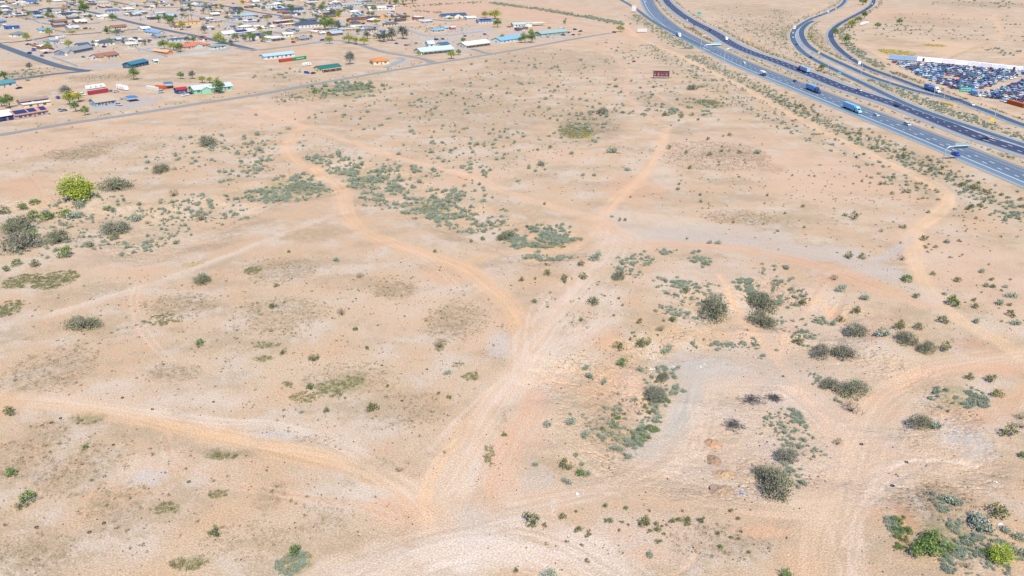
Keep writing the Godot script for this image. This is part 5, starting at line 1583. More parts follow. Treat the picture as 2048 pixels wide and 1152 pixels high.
# ------------------------------------------------------------------ the salvage yard
func build_salvage_yard():
	var r := RandomNumberGenerator.new()
	r.seed = 99
	var poly := PackedVector2Array()
	for q in [[1778, 121], [1830, 126], [1900, 131], [1980, 138], [2070, 147], [2070, 222], [2005, 203], [1950, 189], [1900, 176], [1850, 157], [1810, 138]]:
		var g := flat(q[0], q[1])
		poly.append(Vector2(g.x, g.z))
	var lane := flats([[1970, 183], [2010, 168], [2070, 148]])
	var clear := flats([[1895, 153], [1905, 158]])
	var paints := [srgb(235, 240, 245), srgb(70, 80, 100), srgb(150, 185, 220), srgb(60, 100, 175), srgb(35, 50, 100), srgb(90, 150, 190), srgb(150, 60, 70), srgb(110, 120, 140), srgb(215, 225, 235), srgb(60, 130, 140)]
	var tones := ["white", "dark grey", "pale blue", "blue", "navy", "sky blue", "dark red", "grey", "silver", "teal"]
	var kinds := ["sedan", "sedan", "van", "pickup"]
	var words := {"sedan": "car", "van": "van", "pickup": "pickup"}
	var cars := []
	var a0 := flat(1778, 121)
	var a1 := flat(2070, 147)
	var ax := Vector2(a1.x - a0.x, a1.z - a0.z).normalized()
	var ay := Vector2(-ax.y, ax.x)
	if ay.y < 0.0: ay = -ay
	for row in 40:
		for k in 66:
			var p := Vector2(a0.x, a0.z) + ax * (k * 2.75 + r.randf_range(-0.4, 0.4) - 30.0) + ay * (row * 5.9 + (2.4 if row % 2 else 0.0) + r.randf_range(-0.7, 0.7))
			if not Geometry2D.is_point_in_polygon(p, poly): continue
			if near_path(p.x, p.y, lane) < 4.0 or near_path(p.x, p.y, clear) < 5.5: continue
			if r.randf() < 0.1: continue
			var ki: int = r.randi() % 4
			var pi_: int = r.randi() % 10
			cars.append([p, atan2(-ay.y, ay.x) + (PI if r.randf() < 0.5 else 0.0) + r.randfn() * 0.22, ki, pi_])
	cars.sort_custom(func(x, y): return x[0].length_squared() < y[0].length_squared())
	var rest := {}
	for i in cars.size():
		var c = cars[i]
		var xf := Transform3D(Basis(Vector3.UP, c[1]), Vector3(c[0].x, 0.05, c[0].y))
		var mesh: ArrayMesh = whole_car(kinds[c[2]], paints[c[3]])
		if i < 290:
			var o := top("salvaged_car", mesh, xf)
			tag(o, "%s %s standing in the packed rows of the salvage yard" % [tones[c[3]], words[kinds[c[2]]]], "car", "%s %ss in the salvage yard" % [tones[c[3]], words[kinds[c[2]]]])
		else:
			var key: String = kinds[c[2]] + str(c[3])
			if not rest.has(key): rest[key] = [mesh, []]
			rest[key][1].append(xf)
	var holder := Node3D.new()
	holder.name = "far_salvage_rows"
	add_child(holder)
	holder.set_meta("kind", "stuff")
	holder.set_meta("label", "far rows of packed cars along the white trailers")
	holder.set_meta("category", "cars")
	for key in rest:
		var mm := MultiMesh.new()
		mm.transform_format = MultiMesh.TRANSFORM_3D
		mm.mesh = rest[key][0]
		mm.instance_count = rest[key][1].size()
		for i in mm.instance_count: mm.set_instance_transform(i, rest[key][1][i])
		var mi := MultiMeshInstance3D.new()
		mi.name = "car_row"
		mi.multimesh = mm
		holder.add_child(mi, true)
	print("yard cars ", cars.size())
	# white trailers stood end to end as the yard's back wall
	var q := [[1776, 119.5], [1808, 121.8], [1832, 123.5], [1860, 126], [1884, 128], [1908, 130.5], [1935, 133], [1958, 135.5], [1984, 138.5], [2012, 141.5], [2042, 144.5], [2072, 148]]
	var names := ["blue grey trailer with open side at the yard corner", "grey trailer next to the corner trailer", "white trailer with a dark doorway", "white trailer joined to the doorway trailer", "tall white trailer above the teal cars", "white trailer with pale blue cars before it", "long plain white trailer in the wall of trailers", "white trailer beside the long plain one", "white trailer behind the dark heap of cars", "white trailer with two framed windows", "last white trailer of the wall of trailers"]
	for i in q.size() - 1:
		var a := flat(q[i][0] + 0.8, q[i][1])
		var b := flat(q[i + 1][0] - 0.8, q[i + 1][1])
		var hw := a.distance_to(b) * 0.5
		var o := base("storage_trailer", Vector3.ZERO, 0.0, names[i], "trailer")
		o.transform = front_frame(a, b)
		var m := mb(srgb(150, 185, 225) if i < 2 else srgb(250, 250, 250, 0.9))
		m.box(Vector3(-hw, 0.7, -2.6), Vector3(hw, 4.3, 0))
		var n := int(hw * 2.0 / 1.4)
		for k in n:
			var x := -hw + 0.3 + k * 1.4
			m.box(Vector3(x, 1.0, 0), Vector3(x + 0.08, 4.0, 0.04))
		part(o, "body", m.done(M.paint))
		var w := mb(Color(0.03, 0.03, 0.035))
		w.disc_wheel(Vector3(-hw + 1.6, 0.5, -0.3), 0.5, 0.4); w.disc_wheel(Vector3(-hw + 2.8, 0.5, -0.3), 0.5, 0.4)
		w.disc_wheel(Vector3(-hw + 1.6, 0.5, -2.3), 0.5, 0.4); w.disc_wheel(Vector3(-hw + 2.8, 0.5, -2.3), 0.5, 0.4)
		w.box(Vector3(hw - 2.0, 0.0, -2.0), Vector3(hw - 1.8, 0.9, -0.6))
		part(o, "wheels", w.done(M.rubber))
		if i == 2 or i == 9:
			var d := mb(Color(0.04, 0.04, 0.06))
			d.box(Vector3(-0.8, 1.0, 0.02), Vector3(0.8, 3.6, 0.07))
			part(o, "doorway", d.done(M.matte))
	t_container()

func t_container():
	container("orange and mauve container at the edge of the salvage yard", 2013, 207, 2046, 216, srgb(225, 120, 40))
	var c := flat(1950, 192)
	var d := heading(ramp_loop, c)
	box_truck("white fronted truck with blue box beside the yard lane", Vector3(c.x, 0, c.z), atan2(d.z, -d.x), srgb(90, 160, 225), srgb(245, 245, 240))

# ------------------------------------------------------------------ signs, lamps, hoardings
func billboard(label: String, px: float, py: float, w: float, h: float, leg: float, face: Color, ribbed: bool, turn := 0.0):
	var at := flat(px, py)
	var o := base("billboard", at, turn, label, "billboard")
	var m := mb(face)
	m.box(Vector3(-w / 2, leg, -0.15), Vector3(w / 2, leg + h, 0.15))
	var po := part(o, "panel", m.done(M.matte))
	var f := mb(Color(0.55, 0.53, 0.52))
	f.box(Vector3(-w / 2 - 0.25, leg + h, -0.25), Vector3(w / 2 + 0.25, leg + h + 0.28, 0.25))
	f.box(Vector3(-w / 2 - 0.25, leg - 0.28, -0.25), Vector3(w / 2 + 0.25, leg, 0.25))
	f.box(Vector3(w / 2, leg, -0.25), Vector3(w / 2 + 0.25, leg + h, 0.25))
	f.box(Vector3(-w / 2 - 0.25, leg, -0.25), Vector3(-w / 2, leg + h, 0.25))
	part(po, "frame", f.done(M.matte))
	if ribbed:
		for i in 6:
			var r := mb(Color(0.06, 0.025, 0.035))
			var x := lerpf(-w / 2 + 0.5, w / 2 - 0.5, i / 5.0)
			r.box(Vector3(x - 0.14, leg - 0.1, 0.16), Vector3(x + 0.14, leg + h, 0.5))
			part(po, "stud", r.done(M.matte))
		for k in 3:
			var r := mb(Color(0.07, 0.03, 0.04))
			var y := leg + h * (0.12 + 0.36 * k)
			r.box(Vector3(-w / 2, y, 0.16), Vector3(w / 2, y + 0.18, 0.3))
			part(po, "rail", r.done(M.matte))
		for i in 4:
			var r := mb(Color(0.5, 0.19, 0.24))
			var x := lerpf(-w / 2 + 1.2, w / 2 - 2.4, i / 3.0)
			r.box(Vector3(x - 0.8, leg + h * 0.2, 0.155), Vector3(x + 0.7, leg + h * (0.5 + 0.1 * (i % 2)), 0.2))
			part(po, "poster_sheet", r.done(M.matte))
	for i in 4:
		var p := mb(Color(0.12, 0.1, 0.09))
		var x := lerpf(-w / 2 + 0.6, w / 2 - 0.6, i / 3.0)
		p.box(Vector3(x - 0.16, -0.3, -0.3), Vector3(x + 0.16, leg - 0.2, 0.02))
		part(o, "post", p.done(M.matte))

# an arm curving over the lanes with a ribbed sign seen from behind
func overhead_sign(label: String, bx: float, by: float, side: Vector3, reach: float, w: float, h: float, face: Color, ribs: bool):
	var at := flat(bx, by)
	var d := side.normalized()
	var o := base("overhead_sign", at, atan2(-d.z, d.x), label, "road sign")
	var m := mb(Color(0.36, 0.45, 0.48))
	var pts := [Vector3(0, -0.2, 0), Vector3(0, 5.0, 0)]
	for i in range(1, 6):
		var a := PI * 0.5 * i / 5.0
		pts.append(Vector3(2.6 * (1.0 - cos(a)), 5.0 + 2.6 * sin(a), 0))
	pts.append(Vector3(reach + w, 7.9, 0))
	var rad := []
	for i in pts.size(): rad.append(0.3 - 0.012 * i)
	m.tube(pts, rad, 8)
	part(o, "post", m.done(M.metal))
	var s := mb(face)
	s.box(Vector3(reach, 6.4, -0.4), Vector3(reach + w, 6.4 + h, -0.32))
	var so := part(o, "panel", s.done(M.metal))
	if ribs:
		for i in 7:
			var r := mb(Color(0.24, 0.33, 0.38))
			var x := lerpf(reach + 0.25, reach + w - 0.25, i / 6.0)
			r.box(Vector3(x - 0.06, 6.4, -0.32), Vector3(x + 0.06, 6.4 + h, -0.22))
			r.box(Vector3(x - 0.06, 6.4, -0.5), Vector3(x + 0.06, 6.4 + h, -0.4))
			part(so, "rib", r.done(M.metal))
	else:
		for k in 2:
			var r := mb(Color(0.5, 0.62, 0.6))
			for i in 9:
				var x := reach + 0.7 + i * (w - 1.4) / 9.0
				r.box(Vector3(x, 6.4 + h * (0.2 + 0.4 * k), -0.31), Vector3(x + (w - 1.4) / 14.0, 6.4 + h * (0.38 + 0.4 * k), -0.3))
				r.box(Vector3(x, 6.4 + h * (0.2 + 0.4 * k), -0.42), Vector3(x + (w - 1.4) / 14.0, 6.4 + h * (0.38 + 0.4 * k), -0.41))
			part(so, "lettering", r.done(M.line))
	var t := mb(Color(0.05, 0.08, 0.1))
	t.box(Vector3(reach - 0.5, 6.9, -0.12), Vector3(reach + w - 0.3, 7.2, 0.2))
	part(o, "truss", t.done(M.metal))

func street_lamp(label: String, px: float, py: float, h: float, arm: Vector3):
	var at := flat(px, py)
	var o := base("street_lamp", at, atan2(-arm.z, arm.x), label, "street lamp", "lamps along the highway")
	var m := mb(Color(0.5, 0.53, 0.55))
	m.tube([Vector3(0, -0.2, 0), Vector3(0, h * 0.5, 0), Vector3(0, h, 0)], [0.2, 0.17, 0.13], 6)
	part(o, "pole", m.done(M.metal))
	var a := mb(Color(0.5, 0.53, 0.55))
	a.tube([Vector3(0, h - 0.1, 0), Vector3(1.6, h + 0.75, 0), Vector3(4.2, h + 1.3, 0)], [0.1, 0.09, 0.08], 5)
	part(o, "arm", a.done(M.metal))
	var l := mb(Color(0.42, 0.44, 0.46))
	l.frustum(Vector3(4.0, h + 1.18, -0.22), Vector3(5.0, h + 1.4, 0.22), 0.15, 0.08)
	part(o, "lamp_head", l.done(M.metal))

func road_sign(label: String, px: float, py: float, w: float, h: float, leg: float, face: Color, diamond: bool):
	var at := flat(px, py)
	var turn := atan2(-at.x, -at.z) + PI if false else atan2(-at.x, -at.z)
	var o := base("road_sign", at, turn * 0.5, label, "road sign")
	var m := mb(face)
	if diamond:
		var r := w * 0.5
		m.prism([Vector2(0, leg), Vector2(r, leg + r), Vector2(0, leg + 2 * r), Vector2(-r, leg + r)], -0.03, 0.03)
	else:
		m.box(Vector3(-w / 2, leg, -0.03), Vector3(w / 2, leg + h, 0.03))
	part(o, "plate", m.done(M.paint))
	for x in ([0.0] if diamond or w < 1.5 else [-w * 0.3, w * 0.3]):
		var p := mb(Color(0.4, 0.4, 0.4))
		p.box(Vector3(x - 0.06, -0.2, -0.13), Vector3(x + 0.06, leg + 0.3, -0.04))
		part(o, "post", p.done(M.metal))

func build_signs():
	billboard("dark red ribbed billboard back standing in the desert scrub", 1322, 157, 12.6, 4.6, 1.5, Color(0.17, 0.07, 0.09), true, -0.1)
	billboard("wide white billboard by the dirt junction", 1284, 65.5, 11.0, 3.6, 1.2, Color(0.6, 0.62, 0.64), false, 0.1)
	billboard("tall white billboard panel beside the exit lane", 1267.5, 25, 6.4, 7.6, 2.2, Color(0.62, 0.62, 0.62), false, 0.0)
	var nd := heading(near_way, flat(1886, 323))
	var right := Vector3(-nd.z, 0, nd.x)
	overhead_sign("overhead sign on a curved grey post, its ribbed back turned, above the blue pickup", 1886, 323, right, 4.6, 7.2, 2.7, Color(0.36, 0.5, 0.56), true)
	nd = heading(near_way, flat(1407, 106))
	right = Vector3(-nd.z, 0, nd.x)
	overhead_sign("overhead sign on a curved grey post beyond the first dirt verge", 1407, 106, right, 8.0, 8.0, 3.6, Color(0.36, 0.54, 0.6), true)
	nd = heading(ramp_loop, flat(1960, 204))
	right = Vector3(-nd.z, 0, nd.x)
	overhead_sign("green overhead guide sign on a long arm before the salvage yard", 1961, 201, -right, 8.5, 9.0, 3.0, Color(0.0, 0.3, 0.27), false)
	for l in [[1448, 128.5, 12.5, "tall street lamp beyond the overhead sign on the near verge"], [1401, 98, 12.0, "street lamp just before the small overhead sign"], [1863, 213, 12.0, "street lamp between the slip road and the dark carriageway"], [1778, 177, 11.0, "street lamp beside the double slip roads"], [1887, 201, 8.0, "short street lamp by the yellow barrels"],
		[1988, 240, 10.5, "street lamp beside the square yellow sign"], [1654, 148, 11.0, "street lamp behind the round green tree"], [1722, 148, 10.0, "street lamp between the two outer slip roads"], [1626, 42, 10.0, "street lamp inside the slip road bend"], [1656, 25, 10.0, "street lamp high on the slip road"]]:
		var at := flat(l[0], l[1])
		var hd := heading(near_way, at)
		var rr := Vector3(-hd.z, 0, hd.x)
		if l[0] > 1500: rr = -rr
		street_lamp(l[3], l[0], l[1], l[2], rr)
	var yel := Color(0.6, 0.42, 0.01)
	road_sign("square yellow warning sign below a lamp post", 1982, 248, 2.0, 2.0, 1.6, yel, false)
	road_sign("yellow diamond sign on the slip road bank by two roads", 1637, 112, 2.6, 2.6, 1.8, yel, true)
	road_sign("yellow diamond sign at the head of the slip road", 1628, 25, 3.0, 3.0, 2.0, yel, true)
	road_sign("small yellow diamond sign across from the slip road head", 1671, 21, 2.4, 2.4, 2.0, Color(0.6, 0.5, 0.1), true)
	road_sign("orange diamond sign beside the yellow green bush", 1700, 45, 3.0, 3.0, 2.0, Color(0.6, 0.26, 0.01), true)
	road_sign("yellow diamond sign on the verge of the dark carriageway", 1497, 85, 2.6, 2.6, 1.6, yel, true)
	road_sign("oval green guide sign alone on the flat beyond the highway", 1398, 31, 5.2, 3.0, 1.8, Color(0.0, 0.32, 0.27), false)
	road_sign("small green sign between the carriageway and slip road", 1678, 152, 2.6, 1.6, 1.6, Color(0.02, 0.35, 0.38), false)
	road_sign("white sign plate on the slip road shoulder", 1656, 27, 2.0, 2.2, 1.6, Color(0.55, 0.6, 0.62), false)
	road_sign("white sign plate on the outermost slip road", 1718, 133, 2.4, 2.6, 1.8, Color(0.55, 0.6, 0.62), false)
	# a line of yellow sand barrels at the fork
	var a := flat(1883, 206.5)
	var b := flat(1907, 212.5)
	for i in 11:
		var p := a.lerp(b, i / 10.0)
		var m := mb(Color(0.62, 0.45, 0.1))
		m.tube([Vector3(0, 0, 0), Vector3(0, 0.35, 0), Vector3(0, 0.8, 0), Vector3(0, 1.05, 0)], [0.42, 0.47, 0.47, 0.42], 10)
		var k := mb(Color(0.35, 0.22, 0.03))
		k.tube([Vector3(0, 1.05, 0), Vector3(0, 1.16, 0)], [0.48, 0.44], 10)
		var o := base("crash_barrel", p, 0.0, "yellow crash barrel in the line at the slip road fork", "barrel", "crash barrels at the fork")
		part(o, "drum", m.done(M.paint))
		part(o, "lid", k.done(M.paint))
	# utility poles along the paved road
	var poles := [[300, 222], [470, 196], [640, 166], [1000, 103], [1110, 84]]
	for i in 0:
		pass

# ------------------------------------------------------------------ plants
func leaf_quad(m: MB, r: RandomNumberGenerator, at: Vector3, s: float, c: Color):
	var a := Vector3(r.randfn(), r.randfn(), r.randfn()).normalized()
	var b := a.cross(Vector3(r.randfn(), r.randfn(), r.randfn())).normalized()
	var k := r.randf_range(0.72, 1.3)
	m.col = Color(c.r * k, c.g * k, c.b * k)
	var u := a * s * r.randf_range(0.6, 1.2)
	var v := b * s * r.randf_range(0.45, 0.9)
	m.tri(at - u, at + v, at + u * 0.9, Vector3.UP)
	if r.randf() < 0.6: m.tri(at - u * 0.7, at - v, at + u, Vector3.UP)

# leaves gathered in clumps through a dome one metre across
func leafy(r: RandomNumberGenerator, clumps: int, per: int, spread: float, leaf: float, h: float, cols: Array, flat_top := 0.0) -> MB:
	var m := mb()
	for i in clumps:
		var az := r.randf() * TAU
		var rad := sqrt(r.randf()) * (0.5 - spread * 0.6)
		var lim := h * (1.0 - 0.75 * pow(rad / 0.5, 2.0))
		var c0 := Vector3(cos(az) * rad, lim * r.randf_range(0.35 + flat_top, 0.95), sin(az) * rad)
		var col: Color = cols[r.randi() % cols.size()]
		var sp := spread * r.randf_range(0.6, 1.25)
		for k in per:
			var p := c0 + Vector3(r.randfn(), r.randfn() * 0.7, r.randfn()) * sp * 0.5
			p.y = maxf(p.y, 0.015)
			leaf_quad(m, r, p, leaf, col)
	return m

func twigs(m: MB, r: RandomNumberGenerator, n: int, h: float, c: Color, thick := 0.007, droop := 0.15):
	for i in n:
		var az := r.randf() * TAU
		var reach := r.randf_range(0.18, 0.5)
		var top_ := Vector3(cos(az) * reach, h * r.randf_range(0.45, 1.0) * (1.0 - droop * reach * 2.0), sin(az) * reach)
		var root := Vector3(r.randfn() * 0.03, 0, r.randfn() * 0.03)
		var mid := root.lerp(top_, 0.5) + Vector3(r.randfn(), r.randfn(), r.randfn()) * 0.03 + Vector3(0, 0.03, 0)
		var k := r.randf_range(0.7, 1.3)
		m.col = Color(c.r * k, c.g * k, c.b * k)
		var side := Vector3(-sin(az), 0.2, cos(az)) * thick
		m.tri(root - side, root + side, mid + side * 0.8, Vector3.UP)
		m.tri(mid - side * 0.8, mid + side * 0.8, top_, Vector3.UP)
		for b in 2:
			var e := mid.lerp(top_, r.randf()) + Vector3(r.randfn(), absf(r.randfn()), r.randfn()) * 0.07
			var s := mid.lerp(top_, r.randf() * 0.5)
			m.tri(s - side * 0.6, s + side * 0.6, e, Vector3.UP)

var shapes := {}
func make_shapes():
	var r := RandomNumberGenerator.new()
	r.seed = 5
	var crs := [Color(0.1, 0.125, 0.035), Color(0.13, 0.15, 0.045), Color(0.075, 0.1, 0.035), Color(0.16, 0.16, 0.06)]
	var slt := [Color(0.225, 0.28, 0.2), Color(0.265, 0.31, 0.235), Color(0.185, 0.24, 0.19), Color(0.255, 0.275, 0.165), Color(0.21, 0.245, 0.215)]
	var mes := [Color(0.145, 0.165, 0.09), Color(0.17, 0.185, 0.11), Color(0.115, 0.14, 0.08)]
	shapes.creosote = []; shapes.saltbush = []; shapes.mesquite = []; shapes.palo = []; shapes.dry = []; shapes.green = []; shapes.tree = []; shapes.yellowtree = []; shapes.greytree = []
	for v in 4:
		var m := leafy(r, 20, 15, 0.18, 0.055, 0.62, crs)
		twigs(m, r, 14, 0.55, Color(0.13, 0.1, 0.07), 0.009)
		shapes.creosote.append(m.done(M.leaf))
		var sb := leafy(r, 24, 17, 0.26, 0.062, 0.45, slt)
		twigs(sb, r, 26, 0.46, Color(0.2, 0.2, 0.15), 0.012)
		shapes.saltbush.append(sb.done(M.leaf))
		shapes.green.append(leafy(r, 22, 18, 0.18, 0.055, 0.6, [Color(0.1, 0.17, 0.04), Color(0.13, 0.195, 0.05), Color(0.08, 0.135, 0.04)]).done(M.leaf))
		var d := leafy(r, 8, 8, 0.16, 0.04, 0.45, [Color(0.19, 0.17, 0.08), Color(0.16, 0.15, 0.075)])
		twigs(d, r, 60, 0.6, Color(0.2, 0.165, 0.12), 0.009)
		shapes.dry.append(d.done(M.leaf))
	for v in 4:
		var g := leafy(r, 50, 32, 0.14, 0.024, 0.38, mes if v % 2 else [Color(0.155, 0.17, 0.12), Color(0.18, 0.185, 0.14), Color(0.13, 0.155, 0.1)])
		twigs(g, r, 170, 0.42, Color(0.2, 0.185, 0.16), 0.004)
		shapes.mesquite.append(g.done(M.leaf))
	for v in 2:
		var p := leafy(r, 60, 52, 0.16, 0.025, 0.62, [Color(0.24, 0.31, 0.035), Color(0.28, 0.34, 0.045), Color(0.19, 0.26, 0.035)])
		twigs(p, r, 60, 0.6, Color(0.14, 0.16, 0.04), 0.007)
		shapes.palo.append(p.done(M.leaf))
	for v in 3:
		shapes.tree.append(leafy(r, 34, 34, 0.2, 0.04, 0.8, [Color(0.09, 0.16, 0.035), Color(0.115, 0.19, 0.045), Color(0.065, 0.125, 0.035)], 0.1).done(M.leaf))
		shapes.yellowtree.append(leafy(r, 34, 32, 0.2, 0.04, 0.75, [Color(0.2, 0.24, 0.025), Color(0.25, 0.26, 0.035), Color(0.14, 0.2, 0.035)], 0.1).done(M.leaf))
		shapes.greytree.append(leafy(r, 34, 32, 0.2, 0.04, 0.75, [Color(0.1, 0.125, 0.11), Color(0.12, 0.145, 0.125), Color(0.08, 0.1, 0.085)], 0.1).done(M.leaf))
	var st := mb()
	twigs(st, r, 9, 0.34, Color(0.1, 0.08, 0.06), 0.02)
	shapes.stems = st.done(M.bark)

var plants := {}
func plant(kind: String, at: Vector3, w: float):
	if not plants.has(kind): plants[kind] = []
	var dist := Vector3(0, CAM_H, 0).distance_to(at)
	plants[kind].append([at, w, w / dist, rng.randf() * TAU, rng.randi() % 4, rng.randf_range(0.85, 1.15)])

# n plants through an ellipse of ground, given by its centre and radii in the photograph
func cluster(kind: String, px: float, py: float, rx: float, ry: float, n: int, w0: float, w1: float):
	var m := gp(px, py)
	var rl := rx / scale_at(py)
	var rf := absf(gp(px, py - ry).z - gp(px, py + ry).z) * 0.5
	var clump := 0.22 if py < 300.0 and kind != "dry" else 0.0
	for i in n:
		for t in 6:
			var a := rng.randf() * TAU
			var q := pow(rng.randf(), 0.62) * 1.25
			var x := m.x + cos(a) * q * rl
			var z := m.z + sin(a) * q * rf
			if noise_a.get_noise_2d(x * 0.06, z * 0.085) + 0.5 * noise_c.get_noise_2d(x * 0.22, z * 0.22) < -0.28 + 0.3 * q + clump or is_blocked(x, z): continue
			plant(kind, Vector3(x, height(x, z), z), lerpf(w0, w1, pow(rng.randf(), 1.7)) * (1.25 if rng.randf() < 0.15 else 1.0))
			break

func along(kind: String, pts: Array, half: float, n: int, w0: float, w1: float):
	along_path(kind, smooth_path(gpts(pts), 4.0), half, n, w0, w1)

func along_path(kind: String, p: PackedVector3Array, half: float, n: int, w0: float, w1: float):
	for i in n:
		for t in 5:
			var k := rng.randi() % (p.size() - 1)
			var q := p[k].lerp(p[k + 1], rng.randf())
			var d := (p[k + 1] - p[k]).normalized()
			q += Vector3(-d.z, 0, d.x) * rng.randfn() * half * 0.5
			if is_blocked(q.x, q.z): continue
			plant(kind, Vector3(q.x, height(q.x, q.z), q.z), rng.randf_range(w0, w1))
			break

func near_home(at: Vector3) -> String:
	var best := ""
	var bd := 1e18
	for h in homes:
		var d: float = at.distance_squared_to(h[0])
		if d < bd:
			bd = d; best = h[1]
	for cut in [" beside", " behind", " on ", " at ", " by ", " above", " beyond", " in ", " inside", " under", " next", " and ", " below", " among", " before", " alone", " across"]:
		var k := best.find(cut)
		if k > 6: best = best.substr(0, k)
	return best

func zone_of(at: Vector3) -> String:
	var best := ""
	var bd := 1e18
	for z in zones:
		var d: float = at.distance_squared_to(z[0])
		if d < bd:
			bd = d; best = z[1]
	return best
var zones := []

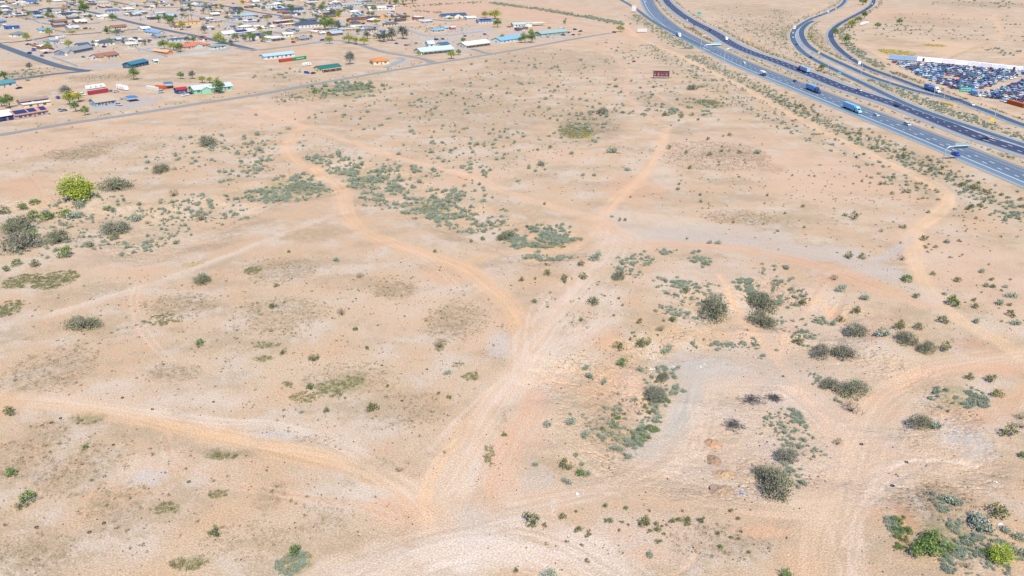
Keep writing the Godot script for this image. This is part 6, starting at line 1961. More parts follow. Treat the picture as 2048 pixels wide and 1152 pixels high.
func build_plants():
	make_shapes()
	for z in [[1425, 700, "on the bank of the sunken clearing"], [1600, 900, "by the burnt wood heaps in the sunken clearing"], [1250, 850, "on the eroded slope above the sunken clearing"], [1150, 580, "between the forking wheel tracks"], [1060, 1060, "beside the pale sandy crossing"], [650, 700, "on the weedy flat of low green patches"],
		[150, 900, "on the flat below the wide dirt road"], [150, 450, "around the yellow green tree in the wash"], [450, 380, "in the grey green wash"], [850, 400, "in the shrubby gully beside the diagonal track"], [1090, 490, "in the hollow by the track junction"], [1000, 230, "on the open scrub below the paved road"], [1350, 270, "near the dark red billboard track"],
		[1650, 330, "on the bare flat below the highway dirt road"], [1950, 550, "on the flat beyond the bending dirt road"], [1800, 320, "on the highway verge"], [1920, 790, "in the thicket by the turning tracks"], [1900, 1070, "in the green thicket by the red soil strip"], [1600, 60, "on the banks of the slip roads"], [1900, 60, "on the ploughed flat behind the salvage yard"], [500, 100, "among the houses"], [1050, 20, "along the far shrub line"], [1750, 660, "on the rilled bank below the orange track"], [690, 345, "beside the looping dirt track"], [590, 380, "in the largest grey green mat"], [860, 415, "in the long mat below the diagonal track"], [1160, 250, "in the hollow with yellow flowers"], [680, 185, "along the desert side of the paved road"], [900, 290, "on the slope above the diagonal track"], [1250, 120, "beside the winding track from the paved road"], [1420, 200, "by the green patch past the red billboard"],
		[1480, 580, "at the head of the sunken clearing"], [1440, 690, "along the grey gravel floor"], [1310, 800, "along the foot of the bank by the grey gravel"], [1560, 860, "around the charred branch heaps"], [2000, 450, "on the verge where the dirt road bends"], [1950, 640, "on the flat beside the last stretch of dirt road"], [1450, 1090, "on the furrowed rise by the orange drift"], [400, 300, "above the grey green wash"], [60, 530, "on the low green carpets"], [350, 640, "on the brown weed patch by the faint track"], [1600, 180, "on the median"], [1850, 200, "between the slip road and the yard lane"]]:
		zones.append([flat(z[0], z[1]), z[2]])
	# plants that can be told apart, at their place in the photograph: kind, x, foot y, width in pixels
	var C := "creosote"; var S := "saltbush"; var Q := "mesquite"; var D := "dry"; var G := "green"
	var named := [
		[C, 1708, 438, 24], [D, 1763, 464, 15], [C, 1697, 517, 20], [C, 1725, 517, 19], [C, 1847, 481, 17], [G, 1812, 563, 28], [D, 1803, 520, 24], [C, 1808, 457, 14], [S, 1893, 486, 15], [C, 1865, 550, 15], [C, 1915, 564, 18], [C, 1889, 590, 12], [G, 1906, 611, 32], [C, 1948, 616, 17], [S, 2022, 594, 24], [S, 1998, 609, 20], [C, 2020, 632, 22], [S, 2032, 649, 24], [C, 1883, 645, 25], [S, 1953, 646, 17], [C, 1832, 596, 17], [S, 1963, 545, 14], [S, 1985, 575, 13], [S, 2010, 575, 12],
		[C, 1603, 609, 22], [C, 1711, 626, 22], [C, 1680, 642, 20], [S, 1729, 600, 19], [S, 1682, 582, 24], [D, 1669, 560, 22], [C, 1596, 688, 25], [C, 1797, 657, 30], [C, 1836, 659, 25], [C, 1888, 702, 26], [Q, 1853, 702, 40], [Q, 1811, 684, 48], [S, 1766, 672, 30], [Q, 1710, 668, 54], [Q, 1641, 710, 52], [Q, 1688, 714, 52], [Q, 1706, 785, 68], [Q, 1660, 776, 42], [D, 1702, 822, 50], [Q, 1843, 852, 52], [S, 1871, 857, 24], [D, 1675, 889, 28], [C, 1938, 758, 22], [C, 1981, 763, 27], [C, 1992, 794, 25], [C, 2018, 873, 34], [G, 2045, 915, 22], [D, 2042, 838, 30], [D, 2042, 855, 30],
		[Q, 1428, 633, 78], [Q, 1525, 615, 72], [Q, 1522, 650, 54], [Q, 1237, 556, 34], [Q, 1310, 795, 54], [Q, 1325, 760, 30], [Q, 1573, 918, 50], [Q, 1550, 980, 82], [Q, 1525, 952, 44],
		[C, 1990, 1030, 50], [S, 1960, 1055, 50], [S, 1905, 1008, 34], [G, 1848, 1100, 42], [G, 1880, 1096, 48], [G, 1835, 1112, 42], [G, 1868, 1110, 40], [G, 1858, 1080, 36], [S, 2010, 1063, 24], [S, 2040, 1080, 26], [S, 2042, 1110, 28], [D, 1932, 1135, 30], [G, 1790, 1042, 18], [G, 1786, 1060, 16],
		[C, 1185, 608, 33], [C, 1165, 558, 21], [C, 1130, 563, 24], [C, 1162, 532, 19], [S, 1196, 513, 20], [S, 1188, 521, 22], [C, 1094, 550, 20], [C, 1043, 562, 14], [C, 1092, 530, 10], [C, 1068, 606, 14], [G, 1163, 642, 12], [C, 1238, 598, 10], [C, 1095, 615, 8], [D, 1322, 662, 27], [C, 1286, 692, 34], [G, 1266, 667, 9], [C, 1237, 698, 28], [G, 1243, 731, 29], [D, 1338, 699, 28], [G, 1346, 644, 18], [C, 1372, 584, 18], [S, 1280, 742, 18], [S, 1332, 705, 22],
		[C, 1132, 935, 34], [G, 1160, 951, 25], [S, 1176, 950, 17], [S, 1152, 912, 12], [S, 1164, 930, 14], [S, 1070, 932, 16], [S, 1134, 966, 20], [S, 1094, 852, 20], [S, 1141, 847, 24], [S, 1171, 873, 22], [S, 1178, 755, 20], [S, 1172, 737, 17], [S, 1208, 766, 16], [S, 1270, 802, 13], [C, 1063, 1045, 42], [C, 1288, 1051, 29], [S, 1299, 1113, 21], [G, 1251, 1018, 14], [G, 1211, 1014, 13], [C, 1315, 1086, 14], [G, 1328, 1069, 10], [C, 1175, 1124, 13], [S, 1098, 1152, 34], [C, 1031, 1143, 15], [G, 1441, 1096, 14], [C, 1498, 1106, 10], [C, 1152, 1025, 9], [C, 1245, 1046, 8], [C, 1256, 1051, 8], [C, 1210, 1040, 7], [C, 1238, 1062, 9], [G, 1574, 1158, 34],
		[C, 652, 823, 19], [C, 746, 822, 31], [S, 603, 826, 13], [G, 775, 774, 10], [G, 877, 788, 10], [G, 898, 797, 13], [G, 1009, 872, 14], [C, 628, 720, 25], [G, 711, 661, 14], [C, 566, 708, 17], [C, 543, 663, 10], [G, 734, 698, 13], [C, 547, 616, 20], [D, 720, 556, 20], [D, 684, 630, 30], [Q, 167, 655, 60], [Q, 405, 566, 36], [G, 400, 690, 24], [C, 22, 828, 30], [G, 23, 951, 27], [G, 56, 1005, 37], [C, 38, 1018, 20], [G, 171, 898, 15], [C, 100, 905, 8], [C, 430, 1070, 33], [G, 590, 1109, 31], [D, 798, 943, 21], [D, 878, 694, 28], [C, 870, 505, 11], [S, 672, 523, 17], [G, 578, 505, 10], [C, 554, 573, 14], [D, 215, 788, 6], [G, 622, 778, 22], [S, 895, 748, 16],
		[Q, 230, 378, 62], [Q, 322, 344, 40], [Q, 415, 292, 36], [D, 348, 392, 36], [Q, 230, 466, 56], [D, 402, 441, 36], [Q, 38, 462, 64], [Q, 45, 498, 70], [Q, 118, 484, 46], [G, 130, 514, 35], [G, 70, 410, 24], [G, 45, 420, 22], [S, 90, 428, 24], [G, 68, 437, 28], [G, 95, 440, 32], [G, 130, 434, 28], [S, 152, 436, 32], [G, 66, 472, 28], [G, 215, 421, 20], [S, 226, 424, 18], [G, 34, 531, 24], [G, 14, 543, 17], [C, 70, 533, 24], [D, 182, 494, 28], [D, 295, 448, 20], [S, 272, 441, 26], [S, 160, 415, 26], [C, 230, 480, 22], [C, 12, 428, 24],
		[Q, 1013, 477, 40], [G, 965, 480, 14], [G, 943, 484, 10], [Q, 1205, 228, 28], [Q, 1384, 179, 24], [C, 1330, 232, 12], [C, 1362, 236, 13], [C, 1383, 232, 11], [D, 1407, 231, 10], [C, 1396, 241, 9], [D, 1437, 241, 9], [C, 1460, 272, 11], [C, 1416, 280, 9], [C, 1338, 298, 12], [C, 1373, 306, 10], [C, 1443, 304, 10], [C, 1478, 307, 11], [S, 1515, 307, 16], [C, 1419, 312, 11], [C, 1380, 338, 11], [C, 1358, 370, 8], [C, 1478, 355, 8], [S, 1401, 391, 9], [S, 1402, 404, 9], [C, 1240, 442, 10], [C, 1250, 442, 10], [S, 1224, 434, 9], [S, 1089, 409, 9], [S, 1356, 380, 10], [C, 1101, 296, 11], [S, 1225, 306, 20], [S, 1082, 332, 20], [S, 1255, 341, 14], [S, 1188, 352, 12], [S, 1166, 352, 9], [S, 1420, 487, 12], [S, 1436, 488, 14], [C, 1606, 415, 10], [C, 1570, 428, 8], [C, 1608, 456, 8], [S, 1690, 512 - 80, 12],
	]
	for a in named:
		var w: float = a[3] / scale_at(a[2]) * (1.18 if a[0] == Q else 1.06)
		plant(a[0], gp(a[1], a[2]), w)
	plant("palo", gp(156, 402), 76.0 / scale_at(402))
	plant("palo", gp(2000, 1118), 64.0 / scale_at(1118))
	# clumps and thickets
	for a in [[420, 300, 90, 36, 70], [400, 425, 110, 32, 110], [330, 478, 40, 16, 26], [250, 495, 60, 16, 30], [520, 300, 70, 40, 60], [590, 380, 72, 24, 190], [530, 396, 46, 12, 70], [500, 335, 60, 28, 46], [640, 320, 40, 12, 60], [690, 345, 42, 18, 80], [735, 360, 56, 18, 130], [790, 376, 34, 14, 60], [860, 412, 60, 24, 190], [905, 438, 46, 15, 90], [820, 345, 130, 44, 90],
		[930, 392, 46, 18, 36], [760, 402, 44, 16, 44], [975, 435, 36, 28, 26], [1095, 488, 66, 16, 120], [1080, 470, 70, 20, 60], [1090, 517, 45, 6, 34], [1160, 232, 60, 34, 110], [1160, 265, 50, 24, 90], [1250, 225, 40, 14, 26], [1320, 222, 50, 10, 60], [1390, 222, 46, 10, 40], [1415, 206, 34, 8, 50], [900, 250, 200, 50, 130], [700, 222, 150, 30, 70], [980, 300, 130, 50, 90], [1050, 145, 160, 40, 200], [1250, 110, 50, 30, 70], [1300, 190, 70, 36, 110], [1100, 185, 220, 46, 200],
		[850, 205, 160, 36, 130], [1400, 150, 60, 26, 80], [680, 182, 90, 16, 150], [560, 150, 50, 10, 40], [1260, 520, 40, 12, 24], [1250, 545, 30, 14, 14], [1320, 504, 34, 5, 16], [1400, 517, 18, 16, 18], [1350, 566, 60, 9, 26], [1400, 590, 62, 18, 30], [1350, 620, 50, 14, 26], [1500, 580, 46, 18, 70], [1545, 545, 30, 20, 16], [1440, 690, 60, 11, 26], [1520, 690, 28, 26, 18], [1600, 660, 32, 26, 24], [1640, 642, 30, 10, 16], [1570, 600, 40, 14, 26],
		[1220, 835, 70, 36, 22], [1250, 868, 44, 14, 16], [1310, 800, 20, 44, 18], [1290, 852, 28, 14, 12], [1560, 852, 50, 36, 34], [1620, 832, 36, 18, 22], [1600, 880, 36, 36, 18], [1920, 795, 42, 26, 70], [1640, 760, 18, 26, 10], [1700, 800, 30, 14, 10], [1900, 1030, 50, 46, 34], [1955, 1100, 70, 46, 56], [1900, 1120, 40, 24, 24], [960, 452, 60, 14, 50], [1020, 476, 50, 12, 36], [1130, 480, 30, 14, 24], [1800, 1075, 10, 40, 24], [600, 1128, 40, 20, 26], [1580, 940, 30, 30, 14], [100, 470, 100, 50, 40]]:
		var dense: float = clampf(400.0 / a[1], 0.55, 1.25)
		cluster(S, a[0], a[1], a[2], a[3], int(a[4] * (2.9 if a[1] > 480 else 1.45 if a[1] > 330 else (1.15 if a[1] > 270 else 0.7))), 0.8 * dense, 2.7 * dense)
	for a in [[1960, 560, 90, 130, 46], [1950, 440, 90, 26, 20], [1650, 360, 180, 60, 20], [1420, 290, 140, 60, 30], [1130, 130, 170, 40, 70], [930, 210, 200, 40, 60], [1300, 140, 80, 50, 60], [1480, 200, 60, 20, 40], [680, 185, 90, 16, 40], [1350, 420, 200, 60, 16], [1130, 600, 90, 60, 10], [1280, 640, 60, 60, 12], [1250, 820, 70, 60, 20], [1450, 1070, 120, 40, 16], [1200, 1060, 100, 40, 12]]:
		cluster(C, a[0], a[1], a[2], a[3], a[4], 0.7, 1.9)
	for a in [[300, 640, 280, 100, 40], [700, 620, 200, 70, 30], [350, 950, 280, 100, 24], [950, 640, 60, 50, 8], [1000, 230, 300, 50, 60], [250, 300, 220, 40, 50], [1850, 40, 170, 20, 60], [1900, 110, 110, 14, 20], [1540, 60, 70, 40, 60], [250, 160, 200, 14, 40], [560, 110, 100, 14, 24], [200, 60, 160, 10, 24]]:
		cluster(D, a[0], a[1], a[2], a[3], a[4], 0.5, 1.5)
	# verges
	along(S, [[1380, 112], [1480, 165], [1560, 205], [1650, 250], [1750, 296], [1850, 335], [1950, 390], [2060, 440]], 15.0, 950, 0.8, 2.5)
	along(C, [[1500, 172], [1600, 222], [1700, 268], [1800, 310], [1900, 355], [2060, 425]], 12.0, 120, 1.2, 3.2)
	along(S, [[1290, 90], [1430, 178], [1500, 222], [1570, 252], [1660, 292], [1720, 322], [1800, 368], [1850, 388]], 12.0, 330, 0.8, 2.4)
	along(D, [[1380, 55], [1450, 100], [1540, 140], [1640, 180], [1740, 222], [1860, 268], [2060, 340]], 5.0, 700, 0.7, 2.0)
	var median := offset_path(near_way, 23.6)
	along_path(D, median, 5.0, 500, 0.8, 2.0)
	along_path(S, median, 5.0, 420, 0.8, 2.2)
	along_path(C, median, 5.0, 60, 1.0, 2.4)
	along_path(S, offset_path(far_way, 20.0), 5.0, 500, 0.8, 2.4)
	along_path(S, offset_path(ramp_loop, 8.0), 4.0, 260, 0.8, 2.2)
	along_path(S, offset_path(ramp_in, -9.0), 6.0, 300, 0.9, 2.6)
	along_path(S, offset_path(ramp_out, 9.0), 5.0, 240, 0.9, 2.8)
	along_path(C, offset_path(ramp_out, 9.0), 5.0, 40, 1.4, 3.4)
	cluster(S, 1560, 70, 60, 34, 160, 1.0, 3.0)
	cluster(S, 1500, 60, 50, 24, 90, 1.0, 3.0)
	along(D, [[1420, 55], [1500, 92], [1570, 122], [1650, 150], [1720, 178]], 12.0, 600, 0.8, 2.2)
	along(S, [[1740, 160], [1800, 185], [1880, 215], [1960, 248], [2060, 285]], 10.0, 500, 0.8, 2.4)
	along(D, [[1780, 145], [1850, 172], [1930, 202], [2060, 248]], 8.0, 420, 0.8, 2.2)
	along(S, [[1270, 30], [1320, 62], [1380, 98]], 13.0, 320, 1.2, 3.2)
	along(S, [[985, 6], [1040, 14], [1100, 22], [1160, 33], [1215, 42], [1250, 50]], 9.0, 420, 2.2, 5.5)
	along(D, [[1560, 20], [1570, 60], [1560, 100], [1620, 130]], 18.0, 420, 0.9, 2.6)
	along(D, [[1630, 60], [1640, 90], [1690, 122], [1750, 148]], 9.0, 300, 0.9, 2.6)
	along(S, [[1700, 45], [1690, 75], [1720, 110], [1770, 135]], 9.0, 200, 1.4, 3.6)
	cluster(S, 1800, 60, 90, 16, 60, 1.5, 4.0)
	cluster(S, 2000, 8, 120, 8, 70, 2.0, 5.0)
	cluster(S, 1500, 30, 80, 20, 50, 1.2, 3.0)
	for k in 7:
		along(S, [[1790, 28.0 + 8 * k], [1900, 30.0 + 8 * k], [2060, 34.0 + 8 * k]], 4.0, 22, 1.0, 3.0)
	for a in [[60, 25, 160, 14, 60], [330, 22, 140, 10, 60], [560, 30, 150, 14, 60], [720, 24, 110, 10, 40], [900, 75, 110, 20, 70], [1080, 72, 90, 12, 30], [420, 80, 110, 14, 50], [120, 95, 110, 22, 50], [640, 60, 110, 16, 50], [400, 60, 90, 8, 40], [300, 90, 60, 10, 30]]:
		cluster(S if a[0] % 4 else D, a[0], a[1], a[2], a[3], a[4], 1.0, 3.2)
	cluster(S, 2010, 105, 30, 10, 30, 1.6, 3.6)
	cluster(S, 60, 150, 60, 12, 90, 1.2, 3.2)
	cluster(S, 430, 24, 50, 5, 50, 1.2, 3.0)
	cluster(S, 750, 62, 40, 10, 60, 1.2, 3.0)
	cluster(S, 880, 58, 60, 10, 60, 1.2, 3.0)
	cluster(D, 200, 155, 60, 6, 60, 0.8, 2.0)
	along(S, [[30, 258], [120, 250], [260, 226], [420, 202], [560, 178], [700, 155], [870, 124]], 12.0, 110, 0.6, 1.8)
	along(S, [[800, 15], [860, 10], [960, 5]], 12.0, 60, 2.0, 5.0)
	along(S, [[830, 22], [880, 26]], 8.0, 30, 2.0, 4.0)
	cluster(S, 700, 176, 60, 12, 120, 2.0, 5.0)
	cluster(G, 690, 176, 70, 12, 26, 2.0, 4.5)
	cluster(D, 590, 195, 60, 8, 60, 1.2, 3.0)
	along(G, [[1795, 1030], [1800, 1060], [1806, 1100]], 1.6, 26, 0.7, 1.8)
	cluster(S, 120, 455, 130, 50, 120, 0.9, 2.6)
	cluster(G, 90, 440, 100, 40, 30, 0.9, 2.6)
	cluster(S, 300, 430, 120, 40, 90, 0.8, 2.2)
	cluster(D, 150, 460, 150, 50, 60, 0.8, 2.4)
	cluster(G, 1250, 860, 60, 30, 20, 0.7, 1.8)
	cluster(G, 1900, 1090, 70, 36, 9, 1.0, 2.2)
	cluster(C, 1880, 380, 120, 30, 40, 1.2, 3.0)
	along(S, [[1335, 735], [1352, 790], [1338, 830], [1302, 872], [1268, 893], [1225, 905]], 4.5, 52, 0.8, 2.4)
	along(G, [[1335, 750], [1345, 800], [1300, 865], [1240, 890]], 3.5, 16, 0.9, 2.2)
	# trees among the houses and by the roads: kind, x, foot y, width in pixels
	for a in [["tree", 438, 187, 30], ["tree", 336, 47, 22], ["tree", 318, 45, 14], ["tree", 345, 50, 18], ["tree", 329, 98, 18], ["yellowtree", 348, 101, 24], ["tree", 361, 104, 22], ["tree", 388, 86, 16], ["yellowtree", 438, 88, 20], ["yellowtree", 448, 88, 14], ["greytree", 463, 92, 12], ["tree", 472, 84, 16], ["tree", 500, 83, 22], ["greytree", 410, 67, 16], ["tree", 455, 40, 10], ["tree", 650, 60, 26], ["tree", 664, 58, 24], ["greytree", 676, 62, 18], ["yellowtree", 659, 88, 16], ["yellowtree", 698, 87, 20], ["yellowtree", 712, 89, 16], ["yellowtree", 728, 90, 16],
		["greytree", 735, 78, 20], ["greytree", 768, 84, 26], ["greytree", 784, 82, 24], ["greytree", 806, 78, 28], ["greytree", 760, 82, 18], ["greytree", 700, 129, 22], ["tree", 927, 87, 13], ["yellowtree", 903, 118, 18], ["tree", 917, 110, 11], ["yellowtree", 837, 111, 10], ["tree", 1050, 86, 16], ["tree", 1064, 85, 22], ["yellowtree", 1062, 74, 14], ["tree", 1040, 86, 12], ["yellowtree", 990, 38, 26], ["yellowtree", 970, 36, 16], ["yellowtree", 1004, 80, 12], ["tree", 995, 55, 18], ["yellowtree", 1240, 64, 16], ["tree", 1128, 48, 8], ["yellowtree", 806, 9, 30], ["tree", 792, 11, 14], ["yellowtree", 825, 7, 20],
		["tree", 690, 5, 14], ["greytree", 645, 22, 14], ["tree", 642, 24, 12], ["yellowtree", 35, 6, 40], ["tree", 170, 29, 26], ["tree", 225, 42, 18], ["greytree", 158, 46, 16], ["yellowtree", 100, 73, 18], ["yellowtree", 145, 70, 12], ["yellowtree", 54, 82, 16], ["yellowtree", 138, 96, 16], ["yellowtree", 98, 100, 14], ["tree", 95, 37, 12], ["tree", 105, 39, 10], ["greytree", 133, 194, 26], ["yellowtree", 140, 210, 26], ["tree", 152, 224, 20], ["tree", 171, 231, 16], ["yellowtree", 158, 204, 24], ["tree", 20, 216, 26], ["tree", 4, 214, 18], ["tree", 10, 160, 20], ["greytree", 60, 140, 14], ["tree", 268, 160, 22],
		["yellowtree", 405, 166, 16], ["yellowtree", 420, 166, 16], ["tree", 362, 158, 14], ["greytree", 385, 158, 16], ["tree", 1643, 143, 14], ["tree", 1715, 46, 16], ["yellowtree", 1702, 56, 16], ["tree", 1728, 38, 14], ["tree", 1670, 74, 14], ["tree", 1692, 88, 16], ["tree", 1754, 57, 14], ["tree", 1798, 50, 12], ["yellowtree", 1620, 80, 14], ["tree", 1725, 10, 18], ["yellowtree", 1312, 3, 12], ["tree", 585, 25, 12], ["tree", 748, 24, 14], ["yellowtree", 678, 34, 12], ["tree", 520, 64, 10]]:
		plant(a[0], flat(a[1], a[2]), a[3] * 1.12 / scale_at(a[2]))
	put_plants()
	palms()
	ground_cover()

# no two alike: stretched one way, squat or tall
func lop(a: Array, w: float, hh: float) -> Basis:
	var e: float = 0.78 + 0.44 * fposmod(a[3] * 7.31, 1.0)
	return Basis(Vector3.UP, a[3]) * Basis.from_scale(Vector3(w * e, hh * (0.8 + 0.4 * fposmod(a[3] * 3.7, 1.0)), w * (1.9 - e) * 0.92))

func put_plants():
	var info := {
		"creosote": ["creosote_bush", "dark olive creosote bush", "bush"], "saltbush": ["saltbush", "grey green saltbush", "bush"], "green": ["green_bush", "fresh green bush", "bush"], "dry": ["dry_bush", "dry tan bush", "bush"],
		"mesquite": ["mesquite_tree", "grey twiggy mesquite", "tree"], "palo": ["palo_verde_tree", "bright yellow green palo verde", "tree"], "tree": ["shade_tree", "round dark green tree", "tree"], "yellowtree": ["yellow_green_tree", "yellow green tree", "tree"], "greytree": ["grey_leaved_tree", "grey leaved tree", "tree"],
	}
	var most := {"creosote": 290, "saltbush": 290, "dry": 280, "green": 290}
	var n_all := 0
	for kind in plants:
		var list: Array = plants[kind]
		n_all += list.size()
		list.sort_custom(func(x, y): return x[2] > y[2])
		var rest := [[], [], [], []]
		for i in list.size():
			var a = list[i]
			var meshes: Array = shapes[kind]
			var mesh: ArrayMesh = meshes[a[4] % meshes.size()]
			var w: float = a[1]
			var hh: float = w * a[5]
			if i >= most.get(kind, 100000):
				rest[a[4]].append(Transform3D(lop(a, w, hh), a[0]))
				continue
			var z := zone_of(a[0])
			var size_ := "small " if w < 2.0 else ("large " if w > 4.5 else "")
			var label: String = size_ + info[kind][1] + " " + z
			if kind in ["tree", "yellowtree", "greytree"] and a[0].x < 150.0: label = size_ + info[kind][1] + " near the " + near_home(a[0])
			var bs := lop(a, w, hh)
			if info[kind][2] == "tree":
				var o := base(info[kind][0], a[0], 0.0, label, "tree", label)
				var lift := 0.0
				if kind != "mesquite" and kind != "palo": lift = minf(1.4, w * 0.16)
				part(o, "crown", mesh, Transform3D(bs, Vector3(0, lift, 0)))
				if lift > 0.0:
					var t := mb(Color(0.12, 0.09, 0.065))
					t.tube([Vector3(0, -0.2, 0), Vector3(0.1, lift, 0.05), Vector3(-0.1, lift + hh * 0.4, 0.1)], [0.03 * w, 0.022 * w, 0.01 * w], 6)
					for k in 3:
						var az: float = k * 2.1 + a[3]
						t.tube([Vector3(0.1, lift, 0.05), Vector3(cos(az) * w * 0.2, lift + hh * 0.4, sin(az) * w * 0.2)], [0.015 * w, 0.006 * w], 5)
					part(o, "trunk", t.done(M.bark))
				else:
					part(o, "trunk", shapes.stems, Transform3D(bs, Vector3.ZERO))
			else:
				var o := top(info[kind][0], mesh, Transform3D(bs, a[0]))
				tag(o, label, "bush", label)
		var holder: Node3D = null
		for v in 4:
			if rest[v].is_empty(): continue
			if holder == null:
				holder = Node3D.new()
				holder.name = "scattered_" + {"creosote": "creosote", "saltbush": "saltbush", "dry": "dry_scrub", "green": "green_scrub"}[kind]
				add_child(holder)
				holder.set_meta("kind", "stuff")
				holder.set_meta("label", {"creosote": "small dark creosote shrubs spread over the flats", "saltbush": "low grey green saltbush spread through washes and verges", "dry": "dry tan scrub spread over verges and far flats", "green": "low green scrub"}[kind])
				holder.set_meta("category", "scrub")
			var mm := MultiMesh.new()
			mm.transform_format = MultiMesh.TRANSFORM_3D
			mm.mesh = shapes[kind][v]
			mm.instance_count = rest[v].size()
			for i in mm.instance_count: mm.set_instance_transform(i, rest[v][i])
			var mi := MultiMeshInstance3D.new()
			mi.name = "shrubs"
			mi.multimesh = mm
			holder.add_child(mi, true)
	print("plants ", n_all)

func palms():
	for a in [[36, 37, 13, "tall leaning palm by the orange dirt yard"], [49, 33, 12, "second palm by the orange dirt yard"], [141, 23, 7, "short palm at the end of the dark cross street"], [281, 41, 8, "dark palm by the white wall corner"], [377, 42, 7, "palm behind the tan flat roofed house"], [384, 42, 7.5, "second palm behind the tan flat roofed house"], [1131, 48, 6, "lone palm on the bare lot behind the car yard"]]:
		var at := flat(a[0], a[1])
		var h: float = a[2]
		var o := base("palm_tree", at, 0.0, a[3], "palm tree")
		var t := mb(Color(0.14, 0.11, 0.08))
		t.tube([Vector3(0, -0.2, 0), Vector3(0.15, h * 0.5, 0), Vector3(0.3, h, 0)], [0.38, 0.3, 0.26], 7)
		part(o, "trunk", t.done(M.bark))
		var m := mb()
		for i in 26:
			var az := i * 2.399
			var tilt := rng.randf_range(-0.5, 0.9)
			m.col = Color(0.06, 0.1, 0.03) * rng.randf_range(0.8, 1.4)
			var p0 := Vector3(0.3, h, 0)
			var d := Vector3(cos(az), 0, sin(az))
			var s := Vector3(-sin(az), 0, cos(az)) * 0.28
			var p1 := p0 + d * 1.2 + Vector3(0, tilt * 1.2, 0)
			var p2 := p0 + d * 2.1 + Vector3(0, tilt * 1.0 - 0.7, 0)
			m.quad(p0 - s * 0.3, p0 + s * 0.3, p1 + s, p1 - s, Vector3.UP)
			m.tri(p1 - s, p1 + s, p2, Vector3.UP)
		part(o, "crown", m.done(M.leaf))

func tuft_mesh(r: RandomNumberGenerator, n: int, h: float, cols: Array) -> ArrayMesh:
	var m := mb()
	for i in n:
		var az := r.randf() * TAU
		var q := sqrt(r.randf()) * 0.5
		var p := Vector3(cos(az) * q, 0, sin(az) * q)
		var c: Color = cols[r.randi() % cols.size()]
		m.col = c * r.randf_range(0.8, 1.25)
		var b := r.randf() * TAU
		var s := Vector3(cos(b), 0, sin(b)) * r.randf_range(0.04, 0.09)
		m.tri(p - s, p + s, p + Vector3(r.randfn() * 0.12, h * r.randf_range(0.5, 1.1), r.randfn() * 0.12), Vector3.UP)
	return m.done(M.leaf)

func cover(called: String, label: String, mesh: ArrayMesh, areas: Array, density: float, w0: float, w1: float, cat: String, solid := 0.3):
	var xs: Array[Transform3D] = []
	for a in areas:
		var m := gp(a[0], a[1])
		var rl: float = a[2] / scale_at(a[1])
		var rf := absf(gp(a[0], a[1] - a[3]).z - gp(a[0], a[1] + a[3]).z) * 0.5
		var n := int(PI * rl * rf * density)
		for i in n:
			var az := rng.randf() * TAU
			var q := sqrt(rng.randf())
			var x := m.x + cos(az) * q * rl
			var z := m.z + sin(az) * q * rf
			var v := noise_a.get_noise_2d(x * 0.16, z * 0.16) + 0.5 * noise_c.get_noise_2d(x * 0.5, z * 0.5)
			if v < -0.1 - solid * (1.0 - q) or is_blocked(x, z): continue
			var w := rng.randf_range(w0, w1)
			xs.append(Transform3D(Basis(Vector3.UP, rng.randf() * TAU).scaled(Vector3(w, w, w)), Vector3(x, height(x, z) - 0.02, z)))
	var mm := MultiMesh.new()
	mm.transform_format = MultiMesh.TRANSFORM_3D
	mm.mesh = mesh
	mm.instance_count = xs.size()
	for i in xs.size(): mm.set_instance_transform(i, xs[i])
	var mi := MultiMeshInstance3D.new()
	mi.name = numbered(called)
	mi.multimesh = mm
	add_child(mi)
	mi.set_meta("kind", "stuff")
	mi.set_meta("label", label)
	mi.set_meta("category", cat)
	print(called, " ", xs.size())

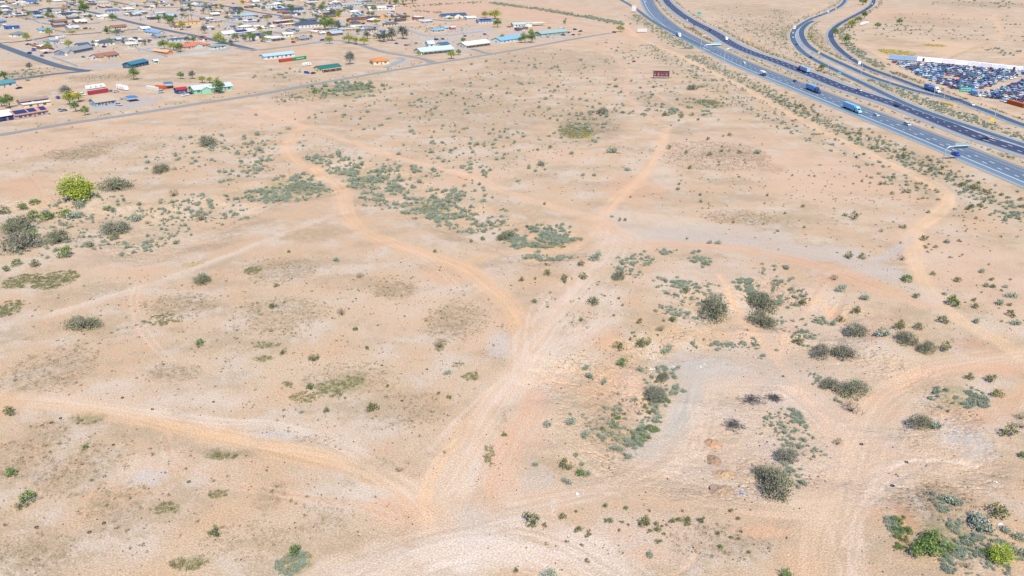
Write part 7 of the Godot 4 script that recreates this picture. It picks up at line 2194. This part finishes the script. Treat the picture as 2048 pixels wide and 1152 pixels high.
func ground_cover():
	var r := RandomNumberGenerator.new()
	r.seed = 31
	var greens := [[665, 777, 34, 18], [705, 762, 22, 12], [327, 1018, 33, 13], [437, 988, 20, 10], [110, 560, 42, 20], [45, 562, 36, 16], [12, 618, 36, 18], [530, 690, 30, 7], [525, 718, 22, 6], [455, 912, 40, 9], [180, 838, 34, 10], [380, 1125, 40, 16], [595, 1125, 40, 24], [980, 905, 11, 28], [942, 753, 18, 9], [918, 730, 14, 6], [506, 541, 16, 9], [575, 770, 14, 9], [610, 795, 30, 12], [610, 375, 40, 10], [735, 360, 40, 8], [870, 415, 30, 10], [1095, 492, 40, 8], [1150, 265, 34, 12], [1415, 205, 24, 6], [880, 690, 12, 12], [325, 640, 40, 12]]
	cover("low_grass", "low green growth in flat patches on the bare soil", tuft_mesh(r, 26, 0.5, [Color(0.115, 0.155, 0.065), Color(0.145, 0.175, 0.085), Color(0.19, 0.19, 0.115), Color(0.09, 0.13, 0.07), Color(0.2, 0.17, 0.1)]), greens, 3.2, 0.35, 1.0, "grass", 0.75)
	cover("yellow_flowers", "yellow flowering ground cover in bright patches", tuft_mesh(r, 24, 0.5, [Color(0.42, 0.34, 0.01), Color(0.36, 0.3, 0.02), Color(0.2, 0.2, 0.03)]), [[390, 530, 18, 6], [1790, 105, 36, 7], [1870, 91, 20, 3], [1165, 270, 22, 8], [735, 362, 10, 5]], 0.7, 0.6, 1.1, "flowers")
	var weeds := [[100, 740, 90, 60], [60, 900, 70, 70], [170, 930, 90, 70], [360, 610, 80, 26], [345, 745, 60, 22], [560, 630, 100, 40], [560, 540, 80, 26], [790, 580, 50, 20], [910, 640, 70, 44], [540, 995, 34, 36], [60, 1110, 90, 50], [230, 1010, 70, 50], [640, 880, 60, 14], [750, 930, 50, 16], [1000, 830, 16, 44], [1230, 850, 70, 70], [1440, 1085, 110, 40], [1890, 990, 54, 32], [1900, 1060, 70, 70], [460, 905, 60, 14], [180, 835, 50, 14], [500, 1080, 100, 40], [650, 1030, 60, 40], [1150, 640, 50, 20], [1120, 600, 30, 16], [700, 760, 100, 40], [820, 820, 70, 40], [1480, 435, 80, 16], [1420, 310, 120, 30], [160, 305, 70, 14], [1180, 250, 60, 20], [1530, 590, 70, 30]]
	cover("dry_weeds", "thin brown dead weeds littering the bare soil", tuft_mesh(r, 12, 0.35, [Color(0.17, 0.135, 0.09), Color(0.22, 0.18, 0.12), Color(0.13, 0.11, 0.08), Color(0.15, 0.15, 0.09)]), weeds, 2.0, 0.3, 0.95, "weeds")
	cover("dead_tufts", "dead dark tufts dotted over the bare flats", tuft_mesh(r, 22, 0.6, [Color(0.12, 0.1, 0.07), Color(0.16, 0.135, 0.09), Color(0.11, 0.115, 0.07)]), [[520, 620, 520, 90], [450, 850, 460, 200], [1000, 330, 500, 70], [1700, 420, 340, 90], [1000, 560, 300, 60], [400, 300, 380, 60], [1300, 1060, 300, 70]], 0.03, 0.35, 1.0, "weeds", 0.5)
	var st := mb()
	for i in 1:
		st.col = Color(0.14, 0.1, 0.075)
		st.frustum(Vector3(-0.5, -0.2, -0.42), Vector3(0.5, 0.45, 0.42), 0.22, 0.18)
	cover("stones", "small dark stones and clods scattered over the soil", st.done(M.matte), [[500, 900, 520, 260], [1450, 900, 620, 260], [1000, 600, 900, 120], [1240, 820, 80, 70], [1430, 1080, 120, 50], [1900, 600, 160, 120]], 0.11, 0.12, 0.42, "stones")

# ------------------------------------------------------------------ tyres, mounds, rubbish
func build_litter():
	var ring := mb(Color(0.022, 0.022, 0.024))
	var rr := 0.32
	var tr := 0.11
	for i in 14:
		for k in 6:
			var q := []
			for e in [[0, 0], [1, 0], [1, 1], [0, 1]]:
				var a: float = TAU * (i + e[0]) / 14.0
				var b: float = TAU * (k + e[1]) / 6.0
				q.append(Vector3(cos(a) * (rr + cos(b) * tr), tr + sin(b) * tr * 0.9, sin(a) * (rr + cos(b) * tr)))
			var cen := Vector3((q[0].x + q[2].x) * 0.5, tr, (q[0].z + q[2].z) * 0.5).normalized() * rr
			cen.y = tr
			ring.quad(q[0], q[1], q[2], q[3], (q[0] + q[2]) * 0.5 - cen)
	var tyre := ring.done(M.rubber)
	for a in [[1723, 889, 1.0, "in the open where the tracks meet"], [1813, 925, 1.0, "on the pale curve of the track"], [1785, 972, 1.0, "inside the bend of the white wheel marks"], [1566, 753, 0.9, "on the dark gravel of the sunken clearing"], [245, 796, 0.9, "above the wide dirt road"], [121, 837, 0.9, "below the wide dirt road"], [103, 846, 0.9, "below the wide dirt road"], [208, 1047, 0.9, "on the weedy flat"], [73, 1055, 0.9, "on the weedy flat"], [179, 1065, 0.9, "on the weedy flat"], [427, 804, 0.8, "above the wide dirt road"], [305, 819, 0.8, "above the wide dirt road"], [764, 731, 0.8, "on the weedy flat"], [854, 739, 0.8, "on the weedy flat"], [804, 802, 0.9, "on the weedy flat"], [712, 598, 0.8, "on the weedy flat"], [378, 964, 0.9, "on the weedy flat"], [227, 890, 0.8, "on the weedy flat"]]:
		var o := top("old_tyre", tyre, Transform3D(Basis(Vector3.UP, a[0] * 0.1).scaled(Vector3.ONE * a[2]), gp(a[0], a[1])))
		tag(o, "old black tyre lying " + a[3], "tyre", "old tyres dumped on the soil: " + a[3])
	# low heaps of tipped soil
	var heaps := [[1427, 888, 19, 11, "orange soil heap nearest the burnt wood"], [1429, 923, 16, 15, "brown furrowed soil heap next to the orange one"], [1450, 951, 24, 11, "long tan soil heap beside the white spill"], [1445, 985, 27, 13, "wide flat soil heap by the blue rubbish"]]
	for h in heaps.size():
		var a = heaps[h]
		var c := gp(a[0], a[1])
		var rl: float = a[2] / scale_at(a[1])
		var rf := absf(gp(a[0], a[1] - a[3]).z - gp(a[0], a[1] + a[3]).z) * 0.5
		var m := mb()
		var cols := [Color(0.42, 0.27, 0.165), Color(0.33, 0.225, 0.145), Color(0.42, 0.3, 0.185), Color(0.36, 0.265, 0.175)]
		var nr := 14
		var na := 40
		for i in nr:
			for k in na:
				var q := []
				for e in [[0, 0], [1, 0], [1, 1], [0, 1]]:
					var t: float = float(i + e[0]) / nr
					var az: float = TAU * ((k + e[1]) % na) / na
					var wob := 1.0 + 0.3 * noise_a.get_noise_2d(cos(az) * 0.9 + a[0], sin(az) * 0.9)
					var x := cos(az) * t * rl * wob
					var z := sin(az) * t * rf * wob
					var y := 0.95 * pow(1.0 - t, 1.2) + 0.3 * noise_b.get_noise_2d(x * 0.9 + a[0], z * 0.9) * (1.0 - t) * 1.6 - 0.06
					q.append(Vector3(x, y, z))
				var cc: Color = cols[h]
				m.col = cc * (1.0 + 0.35 * noise_b.get_noise_2d(q[0].x * 0.8, q[0].z * 0.8 + a[1]))
				m.quad(q[0], q[1], q[2], q[3], Vector3.UP)
		var o := top("soil_heap", m.done(M.matte), Transform3D(Basis.IDENTITY, c))
		tag(o, a[4], "soil heap", "tipped soil heaps")
	# burnt branches
	var r := RandomNumberGenerator.new()
	r.seed = 77
	for a in [[1505, 801, 2.6, "charred branch heap on grey ash beside the orange soil"], [1466, 852, 2.3, "charred branch heap standing alone by the tracks"], [1548, 797, 1.8, "smaller charred branch heap at the edge of the ash"]]:
		var m := mb()
		for i in 90:
			var p := Vector3(r.randfn() * a[2] * 0.5, r.randf_range(0.02, 0.35), r.randfn() * a[2] * 0.42)
			var d := Vector3(r.randfn(), r.randfn() * 0.3, r.randfn()).normalized() * r.randf_range(0.3, 1.1)
			m.col = Color(0.035, 0.036, 0.042) * r.randf_range(0.5, 2.4)
			m.tube([p - d, p + d], [0.06, 0.02], 4)
		var o := top("burnt_branches", m.done(M.bark), Transform3D(Basis.IDENTITY, gp(a[0], a[1])))
		tag(o, a[3], "burnt wood")
	# pale rubbish
	for a in [[1402, 734, 1.0, 0.62, "large white scrap of rubbish in the sunken clearing"], [1394, 738, 0.9, 0.6, "torn white sheet beside the large white scrap"], [1410, 729, 0.8, 0.62, "white plastic scrap past the large one"], [1401, 716, 0.9, 0.62, "white bag on the grey floor of the clearing"], [1348, 735, 0.7, 0.62, "lone white scrap near the bank"], [1305, 739, 1.3, 0.6, "heap of white rubbish among the bank shrubs"], [1992, 965, 0.8, 0.62, "white scrap near the thicket"], [2000, 1048, 1.2, 0.6, "pale plank lying by the thicket"], [1598, 847, 0.7, 0.6, "white scrap in the scrub of the clearing"], [1676, 728, 0.6, 0.6, "white scrap in the fallen branches"], [1082, 483, 0.9, 0.62, "white bag in the green hollow"], [1155, 989, 1.2, 0.5, "pale patch of tipped gravel on the track"]]:
		var m := mb(Color(a[3], a[3], a[3] * 0.98))
		for i in 7:
			var p := Vector3(r.randfn() * 0.25, 0.02 + r.randf() * 0.2, r.randfn() * 0.25)
			var u := Vector3(r.randfn(), r.randfn() * 0.25, r.randfn()).normalized() * 0.32
			var v := u.cross(Vector3.UP).normalized() * 0.26 + Vector3(0, r.randfn() * 0.08, 0)
			m.quad(p - u, p + v, p + u, p - v, Vector3.UP)
		var o := top("rubbish", m.done(M.paint), Transform3D(Basis(Vector3.UP, r.randf() * TAU).scaled(Vector3.ONE * a[2] * 0.7), gp(a[0], a[1])))
		tag(o, a[4], "rubbish")
	var b := mb()
	for i in 12:
		var p := Vector3(r.randfn() * 0.4, 0.03 + r.randf() * 0.25, r.randfn() * 0.4)
		b.col = Color(0.08, 0.2, 0.42) * r.randf_range(0.6, 1.3)
		b.frustum(p - Vector3(0.16, 0.12, 0.14), p + Vector3(0.16, 0.14, 0.14), 0.05, 0.05)
	tag(top("rubbish", b.done(M.paint), Transform3D(Basis.from_scale(Vector3.ONE * 0.6), gp(1484, 987))), "blue heap of rubbish beside the flat soil heap", "rubbish")
